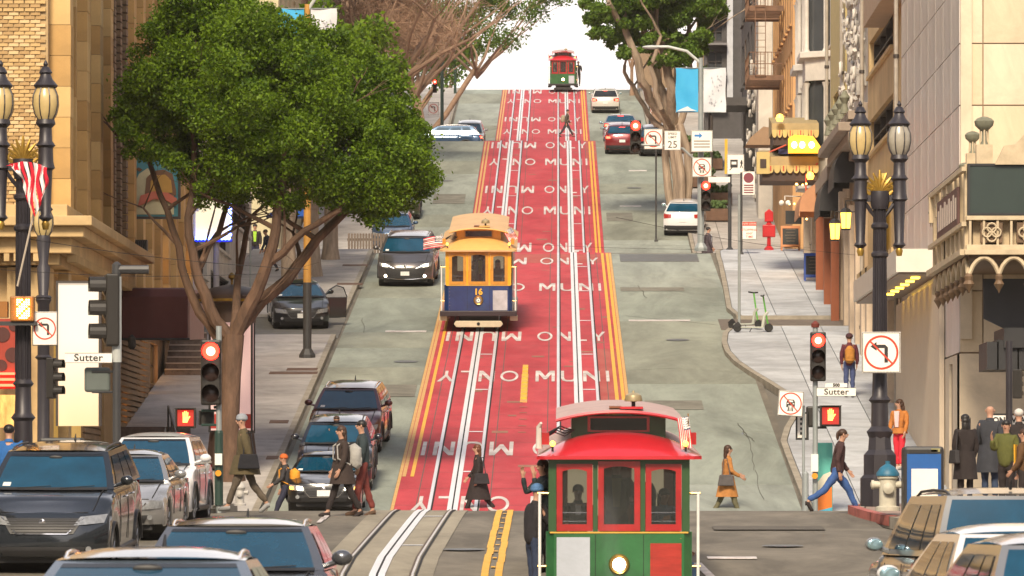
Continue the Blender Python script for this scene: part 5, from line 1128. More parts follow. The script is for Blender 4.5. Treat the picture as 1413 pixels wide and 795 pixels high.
def person(label, loc, face, h=1.72, legs=((.0,.0),(.0,.0)), arms=((.0,.1),(.0,.1)), lean=0., top=(.03,.03,.04), pants=(.02,.02,.03), shoes=(.02,.02,.02), coat=0., hair='short', hm=None, hat=None,
           pack=None, bag=None, skin=None, sleeves=True, head_yaw=0., group='people on foot', parent=None, seated=False, shirt=None, bulk=1., extras=None, spread=(0,0)):
    """face: direction faced, radians from +X. legs=((hip swing, knee bend) left,right); arms likewise; positive swing forward"""
    t = thing('person', label, 'person', loc, face, group); t.scale = (h/1.72,)*3
    if parent: t.parent = parent
    skin = skin or skinm; hm = hm or hairm
    P = Vector((0,0,.93)); 
    def rot(v, a): return Vector((v[0]*math.cos(a)+v[2]*math.sin(a), v[1], -v[0]*math.sin(a)+v[2]*math.cos(a)))
    def up(z, x=0, y=0): return P+rot(Vector((x,y,z)), lean)
    low = []
    L = {}
    for sd,(sw,kn),sp in ((1,legs[0],spread[0]),(-1,legs[1],spread[1])):
        hip = P+Vector((0,sd*.09,-.05)); thigh = Vector((math.sin(sw),sd*sp,-math.cos(sw)))*.42; k_ = hip+thigh
        a = sw-kn; ank = k_+Vector((math.sin(a),sd*sp*.5,-math.cos(a)))*.41; low.append(ank.z)
        ft = .25 if kn < .5 else -.5; toe = ank+Vector((.13*math.cos(a if a < 0 else 0),0,-.05+(.13*math.sin(a) if a < 0 else 0)))
        L[sd] = (hip,k_,ank,toe)
    dz = .075-min(low) if not seated else 0
    for sd in L: L[sd] = tuple(q+Vector((0,0,dz)) for q in L[sd])
    P = P+Vector((0,0,dz)) if not seated else P
    waist, chest, nb, = up(.12), up(.36), up(.50); neck = up(.57,.01); chin = up(.62,.03); head = up(.70,.025); crown = up(.775,.01)
    A = {}
    for sd,(sw,el) in ((1,arms[0]),(-1,arms[1])):
        sh = up(.46,0,sd*.175); ua = Vector((math.sin(sw),sd*.16,-math.cos(sw))).normalized()*.28; eb = sh+ua
        a = sw+el; wr_ = eb+Vector((math.sin(a),-sd*.05,-math.cos(a))).normalized()*.25; d = Vector((math.sin(a+.1),0,-math.cos(a+.1)))
        A[sd] = (sh,eb,wr_,d)
    # body: one continuous skin
    N = [P, waist, chest, nb, neck, chin, head, crown]; E_ = [(i,i+1) for i in range(7)]; r = [.12,.105,.125,.075,.052,.062,.082,.062]
    for sd in (1,-1):
        k = len(N); N += [P+Vector((0,sd*.085,-.06)), L[sd][1], L[sd][2], L[sd][3]]; E_ += [(0,k),(k,k+1),(k+1,k+2),(k+2,k+3)]; r += [.085,.055,.038,.028]
        k = len(N); sh,eb,w_,d = A[sd]; pal = w_+d*.06; N += [sh,eb,w_,pal]; E_ += [(3 if 0 else 2,k),(k,k+1),(k+1,k+2),(k+2,k+3)]; r += [.052,.038,.026,.030]
        sdv = d.cross(Vector((0,1,0))).normalized()   # across the palm, roughly fore-aft
        for i,(o_,ln) in enumerate(((-.024,.062),(-.008,.075),(.008,.080),(.024,.070))):
            q = len(N); b1 = pal+d*.03+sdv*o_; b2 = b1+d*ln*.55+Vector((0,-sd*.012,0)); b3 = b2+d*ln*.40+Vector((0,-sd*.022,0))
            N += [b1,b2,b3]; E_ += [(k+3,q),(q,q+1),(q+1,q+2)]; r += [.010,.009,.007]
        q = len(N); N += [w_+d*.03+sdv*.034, w_+d*.075+sdv*.052]; E_ += [(k+2,q),(q,q+1)]; r += [.012,.009]
    bd = skinmesh(N, E_, r, 'body', skin, t)
    # face
    hr = Matrix.Rotation(head_yaw,3,'Z'); fx = lambda x,y,z: head+hr@Vector((x,y,z))
    m = M(); m.blob(fx(.088,0,-.012),(.018,.013,.020),8,6); m.blob(fx(.06,.0,-.045),(.028,.03,.022),8,6)
    for s in (-1,1): m.blob(fx(.0,s*.083,-.01),(.016,.010,.028),8,6)
    m.out('face', skin, t, smooth=True)
    e_ = M()
    for s in (-1,1): e_.blob(fx(.077,s*.030,.012),(.008,.012,.006),6,4); e_.box(*[c for p in zip(fx(.078,s*.030,.030)-Vector((.005,.017,.004)),fx(.078,s*.030,.030)+Vector((.005,.017,.004))) for c in p])
    e_.out('eye', dark, t); M().blob(fx(.083,0,-.050),(.006,.022,.006),8,5).out('mouth', mat('lips',(.35,.09,.08),.5), t)
    # hair
    if hair and hair != 'bald':
        m = M(); m.blob(fx(-.018,0,.030),(.094,.090,.080),12,9)
        if hair == 'long': m.grid(lambda a,b: tuple(fx(-.045+.035*math.cos((a-.5)*4.2)-(.06*math.cos((a-.5)*3.6)+.02), .095*math.sin((a-.5)*3.4), .03-.30*b+.02*math.sin(a*17))), 14, 6); m.blob(fx(-.075,0,-.13),(.045,.085,.14),12,8); m.blob(fx(-.05,0,-.03),(.07,.092,.09),12,8)
        if hair == 'bun': m.blob(fx(-.105,0,.02),(.04,.04,.045),8,6)
        if hair == 'pony': m.blob(fx(-.11,0,-.03),(.035,.035,.09),8,6)
        m.out('hair', hm, t, smooth=True)
    if hat: 
        m = M(); m.blob(fx(-.006,0,.052),(.104,.100,.080),14,9); m.lathe([(.098,0),(.106,.012),(.106,.035),(.098,.045)], 14, tuple(fx(-.006,0,.012)))
        m.out('hat', cloth(hat), t, smooth=True)
    # trousers
    N = [P+Vector((0,0,.10)), P+Vector((0,0,-.06))]; E_ = [(0,1)]; r = [.132,.13]
    for sd in (1,-1):
        k = len(N); hip,kn_,an_,_ = L[sd]; N += [P+Vector((0,sd*.09,-.09)), (hip+kn_)/2, kn_, (kn_+an_)/2, an_+Vector((0,0,.03))]; E_ += [(1,k),(k,k+1),(k+1,k+2),(k+2,k+3),(k+3,k+4)]; r += [.098,.088,.072,.062,.058]
    skinmesh(N, E_, r, 'trousers', cloth(pants), t)
    # shoes
    for sd in (1,-1):
        an_, toe = L[sd][2], L[sd][3]; d = (toe-an_); d.normalize()
        m = M(); m.tube([an_+Vector((-.045,0,-.03)), an_+Vector((.01,0,-.030)), toe+Vector((.0,0,.0)), toe+Vector((.045,0,-.008)) if d.x > .3 else toe+d*.05], [.042,.048,.040,.022], 10)
        m.out('shoe', cloth(shoes), t, smooth=True)
    # top with sleeves
    tc = cloth(top); N = [P+rot(Vector((0,0,-.14)),lean), waist, chest, up(.47)]; E_ = [(0,1),(1,2),(2,3)]; r = [.150*bulk,.130*bulk,.150*bulk,.100]
    for sd in (1,-1):
        sh,eb,w_,d = A[sd]; k = len(N); N += [sh,(sh+eb)/2,eb,(eb+w_)/2,w_-d*.01]; E_ += [(2,k),(k,k+1),(k+1,k+2),(k+2,k+3),(k+3,k+4)]; r += [.074*bulk,.064*bulk,.058*bulk,.050*bulk,.044]
    skinmesh(N, E_, r, 'coat' if coat else 'jacket', tc, t)
    M().tube([up(.50),up(.555,.01)], [.085,.066], 12, cap=False).out('collar', tc, t, smooth=True)
    if shirt: M().prism([(-.045,.10),(.045,.10),(.07,.50),(-.07,.50)], .03, 'X', 0).out('shirt_front', cloth(shirt), t).location = Vector((.135*bulk,0,P.z-.0))
    if coat:      # skirt of the coat, flaring with the stride
        sw = max(legs[0][0],legs[1][0]); bk = min(legs[0][0],legs[1][0])
        def sk(a,b):
            an = 2*math.pi*a; z = P.z+.08-coat*b; f = .16*bulk+.08*b*coat/.6; x = math.cos(an)*f; x += (max(0,math.cos(an))*sw+max(0,-math.cos(an))*bk)*.30*b*coat
            return (x+.012*b*math.sin(an*7), math.sin(an)*(.175*bulk+.05*b)+.01*b*math.sin(an*5), z)
        M().grid(sk, 28, 7).out('coat_skirt', tc, t, smooth=True)
    if pack:
        bm_ = M().tube([up(.02,-.20),up(.08,-.235),up(.34,-.235),up(.44,-.19)], [.10,.145,.14,.07], 12); bm_.blob(up(.15,-.33),(.05,.11,.10),10,7)
        b_ = bm_.out('backpack', cloth(pack), t, smooth=True)
        for sd in (-1,1): M().tube([up(.46,-.10,sd*.11),up(.50,.02,sd*.11),up(.42,.14,sd*.12),up(.18,.14,sd*.15),up(.06,-.10,sd*.16)], .016, 6).out('strap', cloth(pack), b_)
    if bag:
        sd, col = bag; b0 = P+Vector((-.08,sd*.26,-.02))
        b_ = M().prism([(-.20,-.14),(.20,-.14),(.15,.12),(-.15,.12)], .10, 'Y', -.05).out('handbag', cloth(col), t, loc=b0, bevel=.02)
        M().tube([(-.10,0,.10),(-.04,-sd*.05,.50),(.04,-sd*.05,.50),(.10,0,.10)], .012, 6).out('strap', cloth(col), b_)
    return t
LEFT, RIGHT, AWAY, TOW = math.pi, 0, math.pi/2, -math.pi/2
walk1 = ((.42,.10),(-.35,.30)); walk2 = ((-.30,.20),(.36,.05)); stand = ((.03,.0),(-.03,.02))
def gp(px, Y, dz=0): return ((px-VX)/F*Y, Y, zr(Y)+dz)
OL = (.085,.065,.03)
person('man in grey beanie and olive hooded coat striding left by the hydrant', gp(338,109.5,.15), LEFT, 1.83, walk1, ((-.3,.2),(.15,.2)), .05, OL, (.09,.07,.05), (.25,.25,.25), coat=.34, hair=None, hat=(.25,.27,.30), bulk=1.22, bag=(1,(.01,.01,.015)))
person('long-haired woman in black coat with pale grey backpack crossing at left', gp(473,110.5), LEFT+.35, 1.74, walk2, ((.1,.3),(.1,.3)), .02, (.035,.022,.018), (.02,.014,.014), coat=.38, hair='long', hm=hairm, pack=(.34,.33,.31), bulk=1.05)
person('man in dark green jacket and burgundy trousers beside the woman with grey backpack', gp(500,111.0), LEFT+.1, 1.80, ((.2,.05),(-.2,.1)), ((.05,.2),(-.1,.2)), .0, (.022,.035,.04), (.15,.028,.022), (.09,.05,.03), hair='short', hm=hairb, bulk=1.1)
person('boy in orange knit cap with orange backpack crossing at left', gp(394,134.0,-.1), LEFT, 1.62, walk1, ((.3,.7),(0,.4)), .03, (.03,.028,.03), (.02,.022,.045), hair=None, hat=(.50,.11,.02), pack=(.62,.26,.02))
person('person in dark beanie and blue jacket walking left behind the white SUV', gp(231,126,.15), LEFT, 1.60, walk1, ((.1,.3),(.2,.3)), .0, (.02,.12,.36), (.03,.03,.04), hair=None, hat=(.05,.025,.02), bulk=1.15)
person('person in bright blue jacket with back turned at the left edge', gp(12,99,.2), AWAY, 1.80, stand, ((.2,.8),(.2,.8)), .05, (.015,.12,.36), (.08,.07,.07), hair='short', hm=hairb, bulk=1.35)
person('woman with auburn hair in long black coat crossing the red lane with a tote', gp(660,136.5,-.15), LEFT, 1.68, walk1, ((-.1,.3),(.3,.35)), .02, (.018,.017,.020), (.015,.015,.018), coat=.62, hair='long', hm=hairr, bag=(1,(.02,.018,.022)))
person('woman in tan coat with grey shoulder bag crossing on the right', gp(1003,136.5,-.22), RIGHT+.2, 1.72, walk2, ((.3,.9),(.2,.8)), .02, (.40,.17,.045), (.12,.11,.06), coat=.50, hair='long', bag=(-1,(.09,.08,.08)))
person('person in brown sweater and wide blue jeans jogging right past the signal pole', gp(1155,111.5,.02), RIGHT, 1.70, ((.62,.25),(-.62,.35)), ((.1,.5),(-.25,.4)), .14, (.05,.022,.022), (.035,.09,.26), (.015,.013,.013), hair='pony', hm=hairm, bulk=1.05, spread=(.1,.1))
person('man in dark cap and maroon sweater with ochre backpack seen from behind on the pavement', gp(1172,161.5,.16), AWAY, 1.72, stand, ((.0,.1),(.0,.1)), .0, (.10,.018,.03), (.05,.07,.17), (.02,.02,.05), hair='short', hat=(.06,.02,.03), pack=(.42,.18,.03), bulk=1.1)
person('woman in orange coat over pale pink top and bright red trousers on the pavement', gp(1241,143.5,.15), TOW-.5, 1.70, ((.15,.05),(-.1,.05)), ((.1,.3),(.1,.3)), .0, (.42,.15,.03), (.62,.02,.04), (.5,.45,.42), coat=.14, hair='long', shirt=(.70,.48,.48), head_yaw=-1.0)
PR = 'people standing behind the silver SUV on the right'
person('woman in long black coat with black shoulder bag at right, seen from behind', gp(1332,112.0,.18), AWAY+.3, 1.70, stand, ((.0,.2),(.0,.2)), .0, (.018,.016,.02), (.02,.018,.02), coat=.55, hair='long', hm=hairb, bag=(1,(.03,.028,.03)), group=PR, bulk=1.1)
person('bald man in long charcoal overcoat with his back turned at right', gp(1366,114,.18), AWAY-.2, 1.88, stand, ((.2,.5),(-.2,.3)), .0, (.03,.033,.042), (.03,.05,.10), coat=.5, hair='bald', group=PR, bulk=1.15)
person('person in moss green padded jacket with glasses facing left at right', gp(1389,108,.18), TOW-.4, 1.68, stand, ((.1,.4),(.5,2.1)), .0, (.09,.095,.02), (.02,.018,.02), hair='short', hm=hairb, group=PR, bulk=1.25)
person('white-haired person in black jacket at the right edge', gp(1406,113,.18), AWAY, 1.80, stand, ((.1,.4),(.1,.4)), .0, (.018,.018,.02), (.03,.03,.03), hair='short', hm=mat('white_hair',(.55,.53,.50),.7), group=PR, bulk=1.2)
person('person in brown coat with yellow scarf cut by the right edge', gp(1414,104,.18), AWAY+1.2, 1.62, stand, ((.1,.6),(.1,.4)), .0, (.10,.05,.02), (.02,.02,.02), hair='short', group=PR, bulk=1.25, shirt=(.7,.35,.02))
person('walker in dark flared trousers with pale backpack striding across near the crest', gp(782,366,0), RIGHT, 1.80, ((.5,.05),(-.5,.1)), ((.2,.4),(-.2,.2)), .06, (.07,.06,.05), (.03,.028,.035), hair='short', hm=hairb, pack=(.35,.30,.22))
person('person in dark vest and white sleeves with backpack crossing by the white hatchback', gp(976,236,0), RIGHT+.3, 1.78, ((.35,.05),(-.3,.1)), ((.2,.6),(.1,.3)), .04, (.06,.045,.055), (.05,.03,.04), hair='short', coat=.3, shirt=(.55,.58,.62), hm=hairb, pack=(.05,.03,.04))
person('worker in black jacket and high visibility vest at the far left corner', gp(352,238,.15), TOW, 1.80, stand, ((.1,.4),(.1,.4)), .0, (.02,.02,.02), (.02,.02,.05), hair='short', hm=hairb, shirt=(.35,.6,.05), bulk=1.2)
person('person in dark blue coat bending at the left pavement behind the tree', gp(372,207,.15), LEFT+.5, 1.55, walk1, ((.2,.4),(.1,.4)), .25, (.02,.028,.06), (.03,.03,.04), hair='short', coat=.3)
# passengers of the nearest cable car
G2 = 'passengers on the nearest cable car'
def onboard(tr, x, y, z, *a, **k): 
    tr_m = Matrix.LocRotScale(tr.location, tr.rotation_euler, tr.scale); p = tr_m @ Vector((x,y,z)); return p
person('passenger in blue beanie and navy jacket hanging off the left of the nearest cable car', onboard(tram,3.62,-1.25,.46), RIGHT+.5, 1.68, stand, ((.9,1.0),(.5,.9)), .04, (.012,.016,.030), (.022,.035,.075), hair=None, hat=(.07,.16,.32), group=G2, bulk=1.3)
person('dark-haired passenger holding a phone up, leaning out above the blue beanie', onboard(tram,2.7,-1.06,.84), AWAY+2.0, 1.66, stand, ((.9,2.0),(.9,2.0)), .1, (.02,.03,.035), (.02,.02,.03), hair='long', hm=hairm, group=G2)
p = person('passenger photographing with a white phone behind the left front window', onboard(tram,2.75,-.60,.52), TOW, 1.60, stand, ((.9,1.5),(.9,1.5)), .0, (.025,.022,.025), (.03,.03,.04), hair='short', hm=hairb, group=G2)
ph = M().box(-.04,.04,-.006,.006,-.07,.07).out('phone', mat('white_phone',(.75,.75,.78),.3)); tag(ph, 'white phone held up by the passenger behind the left window', 'phone'); ph.location = onboard(tram,3.28,-.60,1.79)
person('pair partner in pale top looking down behind the right front window', onboard(tram,2.8,.62,.46), TOW+.5, 1.62, stand, ((.8,1.7),(.6,1.2)), .2, (.25,.32,.40), (.05,.05,.08), hair='long', hm=hairm, group=G2)
person('passenger in brown jacket standing deep inside the nearest cable car', onboard(tram,1.7,.35,.66), TOW-.4, 1.74, stand, ((.2,.5),(.2,.5)), .0, (.08,.05,.03), (.05,.05,.05), hair='short', group=G2)
person('grip operator in olive and black at the centre window of the nearest cable car', onboard(tram,2.3,-.02,.66), TOW, 1.86, stand, ((.5,1.0),(.6,1.0)), .0, (.10,.09,.02), (.03,.03,.02), hair='short', hat=(.02,.02,.02), group=G2, shirt=(.30,.26,.05))
person('passenger in jeans seated on the right bench, knees outside the nearest cable car', onboard(tram,2.2,.72,.16), RIGHT, 1.66, ((1.35,1.3),(1.35,1.3)), ((.3,.8),(.3,.8)), .0, (.06,.10,.14), (.12,.22,.38), hair='short', group=G2, seated=True)
person('grip operator in high visibility vest inside the blue cable car', onboard(btram,3.0,.05,.66), TOW, 1.80, stand, ((.5,1.0),(.8,1.2)), .0, (.02,.02,.03), (.02,.02,.03), hair='short', hm=hairb, group='crew and passengers of the blue cable car', shirt=(.45,.70,.05))
person('passenger in brown behind the right window of the blue cable car', onboard(btram,2.8,.60,.52), TOW, 1.65, stand, ((.5,1.0),(.5,1.2)), .0, (.07,.05,.04), (.03,.03,.03), hair='long', group='crew and passengers of the blue cable car')
person('passenger in dark coat standing on the right step of the crest cable car', onboard(ttram,3.3,1.25,.45), TOW, 1.72, stand, ((.3,.8),(.3,.8)), .0, (.02,.02,.025), (.02,.02,.03), hair='short', group='passengers of the crest cable car')
person('passenger in pale top behind the left window of the crest cable car', onboard(ttram,3.0,-.55,.6), TOW, 1.65, stand, ((.5,1.0),(.5,1.0)), .0, (.40,.38,.36), (.02,.02,.03), hair='short', group='passengers of the crest cable car')
person('passenger in grey top behind the right window of the crest cable car', onboard(ttram,3.0,.55,.6), TOW, 1.65, stand, ((.5,1.0),(.5,1.0)), .0, (.25,.25,.28), (.02,.02,.03), hair='short', group='passengers of the crest cable car')
person('driver in a dark red top behind the windscreen of the black SUV', (-5.40,141.4,zr(141.4)+.2), TOW, 1.45, stand, ((.9,.9),(.9,.9)), .0, (.20,.02,.02), (.02,.02,.02), hair='short')
# ------------------------------------------------------------------ trees
def leafmat(n, a, b): return mat(n, a, .55, col2=b, island=True, transl=.38, spec=.3)
leaf_near = leafmat('ficus_leaf', (.012,.052,.004), (.21,.33,.014)); leaf_far = leafmat('far_leaf', (.030,.09,.010), (.19,.31,.035)); leaf_dry = leafmat('dry_leaf', (.06,.05,.02), (.14,.12,.05))
bark = mat('grey_brown_bark', (.13,.075,.048), .85, var=.4, scale=5, bump=1., stretch=(1,1,.25), grime=.4, gscale=1.5); barkp = mat('pale_bark', (.35,.27,.20), .85, var=.4, scale=4, bump=1., stretch=(1,1,.2), grime=.45, gscale=1.2)
barkd = mat('twig_brown', (.28,.18,.12), .8, var=.25)
def leaves(name, clumps, n, size, mt, parent, seed=1, flat=.26):
    """clumps: list of (centre, radius); leaves hang mostly on each clump's outside"""
    rs = np.random.RandomState(seed); cs = np.array([c for c,_ in clumps]); rr = np.array([r for _,r in clumps]); pr = rr**2; pr = pr/pr.sum()
    k = rs.choice(len(clumps), n, p=pr); d = rs.normal(size=(n,3)); d /= np.linalg.norm(d,axis=1)[:,None]
    q = (rs.rand(n)**.42)*(1+.25*rs.rand(n)+.55*(rs.rand(n) < .10)*rs.rand(n)); p = cs[k]+d*(rr[k]*q)[:,None]*np.array([1,1,.78])
    u = rs.normal(size=(n,3))+d*.5; u /= np.linalg.norm(u,axis=1)[:,None]; w = np.cross(u, rs.normal(size=(n,3))); w /= np.linalg.norm(w,axis=1)[:,None]
    s = size*(.6+.8*rs.rand(n))[:,None]; a = p-u*s*.5; b = p+w*s*flat; c = p+u*s*.5; e = p-w*s*flat
    v = np.stack([a,b,c,e],1).reshape(-1,3).astype(np.float32); me = bpy.data.meshes.new(name); me.vertices.add(4*n); me.vertices.foreach_set('co', v.ravel())
    me.loops.add(4*n); me.loops.foreach_set('vertex_index', np.arange(4*n,dtype=np.int32)); me.polygons.add(n); me.polygons.foreach_set('loop_start', np.arange(0,4*n,4,dtype=np.int32))
    me.update(); me.validate(); me.materials.append(mt); o = bpy.data.objects.new(name, me); C.objects.link(o); o.parent = parent; return o
def limb(m, p, d, L, r, depth, ends, spread=.5, n=7, up=.25, rnd=random):
    pts = [p]; rad = [r]; k = 5; dd = Vector(d).normalized()
    for i in range(k):
        dd = (dd+Vector((rnd.gauss(0,.10),rnd.gauss(0,.10),rnd.gauss(0,.06)+up*.12))).normalized(); pts.append(pts[-1]+dd*L/k); rad.append(r*(1-.42*(i+1)/k))
    m.tube(pts, rad, n); ends.append(pts[-1])
    if depth:
        for j in range(2 if depth > 1 else 3):
            v = (dd+Vector((rnd.gauss(0,spread),rnd.gauss(0,spread),rnd.gauss(.1,spread*.6)))).normalized(); limb(m, pts[-1-(j>1)], v, L*rnd.uniform(.62,.85), rad[-1]*.72, depth-1, ends, spread, max(4,n-1), up, rnd)
rnd = random.Random(3)
# the big street tree at left; its limbs follow the photograph's fork
TY = 141.0; gz = zr(TY)+.15
bt = thing('street_tree', 'big dense green ficus tree with forked bare trunk at the left corner', 'tree', (0,0,0)); 
b0 = Vector(((318-VX)/F*TY, TY, gz))
m = M(); T_ = lambda px,py,dy=0: W(px,py,TY+dy)
trunk = [b0-Vector((0,0,.2)), b0+Vector((0,0,.35)), T_(316,600), T_(319,520), T_(322,462)]
m.tube(trunk, [.42,.30,.24,.24,.27], 14); m.out('trunk', bark, bt, smooth=True)
m = M(); ends = []
for path, r0 in (([(322,468,0),(345,430,.3),(395,385,.5),(440,330,.8),(500,265,1)], .20), ([(322,468,0),(352,405,-.3),(378,340,-.6),(388,270,-.8),(392,200,-1)], .19), ([(318,470,0),(290,425,-.2),(268,370,-.3),(262,300,-.4),(268,200,-.2)], .17),
                 ([(312,480,.2),(275,430,.4),(250,370,.6),(228,290,.6),(205,220,.6)], .14), ([(372,360,-.5),(420,320,-.9),(470,290,-1.4)], .11), ([(270,380,0),(300,320,.8),(330,240,1.4)], .10), ([(340,520,1.5),(372,465,1.6),(400,380,1.8),(425,300,2)], .13), ([(320,470,0),(330,380,1.6),(345,300,2.4)], .12)):
    if r0 == .13: continue
    q = [T_(*c) for c in path]; f = []
    for i in range(len(q)-1):
        for k in range(3): f.append(q[i]+(q[i+1]-q[i])*k/3+Vector((rnd.gauss(0,.03),0,rnd.gauss(0,.03))))
    f.append(q[-1]); m.tube(f, [r0*(1-.62*i/len(f)) for i in range(len(f))], 9)
    for s in (-1,-4,-6): limb(m, f[s], Vector((rnd.gauss(0,.6),rnd.gauss(0,.6),.7)), 1.3, r0*.36, 2, ends, .6, 6, rnd=rnd)
m.out('limb', bark, bt, smooth=True)
cl = []
OUT = [(167,170),(175,120),(200,80),(215,40),(235,5),(290,-18),(345,2),(395,28),(440,44),(490,60),(532,98),(558,138),(580,175),(593,215),(588,248),(566,278),(540,294),(505,290),(470,284),(430,272),(400,284),(360,262),(320,272),(292,266),(264,250),(242,224),(212,212),(180,203)]
def inside(x, y, P_):
    c = False
    for (a,b),(d,e) in zip(P_, P_[1:]+P_[:1]):
        if (b > y) != (e > y) and x < (d-a)*(y-b)/(e-b)+a: c = not c
    return c
n_ = 0
while n_ < 420:
    px, py = rnd.uniform(160,610), rnd.uniform(-20,305)
    if not inside(px,py,OUT): continue
    ed = min(math.hypot(px-a,py-b) for a,b in [((p[0]*(1-t)+q[0]*t),(p[1]*(1-t)+q[1]*t)) for p,q in zip(OUT,OUT[1:]+OUT[:1]) for t in (0,.33,.66)])
    r = rnd.choice((rnd.uniform(.18,.36),rnd.uniform(.34,.66)))
    if ed < r*30: r = max(.22, ed/56); 
    dp = math.sqrt(max(0,ed))*.22+.2
    cl.append((tuple(W(px, py, TY+rnd.uniform(-1,1)*dp*1.2)), r)); n_ += 1
for p_,q_ in zip(OUT, OUT[1:]+OUT[:1]):
    for k in range(4):
        f_ = rnd.random(); px = p_[0]+(q_[0]-p_[0])*f_+rnd.gauss(0,6); py = p_[1]+(q_[1]-p_[1])*f_+rnd.gauss(0,6); cl.append((tuple(W(px,py,TY+rnd.uniform(-1.2,.8))), rnd.uniform(.14,.30)))
leaves('crown', cl, 250000, .095, leaf_near, bt, 5)
# twigs of new growth on the outline
def tree(name, label, base, h, crown, nleaf, ls, lm, bk, r0=.3, fork=.3, nl=5, seed=1, group='street trees on the hill', spread=.5, depth=3, lean=(0,0), csq=.8, trunks=1):
    rn = random.Random(seed); t = thing(name, label, 'tree', (0,0,0), group=group); b = Vector(base); ends = []
    m = M(); mt = M()
    for k in range(trunks):
        top = b+Vector((lean[0]*fork*h+(k-(trunks-1)/2)*.5, lean[1]*fork*h+rn.uniform(-.3,.3), fork*h)); bb = b+Vector(((k-(trunks-1)/2)*.45,0,-.3))
        m.tube([bb, bb+Vector((0,0,.7)), (bb+top)/2+Vector((rn.gauss(0,.1),0,0)), top], [r0*1.4,r0,r0*.85,r0*.8], 12)
        for j in range(nl):
            a = 2*math.pi*j/nl+rn.random(); v = Vector((math.cos(a)*spread,math.sin(a)*spread,1.)).normalized(); limb(mt, top-Vector((0,0,rn.uniform(0,.8))), v, h*.30, r0*.5, depth, ends, .42, 7, rnd=rn)
    m.out('trunk', bk, t, smooth=True); mt.out('limb', bk, t, smooth=True)
    if nleaf:
        c = [(tuple(e_), rn.uniform(.5,1.0)*crown) for e_ in ends if e_.z > b.z+h*fork*1.25]
        leaves('crown', c, nleaf, ls, lm, t, seed)
    return t
def bY(px, Y): return ((px-VX)/F*Y, Y, zr(Y)+.14)
G_ = 'street trees on the left pavement of the first block'
for i,(px,Y,lab) in enumerate(((400,198,'tree with the thickest pale trunk above the open-doored black sedan'),(432,205,'tree with a pale trunk, middle of the three behind the lamp pole'),(456,213,'tree with a pale trunk, furthest up of the three behind the lamp pole'))):
    tree('street_tree', lab, bY(px,Y), 7.6, .8, 8000, .22, leaf_near, barkp, .30, .42, 4, 20+i, G_)
# bare brown tree and green trees further up at left
twig = mat('fine_twig', (.34,.215,.14), .85, var=.3)
for nm,lab,bs,h,sp,ln,sd in (('bare_tree','spreading brown tree of mostly bare branches above the big ficus',bY(590,332),14.5,1.15,(-.16,0),31),('bare_tree','second bare brown tree just down the hill from the spreading one',bY(556,292),15.0,1.0,(-.05,0),33)):
    tt = tree(nm, lab, bs, h, .5, 1500, .16, leaf_dry, barkd, .24, .30, 12, sd, None, sp, 5, ln)
    rb = random.Random(sd); cb = []
    for k in range(70): cb.append(((bs[0]-1.5+rb.gauss(0,1.9)*(1 if nm else 1), bs[1]+rb.gauss(0,1.5), bs[2]+h*.42+abs(rb.gauss(0,h*.26))), rb.uniform(.7,1.3)))
    o_ = leaves('twigs', cb, 9000, 1.15, twig, tt, sd, .012); o_['kind'] = 'stuff'
lt_ = tree('leafy_tree', 'green tree hanging over the left pavement towards the sky gap', bY(572,347), 10.5, .9, 16000, .20, leaf_far, barkd, .20, .52, 8, 35, None, 1.3, 3, (.68,0))
tree('leafy_tree', 'dense green tree behind the bare branches at the upper left', bY(575,350), 8.5, 1.1, 12000, .22, leaf_far, barkd, .24, .35, 6, 38, None)
tree('leafy_tree', 'low round green tree at the crest on the left', (( 618-VX)/F*425,425,29.5), 5.2, .9, 6000, .28, leaf_far, barkd, .2, .3, 5, 37, group=None)
# right side: big pale multi-stemmed tree, others beyond
rt = thing('street_tree', 'tall tree with pale splayed stems leaning over the upper right lane', 'tree', (0,0,0)); RY = 262; rnd = random.Random(9)
m = M(); m2 = M(); ends = []; T2 = lambda px,py,dy=0: W(px,py,RY+dy); b = Vector(bY(937,RY))
m.tube([b-Vector((0,0,.3)), b+Vector((0,0,.5)), T2(935,250), T2(930,205), T2(925,170)], [.34,.26,.23,.24,.28], 12)
for q_ in ([(944,302,-.4),(951,250,-.5),(948,205,-.6),(938,172,-.5)],[(930,306,.4),(922,262,.5),(918,215,.5),(920,175,.2)],[(940,304,-.8),(940,240,-1.0),(932,190,-.9)]): m.tube([T2(*c) for c in q_],[.22,.19,.17,.17][:len(q_)],9)
m.out('trunk', barkp, rt, smooth=True)
for path, r0 in (([(925,178,0),(905,150,0),(885,110,-1),(878,70,-1),(860,35,-1),(840,5,-2)],.24), ([(928,175,0),(915,130,0),(905,85,1),(890,45,1),(868,0,1)],.22), ([(930,172,0),(925,120,-1),(920,80,-1),(905,40,-1),(895,0,-1)],.24), ([(932,172,0),(935,110,1),(938,60,1),(930,10,1)],.20), ([(934,180,0),(950,140,0),(955,90,0),(950,40,0)],.18), ([(922,185,0),(895,160,1),(872,120,2),(862,90,2)],.14), ([(930,180,0),(912,150,-2),(898,90,-2),(912,50,-2)],.15)):
    q = [T2(*c) for c in path]; f = []
    for i in range(len(q)-1):
        for k in range(3): f.append(q[i]+(q[i+1]-q[i])*k/3+Vector((rnd.gauss(0,.05),0,rnd.gauss(0,.04))))
    f.append(q[-1]); m2.tube(f, [r0*(1-.5*i/len(f)) for i in range(len(f))], 9)
    for s in (-1,-4): limb(m2, f[s], Vector((rnd.gauss(0,.5),rnd.gauss(0,.5),.9)), 2.2, r0*.4, 2, ends, .5, 6, rnd=rnd)
m2.out('limb', barkp, rt, smooth=True); cl = []
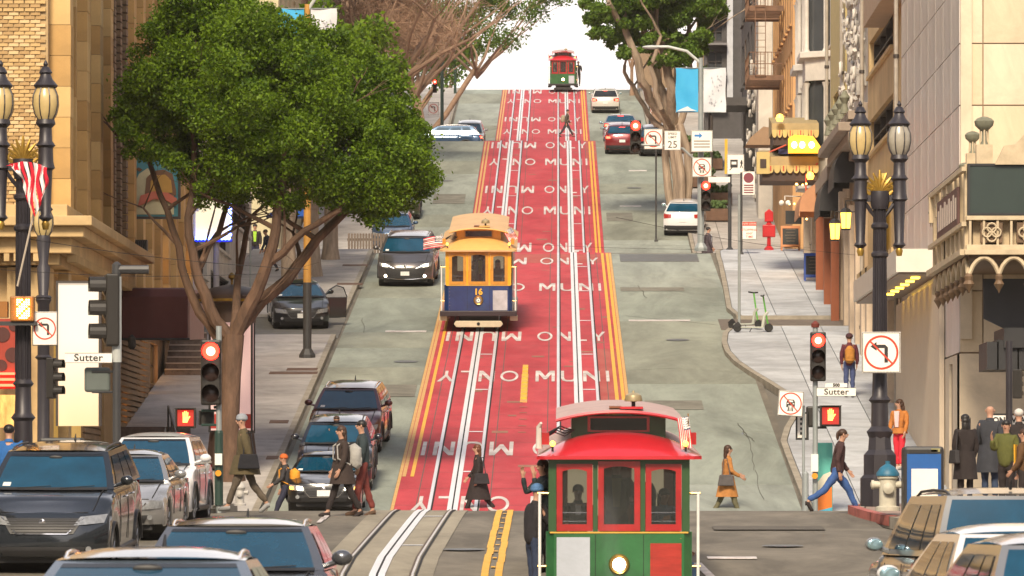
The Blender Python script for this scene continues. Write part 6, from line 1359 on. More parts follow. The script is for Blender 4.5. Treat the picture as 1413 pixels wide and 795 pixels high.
for (px,py,rp) in ((830,20,26),(855,40,30),(880,15,40),(920,10,42),(955,20,38),(860,75,16),(940,70,28),(965,110,20),(890,60,20),(815,5,16),(900,-30,50),(950,-40,50),(850,-30,36),(845,60,12),(960,60,24),(925,50,20),(985,10,26),(975,45,18),(905,85,12),(825,42,14)):
    for j in range(9):
        a = rnd.uniform(0,6.28); q = rp*rnd.uniform(.2,.8); cl.append((tuple(W(px+q*math.cos(a),py+q*math.sin(a)*.8,RY+rnd.uniform(-2.5,2.5))), rp/PX(RY)*rnd.uniform(.22,.5)))
leaves('crown', cl, 80000, .17, leaf_far, rt, 11)
tree('leafy_tree', 'loose green tree on the right beyond the multi-stemmed one', bY(905,305), 14, 1.15, 14000, .28, leaf_far, barkd, .3, .36, 6, 41, group=None, lean=(.02,0))
tree('leafy_tree', 'thin sparse tree at the crest on the right against the sky', bY(872,405), 7.5, .9, 2600, .26, leaf_far, barkd, .14, .3, 5, 43, group=None)
# ------------------------------------------------------------------ street furniture
iron = mat('painted_iron', (.030,.026,.032), .45, var=.2, metal=.2, spec=.6); goldp = mat('old_gold', (.36,.22,.04), .4, metal=.6, var=.25, scale=9); lampg = mat('lamp_milk_glass', (.46,.34,.15), .25, var=.2, scale=3, emit=(1,.70,.28), es=.06); lampc = mat('lamp_cool_glass',(.34,.31,.25),.25,var=.2)
signw = mat('sign_white', (.84,.80,.73), .5, var=.05); signk = mat('sign_black', (.02,.02,.02), .5); signr = mat('sign_red_ring', (.55,.05,.02), .5); polem = mat('galvanised_pole', (.30,.33,.33), .5, metal=.3); greenp = mat('green_pole', (.018,.045,.035), .5); poled = mat('dark_pole', (.04,.04,.042), .5)
sigm = mat('signal_housing', (.018,.015,.012), .5); redon = mat('signal_red', (.8,.02,.01), .3, emit=(1,.012,.006), es=12); redhot = mat('signal_red_core', (1,.4,.2), .3, emit=(1,.34,.20), es=5); lensoff = mat('dark_lens', (.03,.015,.012), .3); handon = mat('hand_signal', (1,.4,.1), .3, emit=(1,.16,.04), es=4)
def lantern(par, x, y, z, s=1., gm=None):
    M().lathe([(.14*s,0),(.20*s,.10*s),(.235*s,.26*s),(.225*s,.42*s),(.15*s,.58*s)],14,(x,y,z)).out('lamp_globe', gm or lampg, par, smooth=True)
    m = M()
    for k in range(8):
        an = (k+.5)*math.pi/4; m.tube([(x+r*s*1.02*math.cos(an),y+r*s*1.02*math.sin(an),z+h*s) for r,h in ((.14,0),(.20,.10),(.235,.26),(.225,.42),(.16,.58))],.014*s,4)
    m.out('globe_rib', iron, par)
    M().lathe([(.19*s,.56*s),(.22*s,.60*s),(.12*s,.72*s),(.09*s,.80*s),(.12*s,.83*s),(.07*s,.92*s),(.03*s,.94*s),(.045*s,.98*s),(.01*s,1.05*s)],14,(x,y,z)).out('lamp_cap', iron, par, smooth=40)
def golden_lamp(label, x, Y, zb, zl, sep, s=1., mid=True, gms=(None,None)):
    """two torch lanterns on a fluted post; zl = height of the lantern bottoms"""
    t = thing('street_lamp', label, 'street lamp', (x,Y,0))
    zc = zl-.95*s
    M().lathe([(.40*s,zb),(.40*s,zb+.55*s),(.33*s,zb+.62*s),(.33*s,zb+1.0*s),(.24*s,zb+1.1*s),(.22*s,zb+1.35*s)],8).out('base', iron, t)
    M().lathe([(.20*s,zb+1.3*s),(.26*s,zb+1.45*s),(.17*s,zb+1.55*s),(.165*s,zb+2.0*s),(.22*s,zb+2.06*s),(.15*s,zb+2.15*s),(.14*s,zb+2.6*s),(.19*s,zb+2.66*s),(.13*s,zb+2.75*s)],14).out('ornate_shaft', iron, t, smooth=40)
    m = M()
    for k in range(12):
        an = k*math.pi/6; m.tube([(.125*s*math.cos(an),.125*s*math.sin(an),zb+2.7*s),(.105*s*math.cos(an),.105*s*math.sin(an),zc-.1)],.024*s,5)
    m.lathe([(.125*s,zb+2.7*s),(.105*s,zc)],14); m.out('fluted_shaft', iron, t, smooth=40)
    for z in (zc-1.0*s,zc-.45*s,zc-.05): M().lathe([(.12*s,z-.05),(.17*s,z),(.17*s,z+.05),(.12*s,z+.1)],14).out('shaft_collar', iron, t, smooth=40)
    m = M(); m.box(-sep-.02,sep+.02,-.07*s,.07*s,zc+.05*s,zc+.17*s); m.lathe([(.16*s,zc-.1),(.20*s,zc+.1*s),(.18*s,zc+.25*s)],12)
    for sd in (-1,1): m.tube([(0,0,zc-.35*s),(sd*sep*.5,0,zc-.12*s),(sd*sep*.8,0,zc+.05*s)],.04*s,6)
    m.out('cross_arm', iron, t, smooth=40)
    # palmette
    m = M()
    for k in range(9):
        a_ = (k-4)*.27; r0,r1 = .06*s,(.46-.045*abs(k-4))*s; m.tube([(math.sin(a_)*r0,-.02,zc+.20*s+math.cos(a_)*r0),(math.sin(a_)*r1*.6,-.05,zc+.20*s+math.cos(a_)*r1*.6),(math.sin(a_*1.15)*r1,-.01,zc+.20*s+math.cos(a_)*r1)],[.02*s,.042*s,.018*s],6)
    for sd in (-1,1): m.tube([(sd*(.10+.10*math.cos(q))*s+sd*.06*s,-.03,zc+(.28+.10*math.sin(q))*s) for q in np.linspace(-2.6,2.6,10)],.024*s,5); m.tube([(sd*.0,-.03,zc+.18*s),(sd*.16*s,-.03,zc+.19*s),(sd*.27*s,-.03,zc+.26*s)],.028*s,5)
    m.out('palmette', goldp, t, smooth=True)
    for sd,gm in zip((-1,1),gms):
        x_ = sd*sep
        M().lathe([(.05*s,zl-1.95*s),(.075*s,zl-1.85*s),(.055*s,zl-1.8*s)],10,(x_,0,0)).out('acorn_tip',goldp,t,smooth=True)
        M().lathe([(.06*s,zl-1.80*s),(.13*s,zl-1.74*s),(.09*s,zl-1.68*s),(.12*s,zl-.9*s),(.17*s,zl-.86*s),(.14*s,zl-.75*s),(.13*s,zl-.5*s),(.18*s,zl-.46*s),(.12*s,zl-.38*s),(.11*s,zl-.15*s),(.18*s,zl-.08*s),(.16*s,zl)],12,(x_,0,0)).out('torch_stem',iron,t,smooth=40)
        lantern(t, x_, 0, zl, s, gm)
    return t
q = W(1214,0,112); golden_lamp('ornate iron lamp post with two lanterns and gold palmette on the right corner', q.x, 112, .08, W(0,214,112).z, .375, 1.0, gms=(None,lampc))
q = W(32,0,99.5); lp = golden_lamp('ornate two-lantern iron lamp post with a hanging flag at the far left', q.x, 99.5, -.40, W(0,165,99.5).z, .385, .97)
q = W(60,0,126); t = thing('street_lamp','slim ornate lamp post with one lantern behind the flag post at left','street lamp',(q.x,126,0)); zl = W(0,325,126).z
lantern(t,0,0,zl,.95); M().lathe([(.25,-.15),(.25,.5),(.14,.7),(.13,zl-1.5),(.18,zl-1.4),(.11,zl-1.3),(.15,zl-.7),(.10,zl-.6),(.16,zl-.1),(.14,zl)],12).out('shaft',iron,t,smooth=40)
m = M(); 
for z in (zl-1.4,zl-2.2,zl-2.7): m.lathe([(.14,z),(.19,z+.05),(.14,z+.1)],12)
m.out('collar',iron,t)
# flag on its stick at the left lamp
fs = thing('flag','american flag hanging in folds from a slanted stick on the left lamp post','flag'); a_,b_ = W(24,395,98.7), W(47,292,98.6)
M().tube([a_,b_],.018,6).out('flag_stick',mat('pale_stick',(.5,.42,.33),.6),fs)
for i in range(11):      # hanging cloth of vertical stripes
    x0,x1 = 6+i*5.4, 6+(i+1)*5.4
    def st(u,v,x0=x0,x1=x1,i=i):
        px = x0+(x1-x0)*u; w_ = .25+.75*(1-((px-36)/31)**2) if abs(px-36) < 31 else .25; top = 229-6*math.sin((px-8)/50*math.pi); bot = 300-abs(px-42)*1.55 if px > 42 else 300-(42-px)*2.1
        pxx = 42+(px-35)*(1.0-.30*v**1.3)+2.0*math.sin(v*7+i)-6*(1-v); q = W(pxx, top+(bot-top)*v, 98.3); return (q.x, q.y+.04*math.sin(px*.55+v*4), q.z)
    M().grid(st,4,12).out('stripe', flagr if i%2 == 0 else flagw, fs, smooth=True)
# --- signals
def ring(par, c, r, mt, th=.03, y=-.02, slash=None):
    m = M(); n = 36
    m.add([(c[0]+q*math.cos(2*math.pi*k/n), y, c[1]+q*math.sin(2*math.pi*k/n)) for k in range(n) for q in (r,r-th)], [(2*k,2*((k+1)%n),2*((k+1)%n)+1,2*k+1) for k in range(n)])
    if slash: a = slash; d = Vector((math.cos(a),0,math.sin(a))); e = Vector((-d.z,0,d.x))*th*.42; c_ = Vector((c[0],y-.001,c[1])); m.add([c_-d*r*.93-e,c_+d*r*.93-e,c_+d*r*.93+e,c_-d*r*.93+e],[(0,1,2,3)])
    m.out('red_ring', mt, par, fix=False)
def poly(par, name, pts, mt, y=-.016): m = M(); m.add([(a,y,b) for a,b in pts],[tuple(range(len(pts)))]); return m.out(name, mt, par, fix=False)
def signboard(label, cx, cy, Y, wpx, hpx, kind, cat='traffic sign', group=None, tilt=0, txt=None):
    c = W(cx,cy,Y); w,h = wpx/PX(Y), hpx/PX(Y); t = thing('traffic_sign', label, cat, tuple(c), group=group); t.rotation_euler = (0,tilt,0)
    M().box(-w/2,w/2,-.012,.012,-h/2,h/2).out('plate', mat('sign_back',(.4,.38,.35),.5,metal=.4), t, bevel=.01); s = min(w,h)
    M().box(-w/2+.008,w/2-.008,-.0145,-.0125,-h/2+.008,h/2-.008).out('face', signw, t)
    m = M(); e = s*.018
    for (a,b,c_,d) in ((-w/2+e,w/2-e,h/2-2*e,h/2-e),(-w/2+e,w/2-e,-h/2+e,-h/2+2*e),(-w/2+e,-w/2+2*e,-h/2+2*e,h/2-2*e),(w/2-2*e,w/2-e,-h/2+2*e,h/2-2*e)): m.box(a,b,-.0155,-.0147,c_,d)
    m.out('border', signk, t)
    if kind == 'noleft':
        poly(t,'arrow_shaft',[(.08*s,-.26*s),(.17*s,-.26*s),(.17*s,.13*s),(.10*s,.20*s),(-.12*s,.20*s),(-.12*s,.11*s),(.08*s,.11*s)],signk); poly(t,'arrow_head',[(-.12*s,.27*s),(-.12*s,.04*s),(-.28*s,.155*s)],signk); ring(t,(0,0),.44*s,signr,.055*s,-.018,slash=math.radians(-45))
    if kind == 'nocar':
        car = [(-.17,-.08),(-.17,.06),(-.12,.16),(.12,.16),(.17,.06),(.17,-.08)]; poly(t,'car_symbol',[(a*s,b*s) for a,b in car],signk)
        poly(t,'car_windscreen',[(-.10*s,.06*s),(-.075*s,.125*s),(.075*s,.125*s),(.10*s,.06*s)],signw,-.017)
        for sd in (-1,1): poly(t,'car_wheel',[(sd*.17*s,-.08*s),(sd*.09*s,-.08*s),(sd*.09*s,-.15*s),(sd*.17*s,-.15*s)],signk); poly(t,'car_lamp',[(sd*.14*s,-.02*s),(sd*.08*s,-.02*s),(sd*.08*s,.02*s),(sd*.14*s,.02*s)],signw,-.017); poly(t,'car_rail',[(sd*.07*s,-.10*s),(sd*.04*s,-.10*s),(sd*.07*s,-.30*s),(sd*.11*s,-.30*s)],signk)
        for k in range(3): poly(t,'car_tie',[(-.12*s,(-.17-.05*k)*s),(.12*s,(-.17-.05*k)*s),(.12*s,(-.19-.05*k)*s),(-.12*s,(-.19-.05*k)*s)],signk)
        ring(t,(0,0),.44*s,signr,.05*s,-.018,slash=math.radians(-45))
    for (tx,ty,sz,st_,mt) in (txt or ()): text('lettering', st_, sz*h, mt, t, (tx*w,-.018,ty*h), bold=.002*h, depth=.001)
    return t
def signal(label, cx, cy, Y, hpx, facing=True, red=True, rot=0, group=None):
    c = W(cx,cy,Y); h = hpx/PX(Y); s = h/1.08; t = thing('traffic_signal', label, 'traffic signal', tuple(c), rot, group)
    M().box(-.17*s,.17*s,0,.20*s,-.54*s,.54*s).out('housing', sigm, t, bevel=.03*s); m = M()
    for k,z in enumerate((.35,0,-.35)):
        z *= s; on = red and k == 0
        l = M().lathe([(.145*s,-.012),(.10*s,-.04*s),(.001,-.05*s)],20,(0,0,z),'Y').out('lens', redon if on else lensoff, t, smooth=True)
        if on: M().lathe([(.075*s,-.052*s),(.001,-.062*s)],18,(0,0,z),'Y').out('bright_core', redhot, l)
        n = 12; vs = [(q*s*math.cos(a),y*s,z+q*s*math.sin(a)) for a in np.linspace(-.5,math.pi+.5,n) for (q,y) in ((.155,0),(.15,-.24 ),)]
        m.add(vs,[(2*i,2*i+1,2*i+3,2*i+2) for i in range(n-1)])
    m.out('visor', sigm, t)
    return t
def hand(par, s, z=0):
    m = M(); m.prism([(-.07*s,-.12*s),(.05*s,-.12*s),(.09*s,-.02*s),(.07*s,.04*s),(-.07*s,.04*s)],-.01,'Y',-.03)
    for k in range(4): m.prism([((-.07+k*.037)*s,.03*s),((-.07+k*.037+.028)*s,.03*s),((-.075+k*.042+.028)*s,(.15+(.03 if k in (1,2) else 0))*s),((-.075+k*.042)*s,(.15+(.03 if k in (1,2) else 0))*s)],-.01,'Y',-.03)
    m.prism([(.06*s,-.06*s),(.13*s,.03*s),(.11*s,.06*s),(.05*s,-.01*s)],-.01,'Y',-.03); m.out('hand_symbol', handon, par)
def pedsignal(label, cx, cy, Y, wpx, on=True, rot=0):
    c = W(cx,cy,Y); w = wpx/PX(Y); t = thing('pedestrian_signal', label, 'pedestrian signal', tuple(c), rot)
    M().box(-w/2,w/2,0,.22,-w*.5,w*.5).out('housing', sigm, t, bevel=.03); M().box(-w/2-.01,w/2+.01,-.10,0,w*.46,w*.50).out('visor',sigm,t)
    for sd in (-1,1): M().box(sd*w*.47-.015,sd*w*.47+.015,-.10,0,-w*.48,w*.46).out('visor_side',sigm,t)
    if on: M().box(-w*.4,w*.4,-.012,-.002,-w*.4,w*.4).out('screen',mat('signal_screen',(.12,.01,.01),.4,emit=(1,.05,.02),es=.35),t); hand(t, w*1.9)
    return t
def pole(label, x, Y, z0, z1, r, mt, cat='pole', extra=None, name='pole'):
    t = thing(name, label, cat, (x,Y,0)); M().tube([(0,0,z0),(0,0,z1)],r,12).out('shaft', mt, t); M().lathe([(r*2,z0),(r*2,z0+.06),(r*1.2,z0+.12)],12).out('foot', mt, t)
    if extra: extra(t)
    return t
def street_sign(label, cx, cy, Y, wpx, hpx, s, small=None):
    c = W(cx,cy,Y); w,h = wpx/PX(Y), hpx/PX(Y); t = thing('street_name_sign', label, 'street sign', tuple(c)); M().box(-w/2,w/2,-.012,.012,-h/2,h/2).out('plate', signw, t, bevel=.01)
    text('lettering', s, h*.98, signk, t, (0,-.016,0), bold=.003, depth=.001, wide=1.12)
    if small: M().box(-w*.28,w*.28,-.012,.012,h*.55,h*1.0).out('number_plate',signw,t); text('block_number', small, h*.5, signk, t, (0,-.016,h*.77), bold=.006, depth=.001)
    m = M(); e = .012
    for (a,b,c_,d) in ((-w/2,w/2,h/2-e,h/2),(-w/2,w/2,-h/2,-h/2+e)): m.box(a,b,-.0145,-.0125,c_,d)
    m.out('border', mat('sign_grey',(.25,.24,.22),.5), t); return t
# left near corner: green-footed pole with signal and hand
YS = 112.4
def f1(t):
    z0 = zr(YS)+.15; M().lathe([(.085,z0),(.085,z0+1.4),(.075,z0+1.45)],12).out('green_sleeve',greenp,t); M().box(-.07,.07,-.14,-.06,z0+.78,z0+1.0).out('button_plate',signw,t); M().lathe([(.06,-.20),(.06,-.14)],12,(0,0,z0+.62),'Y').out('push_button',mat('button_orange',(.75,.30,.02),.4),t)
    for dz in (.16,-.12): M().tube([(0,0,W(0,578,YS).z+dz),(-.34,0,W(0,578,YS).z+dz)],.025,6).out('bracket',greenp,t)
    for py in (470,562): M().tube([(0,0,W(0,py,YS).z),(-.1,.0,W(0,py,YS).z)],.03,6).out('bracket',greenp,t)
pole('galvanised signal pole with green sleeve and orange push button at the left corner', W(302,0,YS).x, YS, -.2, W(0,450,YS).z, .055, polem, 'signal pole', f1)
signal('traffic signal lit red in front of the ficus trunk', 291, 514, YS-.2, 90)
pedsignal('pedestrian signal with a glowing red hand left of the ficus trunk', 256, 577, YS, 28); pedsignal('dark pedestrian signal seen edge-on beside the glowing red hand', 285, 577, YS+.3, 20, False)
# left middle pole with mast arm
YM = 117.0
def f2(t):
    z = W(0,372,YM).z; M().tube([(0,0,z),(.65,0,z)],.09,8).out('mast_arm',poled,t); M().lathe([(.10,W(0,382,YM).z),(.10,W(0,500,YM).z)],12).out('pale_sleeve',mat('pale_sleeve',(.42,.44,.42),.5),t); M().lathe([(.03,z+.16),(.10,z+.1),(.10,z-.1)],12).out('cap',poled,t)
    for py in (496,513,541): M().tube([(0,0,W(0,py,YM).z),(-.5,0,W(0,py,YM).z)],.025,6).out('bracket',poled,t)
pole('tall grey pole carrying the Sutter street sign on the left', W(161,0,YM).x, YM, -.15, W(0,372,YM).z, .085, poled, 'signal pole', f2)
signal('green-cased traffic signal seen from the side on the left pole', 145, 428, YM, 100, red=False, rot=R(-80))
street_sign('white Sutter street sign on the grey pole at left', 122, 494, YM-.2, 65, 14, 'Sutter')
pb = thing('pedestrian_signal','back of a grey pedestrian signal under the left Sutter sign','pedestrian signal',tuple(W(134,524,YM))); M().box(-.26,.26,0,.2,-.25,.25).out('housing',mat('grey_green_case',(.10,.12,.11),.5),pb,bevel=.05)
signal('small dark traffic signal seen side-on beside the second left lamp post', 76, 522, 122, 56, red=False, rot=R(75))
signboard('square no left turn sign on the left lamp post', 62, 453.5, 99.2, 35, 47, 'noleft')
cd = thing('countdown_signal','amber dot-matrix countdown signal glowing on the left lamp post','pedestrian signal',tuple(W(32,426,99)),scale=1.13); M().box(-.20,.16,0,.25,-.19,.19).out('housing',mat('amber_case',(.30,.12,.02),.5),cd,bevel=.02)
m = M()
for i in range(6):
    for j in range(9):
        if (i*7+j*3)%5: m.blob((-.085+i*.034,-.02,-.14+j*.034),.014,6,4)
m.out('dots',mat('amber_dot',(1,.6,.1),.3,emit=(1,.50,.12),es=12),cd,kind='stuff'); M().box(-.62,-.24,0,.22,-.13,.11).out('side_case',mat('amber_case',(0,0,0)),cd); M().box(-.7,.2,.05,.2,-.25,-.19).out('bracket',poled,cd)
# right far corner: pole with signal, sutter sign, hand
YR = 133.0; x = W(1131,0,YR).x
def f3(t):
    z0 = zr(YR)+.1; M().box(-.10,.06,-.14,-.05,z0+1.05,z0+1.45).out('button_plate',signw,t); M().lathe([(.07,-.18),(.07,-.13)],12,(-.02,0,z0+.95),'Y').out('push_button',mat('button_orange',(0,0,0)),t)
    for py in (562,590): M().tube([(0,0,W(0,py,YR).z),(.25,0,W(0,py,YR).z)],.03,6).out('bracket',poled,t)
    M().lathe([(.09,W(0,452,YR).z),(.10,W(0,447,YR).z),(.03,W(0,443,YR).z)],12).out('cap',mat('red_cap',(.15,.03,.02),.5),t)
pole('signal pole with push button at the right corner of the hill', x-.10, YR, -.3, W(0,452,YR).z, .06, polem, 'signal pole', f3)
signal('traffic signal lit red on the right corner pole', 1129, 492, YR-.2, 68)
street_sign('white Sutter 500 street sign on the right corner pole', 1154, 541, YR-.2, 54, 12, 'Sutter', '500')
pedsignal('pedestrian signal with a glowing red hand on the right corner pole', 1146, 574, YR-.2, 29)
pb = thing('pedestrian_signal','dark side of a pedestrian signal left of the red hand on the right corner','pedestrian signal',tuple(W(1121,575,YR))); M().box(-.14,.12,0,.2,-.24,.24).out('housing',sigm,pb,bevel=.04)
nb = thing('narrow_sign','narrow black framed white sign with vertical marks on the right corner pole','sign',tuple(W(1107,588,YR))); M().box(-.15,.15,0,.05,-.32,.32).out('frame',signk,nb); M().box(-.11,.09,-.01,-.002,-.27,.28).out('face',signw,nb)
for k in range(4): M().box(-.05,.03,-.014,-.011,-.2+k*.11,-.14+k*.11).out('mark',signk,nb)
signboard('tilted no cars on the tracks sign at the right corner', 1091, 557, YR-.5, 35, 35, 'nocar', tilt=R(4))
pole('thin grey post of the tilted no cars sign', W(1108,0,YR).x, YR-.3, -.3, W(0,560,YR).z, .035, polem)
m = thing('short_bollard','short grey steel bollard beside the right signal pole','bollard',(W(1109,0,YR).x,YR-1,-.3)); M().lathe([(.07,0),(.07,1.15),(.03,1.2)],12).out('shaft',polem,m)
# teal painted utility box
ub = thing('utility_box','teal utility box painted with orange and white hills at the right corner','utility box',(0,0,0)); a_,b_ = W(1123,611,YR+.8),W(1149,712,YR+.8)
bx(ub,'case',mat('teal_paint',(.10,.42,.36),.5,var=.05),a_.x,b_.x,YR+.8,YR+1.5,-.3,a_.z,bevel=.02)
blobp(ub,'orange_hill',mat('mural_orange',(.60,.16,.02),.5),[(1125,694),(1132,680),(1142,672),(1148,672),(1148,700),(1125,706)],YR+.79); blobp(ub,'pale_hill',mat('mural_cream',(.65,.62,.50),.5),[(1126,668),(1136,655),(1148,650),(1148,671),(1140,672),(1130,680)],YR+.79); blobp(ub,'blue_hill',mat('mural_blue',(.05,.35,.50),.5),[(1125,706),(1148,700),(1148,712),(1125,712)],YR+.785)
signboard('large square no left turn sign on the right lamp post', 1216, 486.5, 111.5, 54, 57, 'noleft')
# hydrants
def hydrant(label, x, Y, z, s, mt, top):
    t = thing('fire_hydrant', label, 'fire hydrant', (x,Y,z), scale=s); M().lathe([(.20,0),(.20,.06),(.14,.08),(.14,.50),(.17,.52),(.17,.56)],14).out('barrel',mt,t,smooth=40); M().lathe([(.19,.56),(.19,.60),(.12,.70),(.04,.75),(.04,.80)],14).out('bonnet',top,t,smooth=40)
    for sd in (-1,1): M().lathe([(.06,sd*.12),(.06,sd*.22),(.075,sd*.22),(.075,sd*.26),(.02,sd*.28)],10,(0,0,.42),'X').out('outlet',mt,t,smooth=40)
    M().lathe([(.09,-.12),(.09,-.22),(.02,-.25)],12,(0,0,.36),'Y').out('outlet',mt,t,smooth=40)
hydrant('stout white fire hydrant with a blue cap beside the right lamp post', W(1225,0,107).x, 107, .0, 1.15, mat('hydrant_cream',(.50,.47,.38),.6,var=.15,scale=8), mat('hydrant_blue',(.02,.13,.22),.5,var=.2,scale=8))
hydrant('small white fire hydrant behind the man in the olive coat', W(331,0,113.3).x, 113.3, zr(113)+.13, .62, mat('hydrant_white',(.45,.43,.40),.6,var=.1,scale=8), mat('hydrant_white',(0,0,0)))
# blue bins
bn = thing('litter_bin','tall blue and black litter bin with a paper notice beside the hydrant','litter bin',(0,0,0)); YB = 106; a_,b_ = W(1247,616,YB),W(1303,700,YB)
bx(bn,'case',mat('bin_black',(.03,.03,.032),.5),a_.x,b_.x,YB,YB+.8,-.1,a_.z,bevel=.06); bx(bn,'blue_panel',mat('bin_blue',(.015,.10,.34),.4),a_.x+.06,b_.x-.06,YB-.02,YB-.003,.0,a_.z-.14); bx(bn,'notice',signw,a_.x+.14,b_.x-.12,YB-.035,YB-.022,.0,W(0,647,YB).z); bx(bn,'label',mat('bin_label',(.3,.28,.12),.5),b_.x-.24,b_.x-.08,YB-.012,YB-.005,a_.z-.10,a_.z-.04); bx(bn,'slot',signk,a_.x+.1,b_.x-.12,YB-.012,YB-.004,a_.z-.13,a_.z-.06)

b2 = thing('litter_bin','low blue bin with a dark rounded lid behind the grey SUV at left','litter bin',(0,0,0)); YB = 112; a_,b_ = W(56,604,YB),W(112,660,YB); bx(b2,'case',mat('bin_blue',(0,0,0)),a_.x,b_.x,YB,YB+.7,-.1,a_.z-.1); bx(b2,'lid',mat('bin_black',(0,0,0)),a_.x-.03,b_.x+.03,YB-.05,YB+.75,a_.z-.12,a_.z,bevel=.05)
# advertising column (round kiosk)
ky = 143.5; kx = W(320,0,ky).x; kz = zr(ky)+.15; ks = thing('advertising_column','round advertising column with pale pink poster panel and dark domed roof behind the ficus trunk','advertising column',(kx,ky,0))
zt = W(0,404,ky).z; M().lathe([(.62,kz),(.66,kz+.05),(.56,kz+.9),(.60,kz+.95)],12).out('base',mat('kiosk_brown',(.06,.035,.028),.5,var=.15),ks)
M().lathe([(.72,kz+.95),(.72,zt-.75)],4,cap=True).out('poster_drum',mat('poster_pink',(.60,.42,.40),.35,var=.12,scale=1.2,stretch=(1,1,.3),emit=(1,.62,.58),es=.22),ks); 
m = M()
for k in range(4): an = (k+.5)*math.pi/2; m.tube([(.735*math.cos(an),.735*math.sin(an),kz+.9),(.735*math.cos(an),.735*math.sin(an),zt-.7)],.03,6)
m.out('poster_frame',blackp,ks); M().box(-.50,.50,-.525,-.515,kz+1.0,kz+1.35).out('red_band',mat('poster_red',(.40,.03,.02),.4),ks)
M().lathe([(.60,zt-.75),(.62,zt-.30),(.95,zt-.22),(.98,zt-.10),(.92,zt-.04),(.50,zt+.12),(.12,zt+.20)],20).out('roof',mat('kiosk_brown',(0,0,0)),ks,smooth=35); M().lathe([(.03,zt+.2),(.03,zt+.32),(.09,zt+.36),(.09,zt+.44),(.02,zt+.50)],10).out('finial',goldp,ks,smooth=True); M().lathe([(.955,zt-.24),(.985,zt-.20),(.955,zt-.17)],20).out('gold_band',goldp,ks)
# lamp pole with banners, left and right
bluebn = mat('banner_blue',(.02,.33,.66),.6,col2=(.05,.42,.72),scale=1.2); whitebn = mat('banner_white',(.62,.64,.68),.6,var=.06,scale=3)
def banner_pole(label, px, Y, zb, ztop, lower, bz0, bz1, bw, arm, armx, shaft_mat, up_mat=None, split=None):
    x = W(px,0,Y).x; t = thing('lamp_pole', label, 'lamp pole', (x,Y,0)); split = split or zb+3
    M().tube([(0,0,zb),(0,0,split)],.13,12).out('lower_shaft',lower,t); M().tube([(0,0,split),(0,0,ztop)],[.12,.08],12).out('upper_shaft',up_mat or shaft_mat,t); M().lathe([(.26,zb),(.26,zb+.12),(.15,zb+.3)],8).out('foot',lower,t)
    M().tube([(0,0,ztop-.2),(armx*.3,0,ztop+arm*.6),(armx*.7,0,ztop+arm),(armx,0,ztop+arm)],.055,8).out('lamp_arm',mat('pale_arm',(.45,.48,.46),.4),t,smooth=True); M().blob((armx*1.06,0,ztop+arm-.02),(.36,.14,.08),10,6).out('lamp_head',mat('pale_arm',(0,0,0)),t,smooth=True)
    for sd,mt,nm in ((-1,bluebn,'blue'),(1,whitebn,'white')):
        b = thing('banner','%s street banner hanging on the %s' % (nm, label.split(' with ')[0]),'banner',(x,Y,0)); b['group'] = 'street banners on lamp poles'
        M().grid(lambda u,v: (sd*(.10+bw*u)+.015*math.sin(v*9)*u, .03*math.sin(u*5+v*6), bz1+(bz0-bz1)*v), 6, 12).out('cloth', mt, b, smooth=True); m = M()
        for z in (bz0,bz1): m.tube([(0,0,z),(sd*(.12+bw),0,z)],.018,6)
        m.out('bracket',polem,b)
        if nm == 'blue': M().prism([(-.92,bz0+.03),(-.7,bz0+.14),(-.5,bz0+.22),(-.35,bz0+.12),(-.14,bz0+.05)],-.01,'Y',-.05).out('cloud_print',mat('banner_cloud',(.6,.68,.72),.6),b)
        else:
            m = M()
            for k in range(26): a,c = random.uniform(.3,.8),random.uniform(bz0+.3,bz1-.3); m.box(a-.02,a+.02,-.05,-.045,c-.02,c+.02)
            m.out('grey_print',mat('banner_grey',(.48,.50,.55),.6),b)
    return t
banner_pole('lamp pole on the right kerb at Bush with banners', 967, 218, zr(218)+.1, W(0,80,218).z, polem, W(0,155,218).z, W(0,94,218).z, .84, .42, -1.75, polem)
YL = YG(500,140,217); banner_pole('lamp pole on the left kerb with banners', 424, YL, zr(YL)+.1, W(0,6,YL).z, poled, W(0,66,YL).z, W(0,12,YL).z, .78, .9, 1.6, mat('pole_painted_golden_lit',(.46,.24,.05),.7,var=.2), split=W(0,390,YL).z)  # golden light on the upper shaft is put into its colour
# signs around the Bush corner
YBs = 217.6
signboard('small square no left turn sign left of the speed limit sign', 901.5, 192, YBs, 26, 28, 'noleft'); 
signboard('speed limit 25 sign', 928, 194, YBs, 23, 27, 'plain', txt=((0,.34,.17,'SPEED',signk),(0,.16,.17,'LIMIT',signk),(0,-.22,.50,'25',signk)))
sb_ = signboard('white information sign with a blue arrow', 968.5, 195, YBs, 30, 30, 'plain'); poly(sb_,'blue_arrow',[(-.28,.17),(-.10,.17),(-.10,.10),(.02,.21),(-.10,.32),(-.10,.25),(-.28,.25)],mat('arrow_blue',(.02,.2,.55),.5))
for k in range(3): M().box(-.30,.30,-.018,-.015,-.02-k*.11,.03-k*.11).out('text_line',mat('sign_grey',(0,0,0)),sb_)
signboard('no cars on the tracks sign above the Bush signal', 968.5, 231, YBs, 27, 27, 'nocar')
signal('traffic signal lit red beside the banner pole', 974, 270, YBs, 42); signal('traffic signal lit red hanging over the upper right lane', 877, 189, YBs-.5, 47)
m = thing('mast_arm','pale mast arm reaching from the banner pole to the hanging signal','mast arm'); M().tube([W(967,228,YBs+.2),W(942,205,YBs+.2),W(905,200,YBs),W(877,200,YBs)],.05,8).out('arm',polem,m)
ss = thing('street_name_sign','blank-looking pale street sign beside the Bush signal','street sign',tuple(W(992,248,YBs))); M().box(-.40,.42,-.01,.01,-.10,.10).out('plate',signw,ss)
YT = 218.3
def f4(t): pass
pole('dark pole carrying the cable car stop sign', W(1007,0,YT).x, YT, zr(YT)+.1, W(0,214,YT).z, .07, poled)
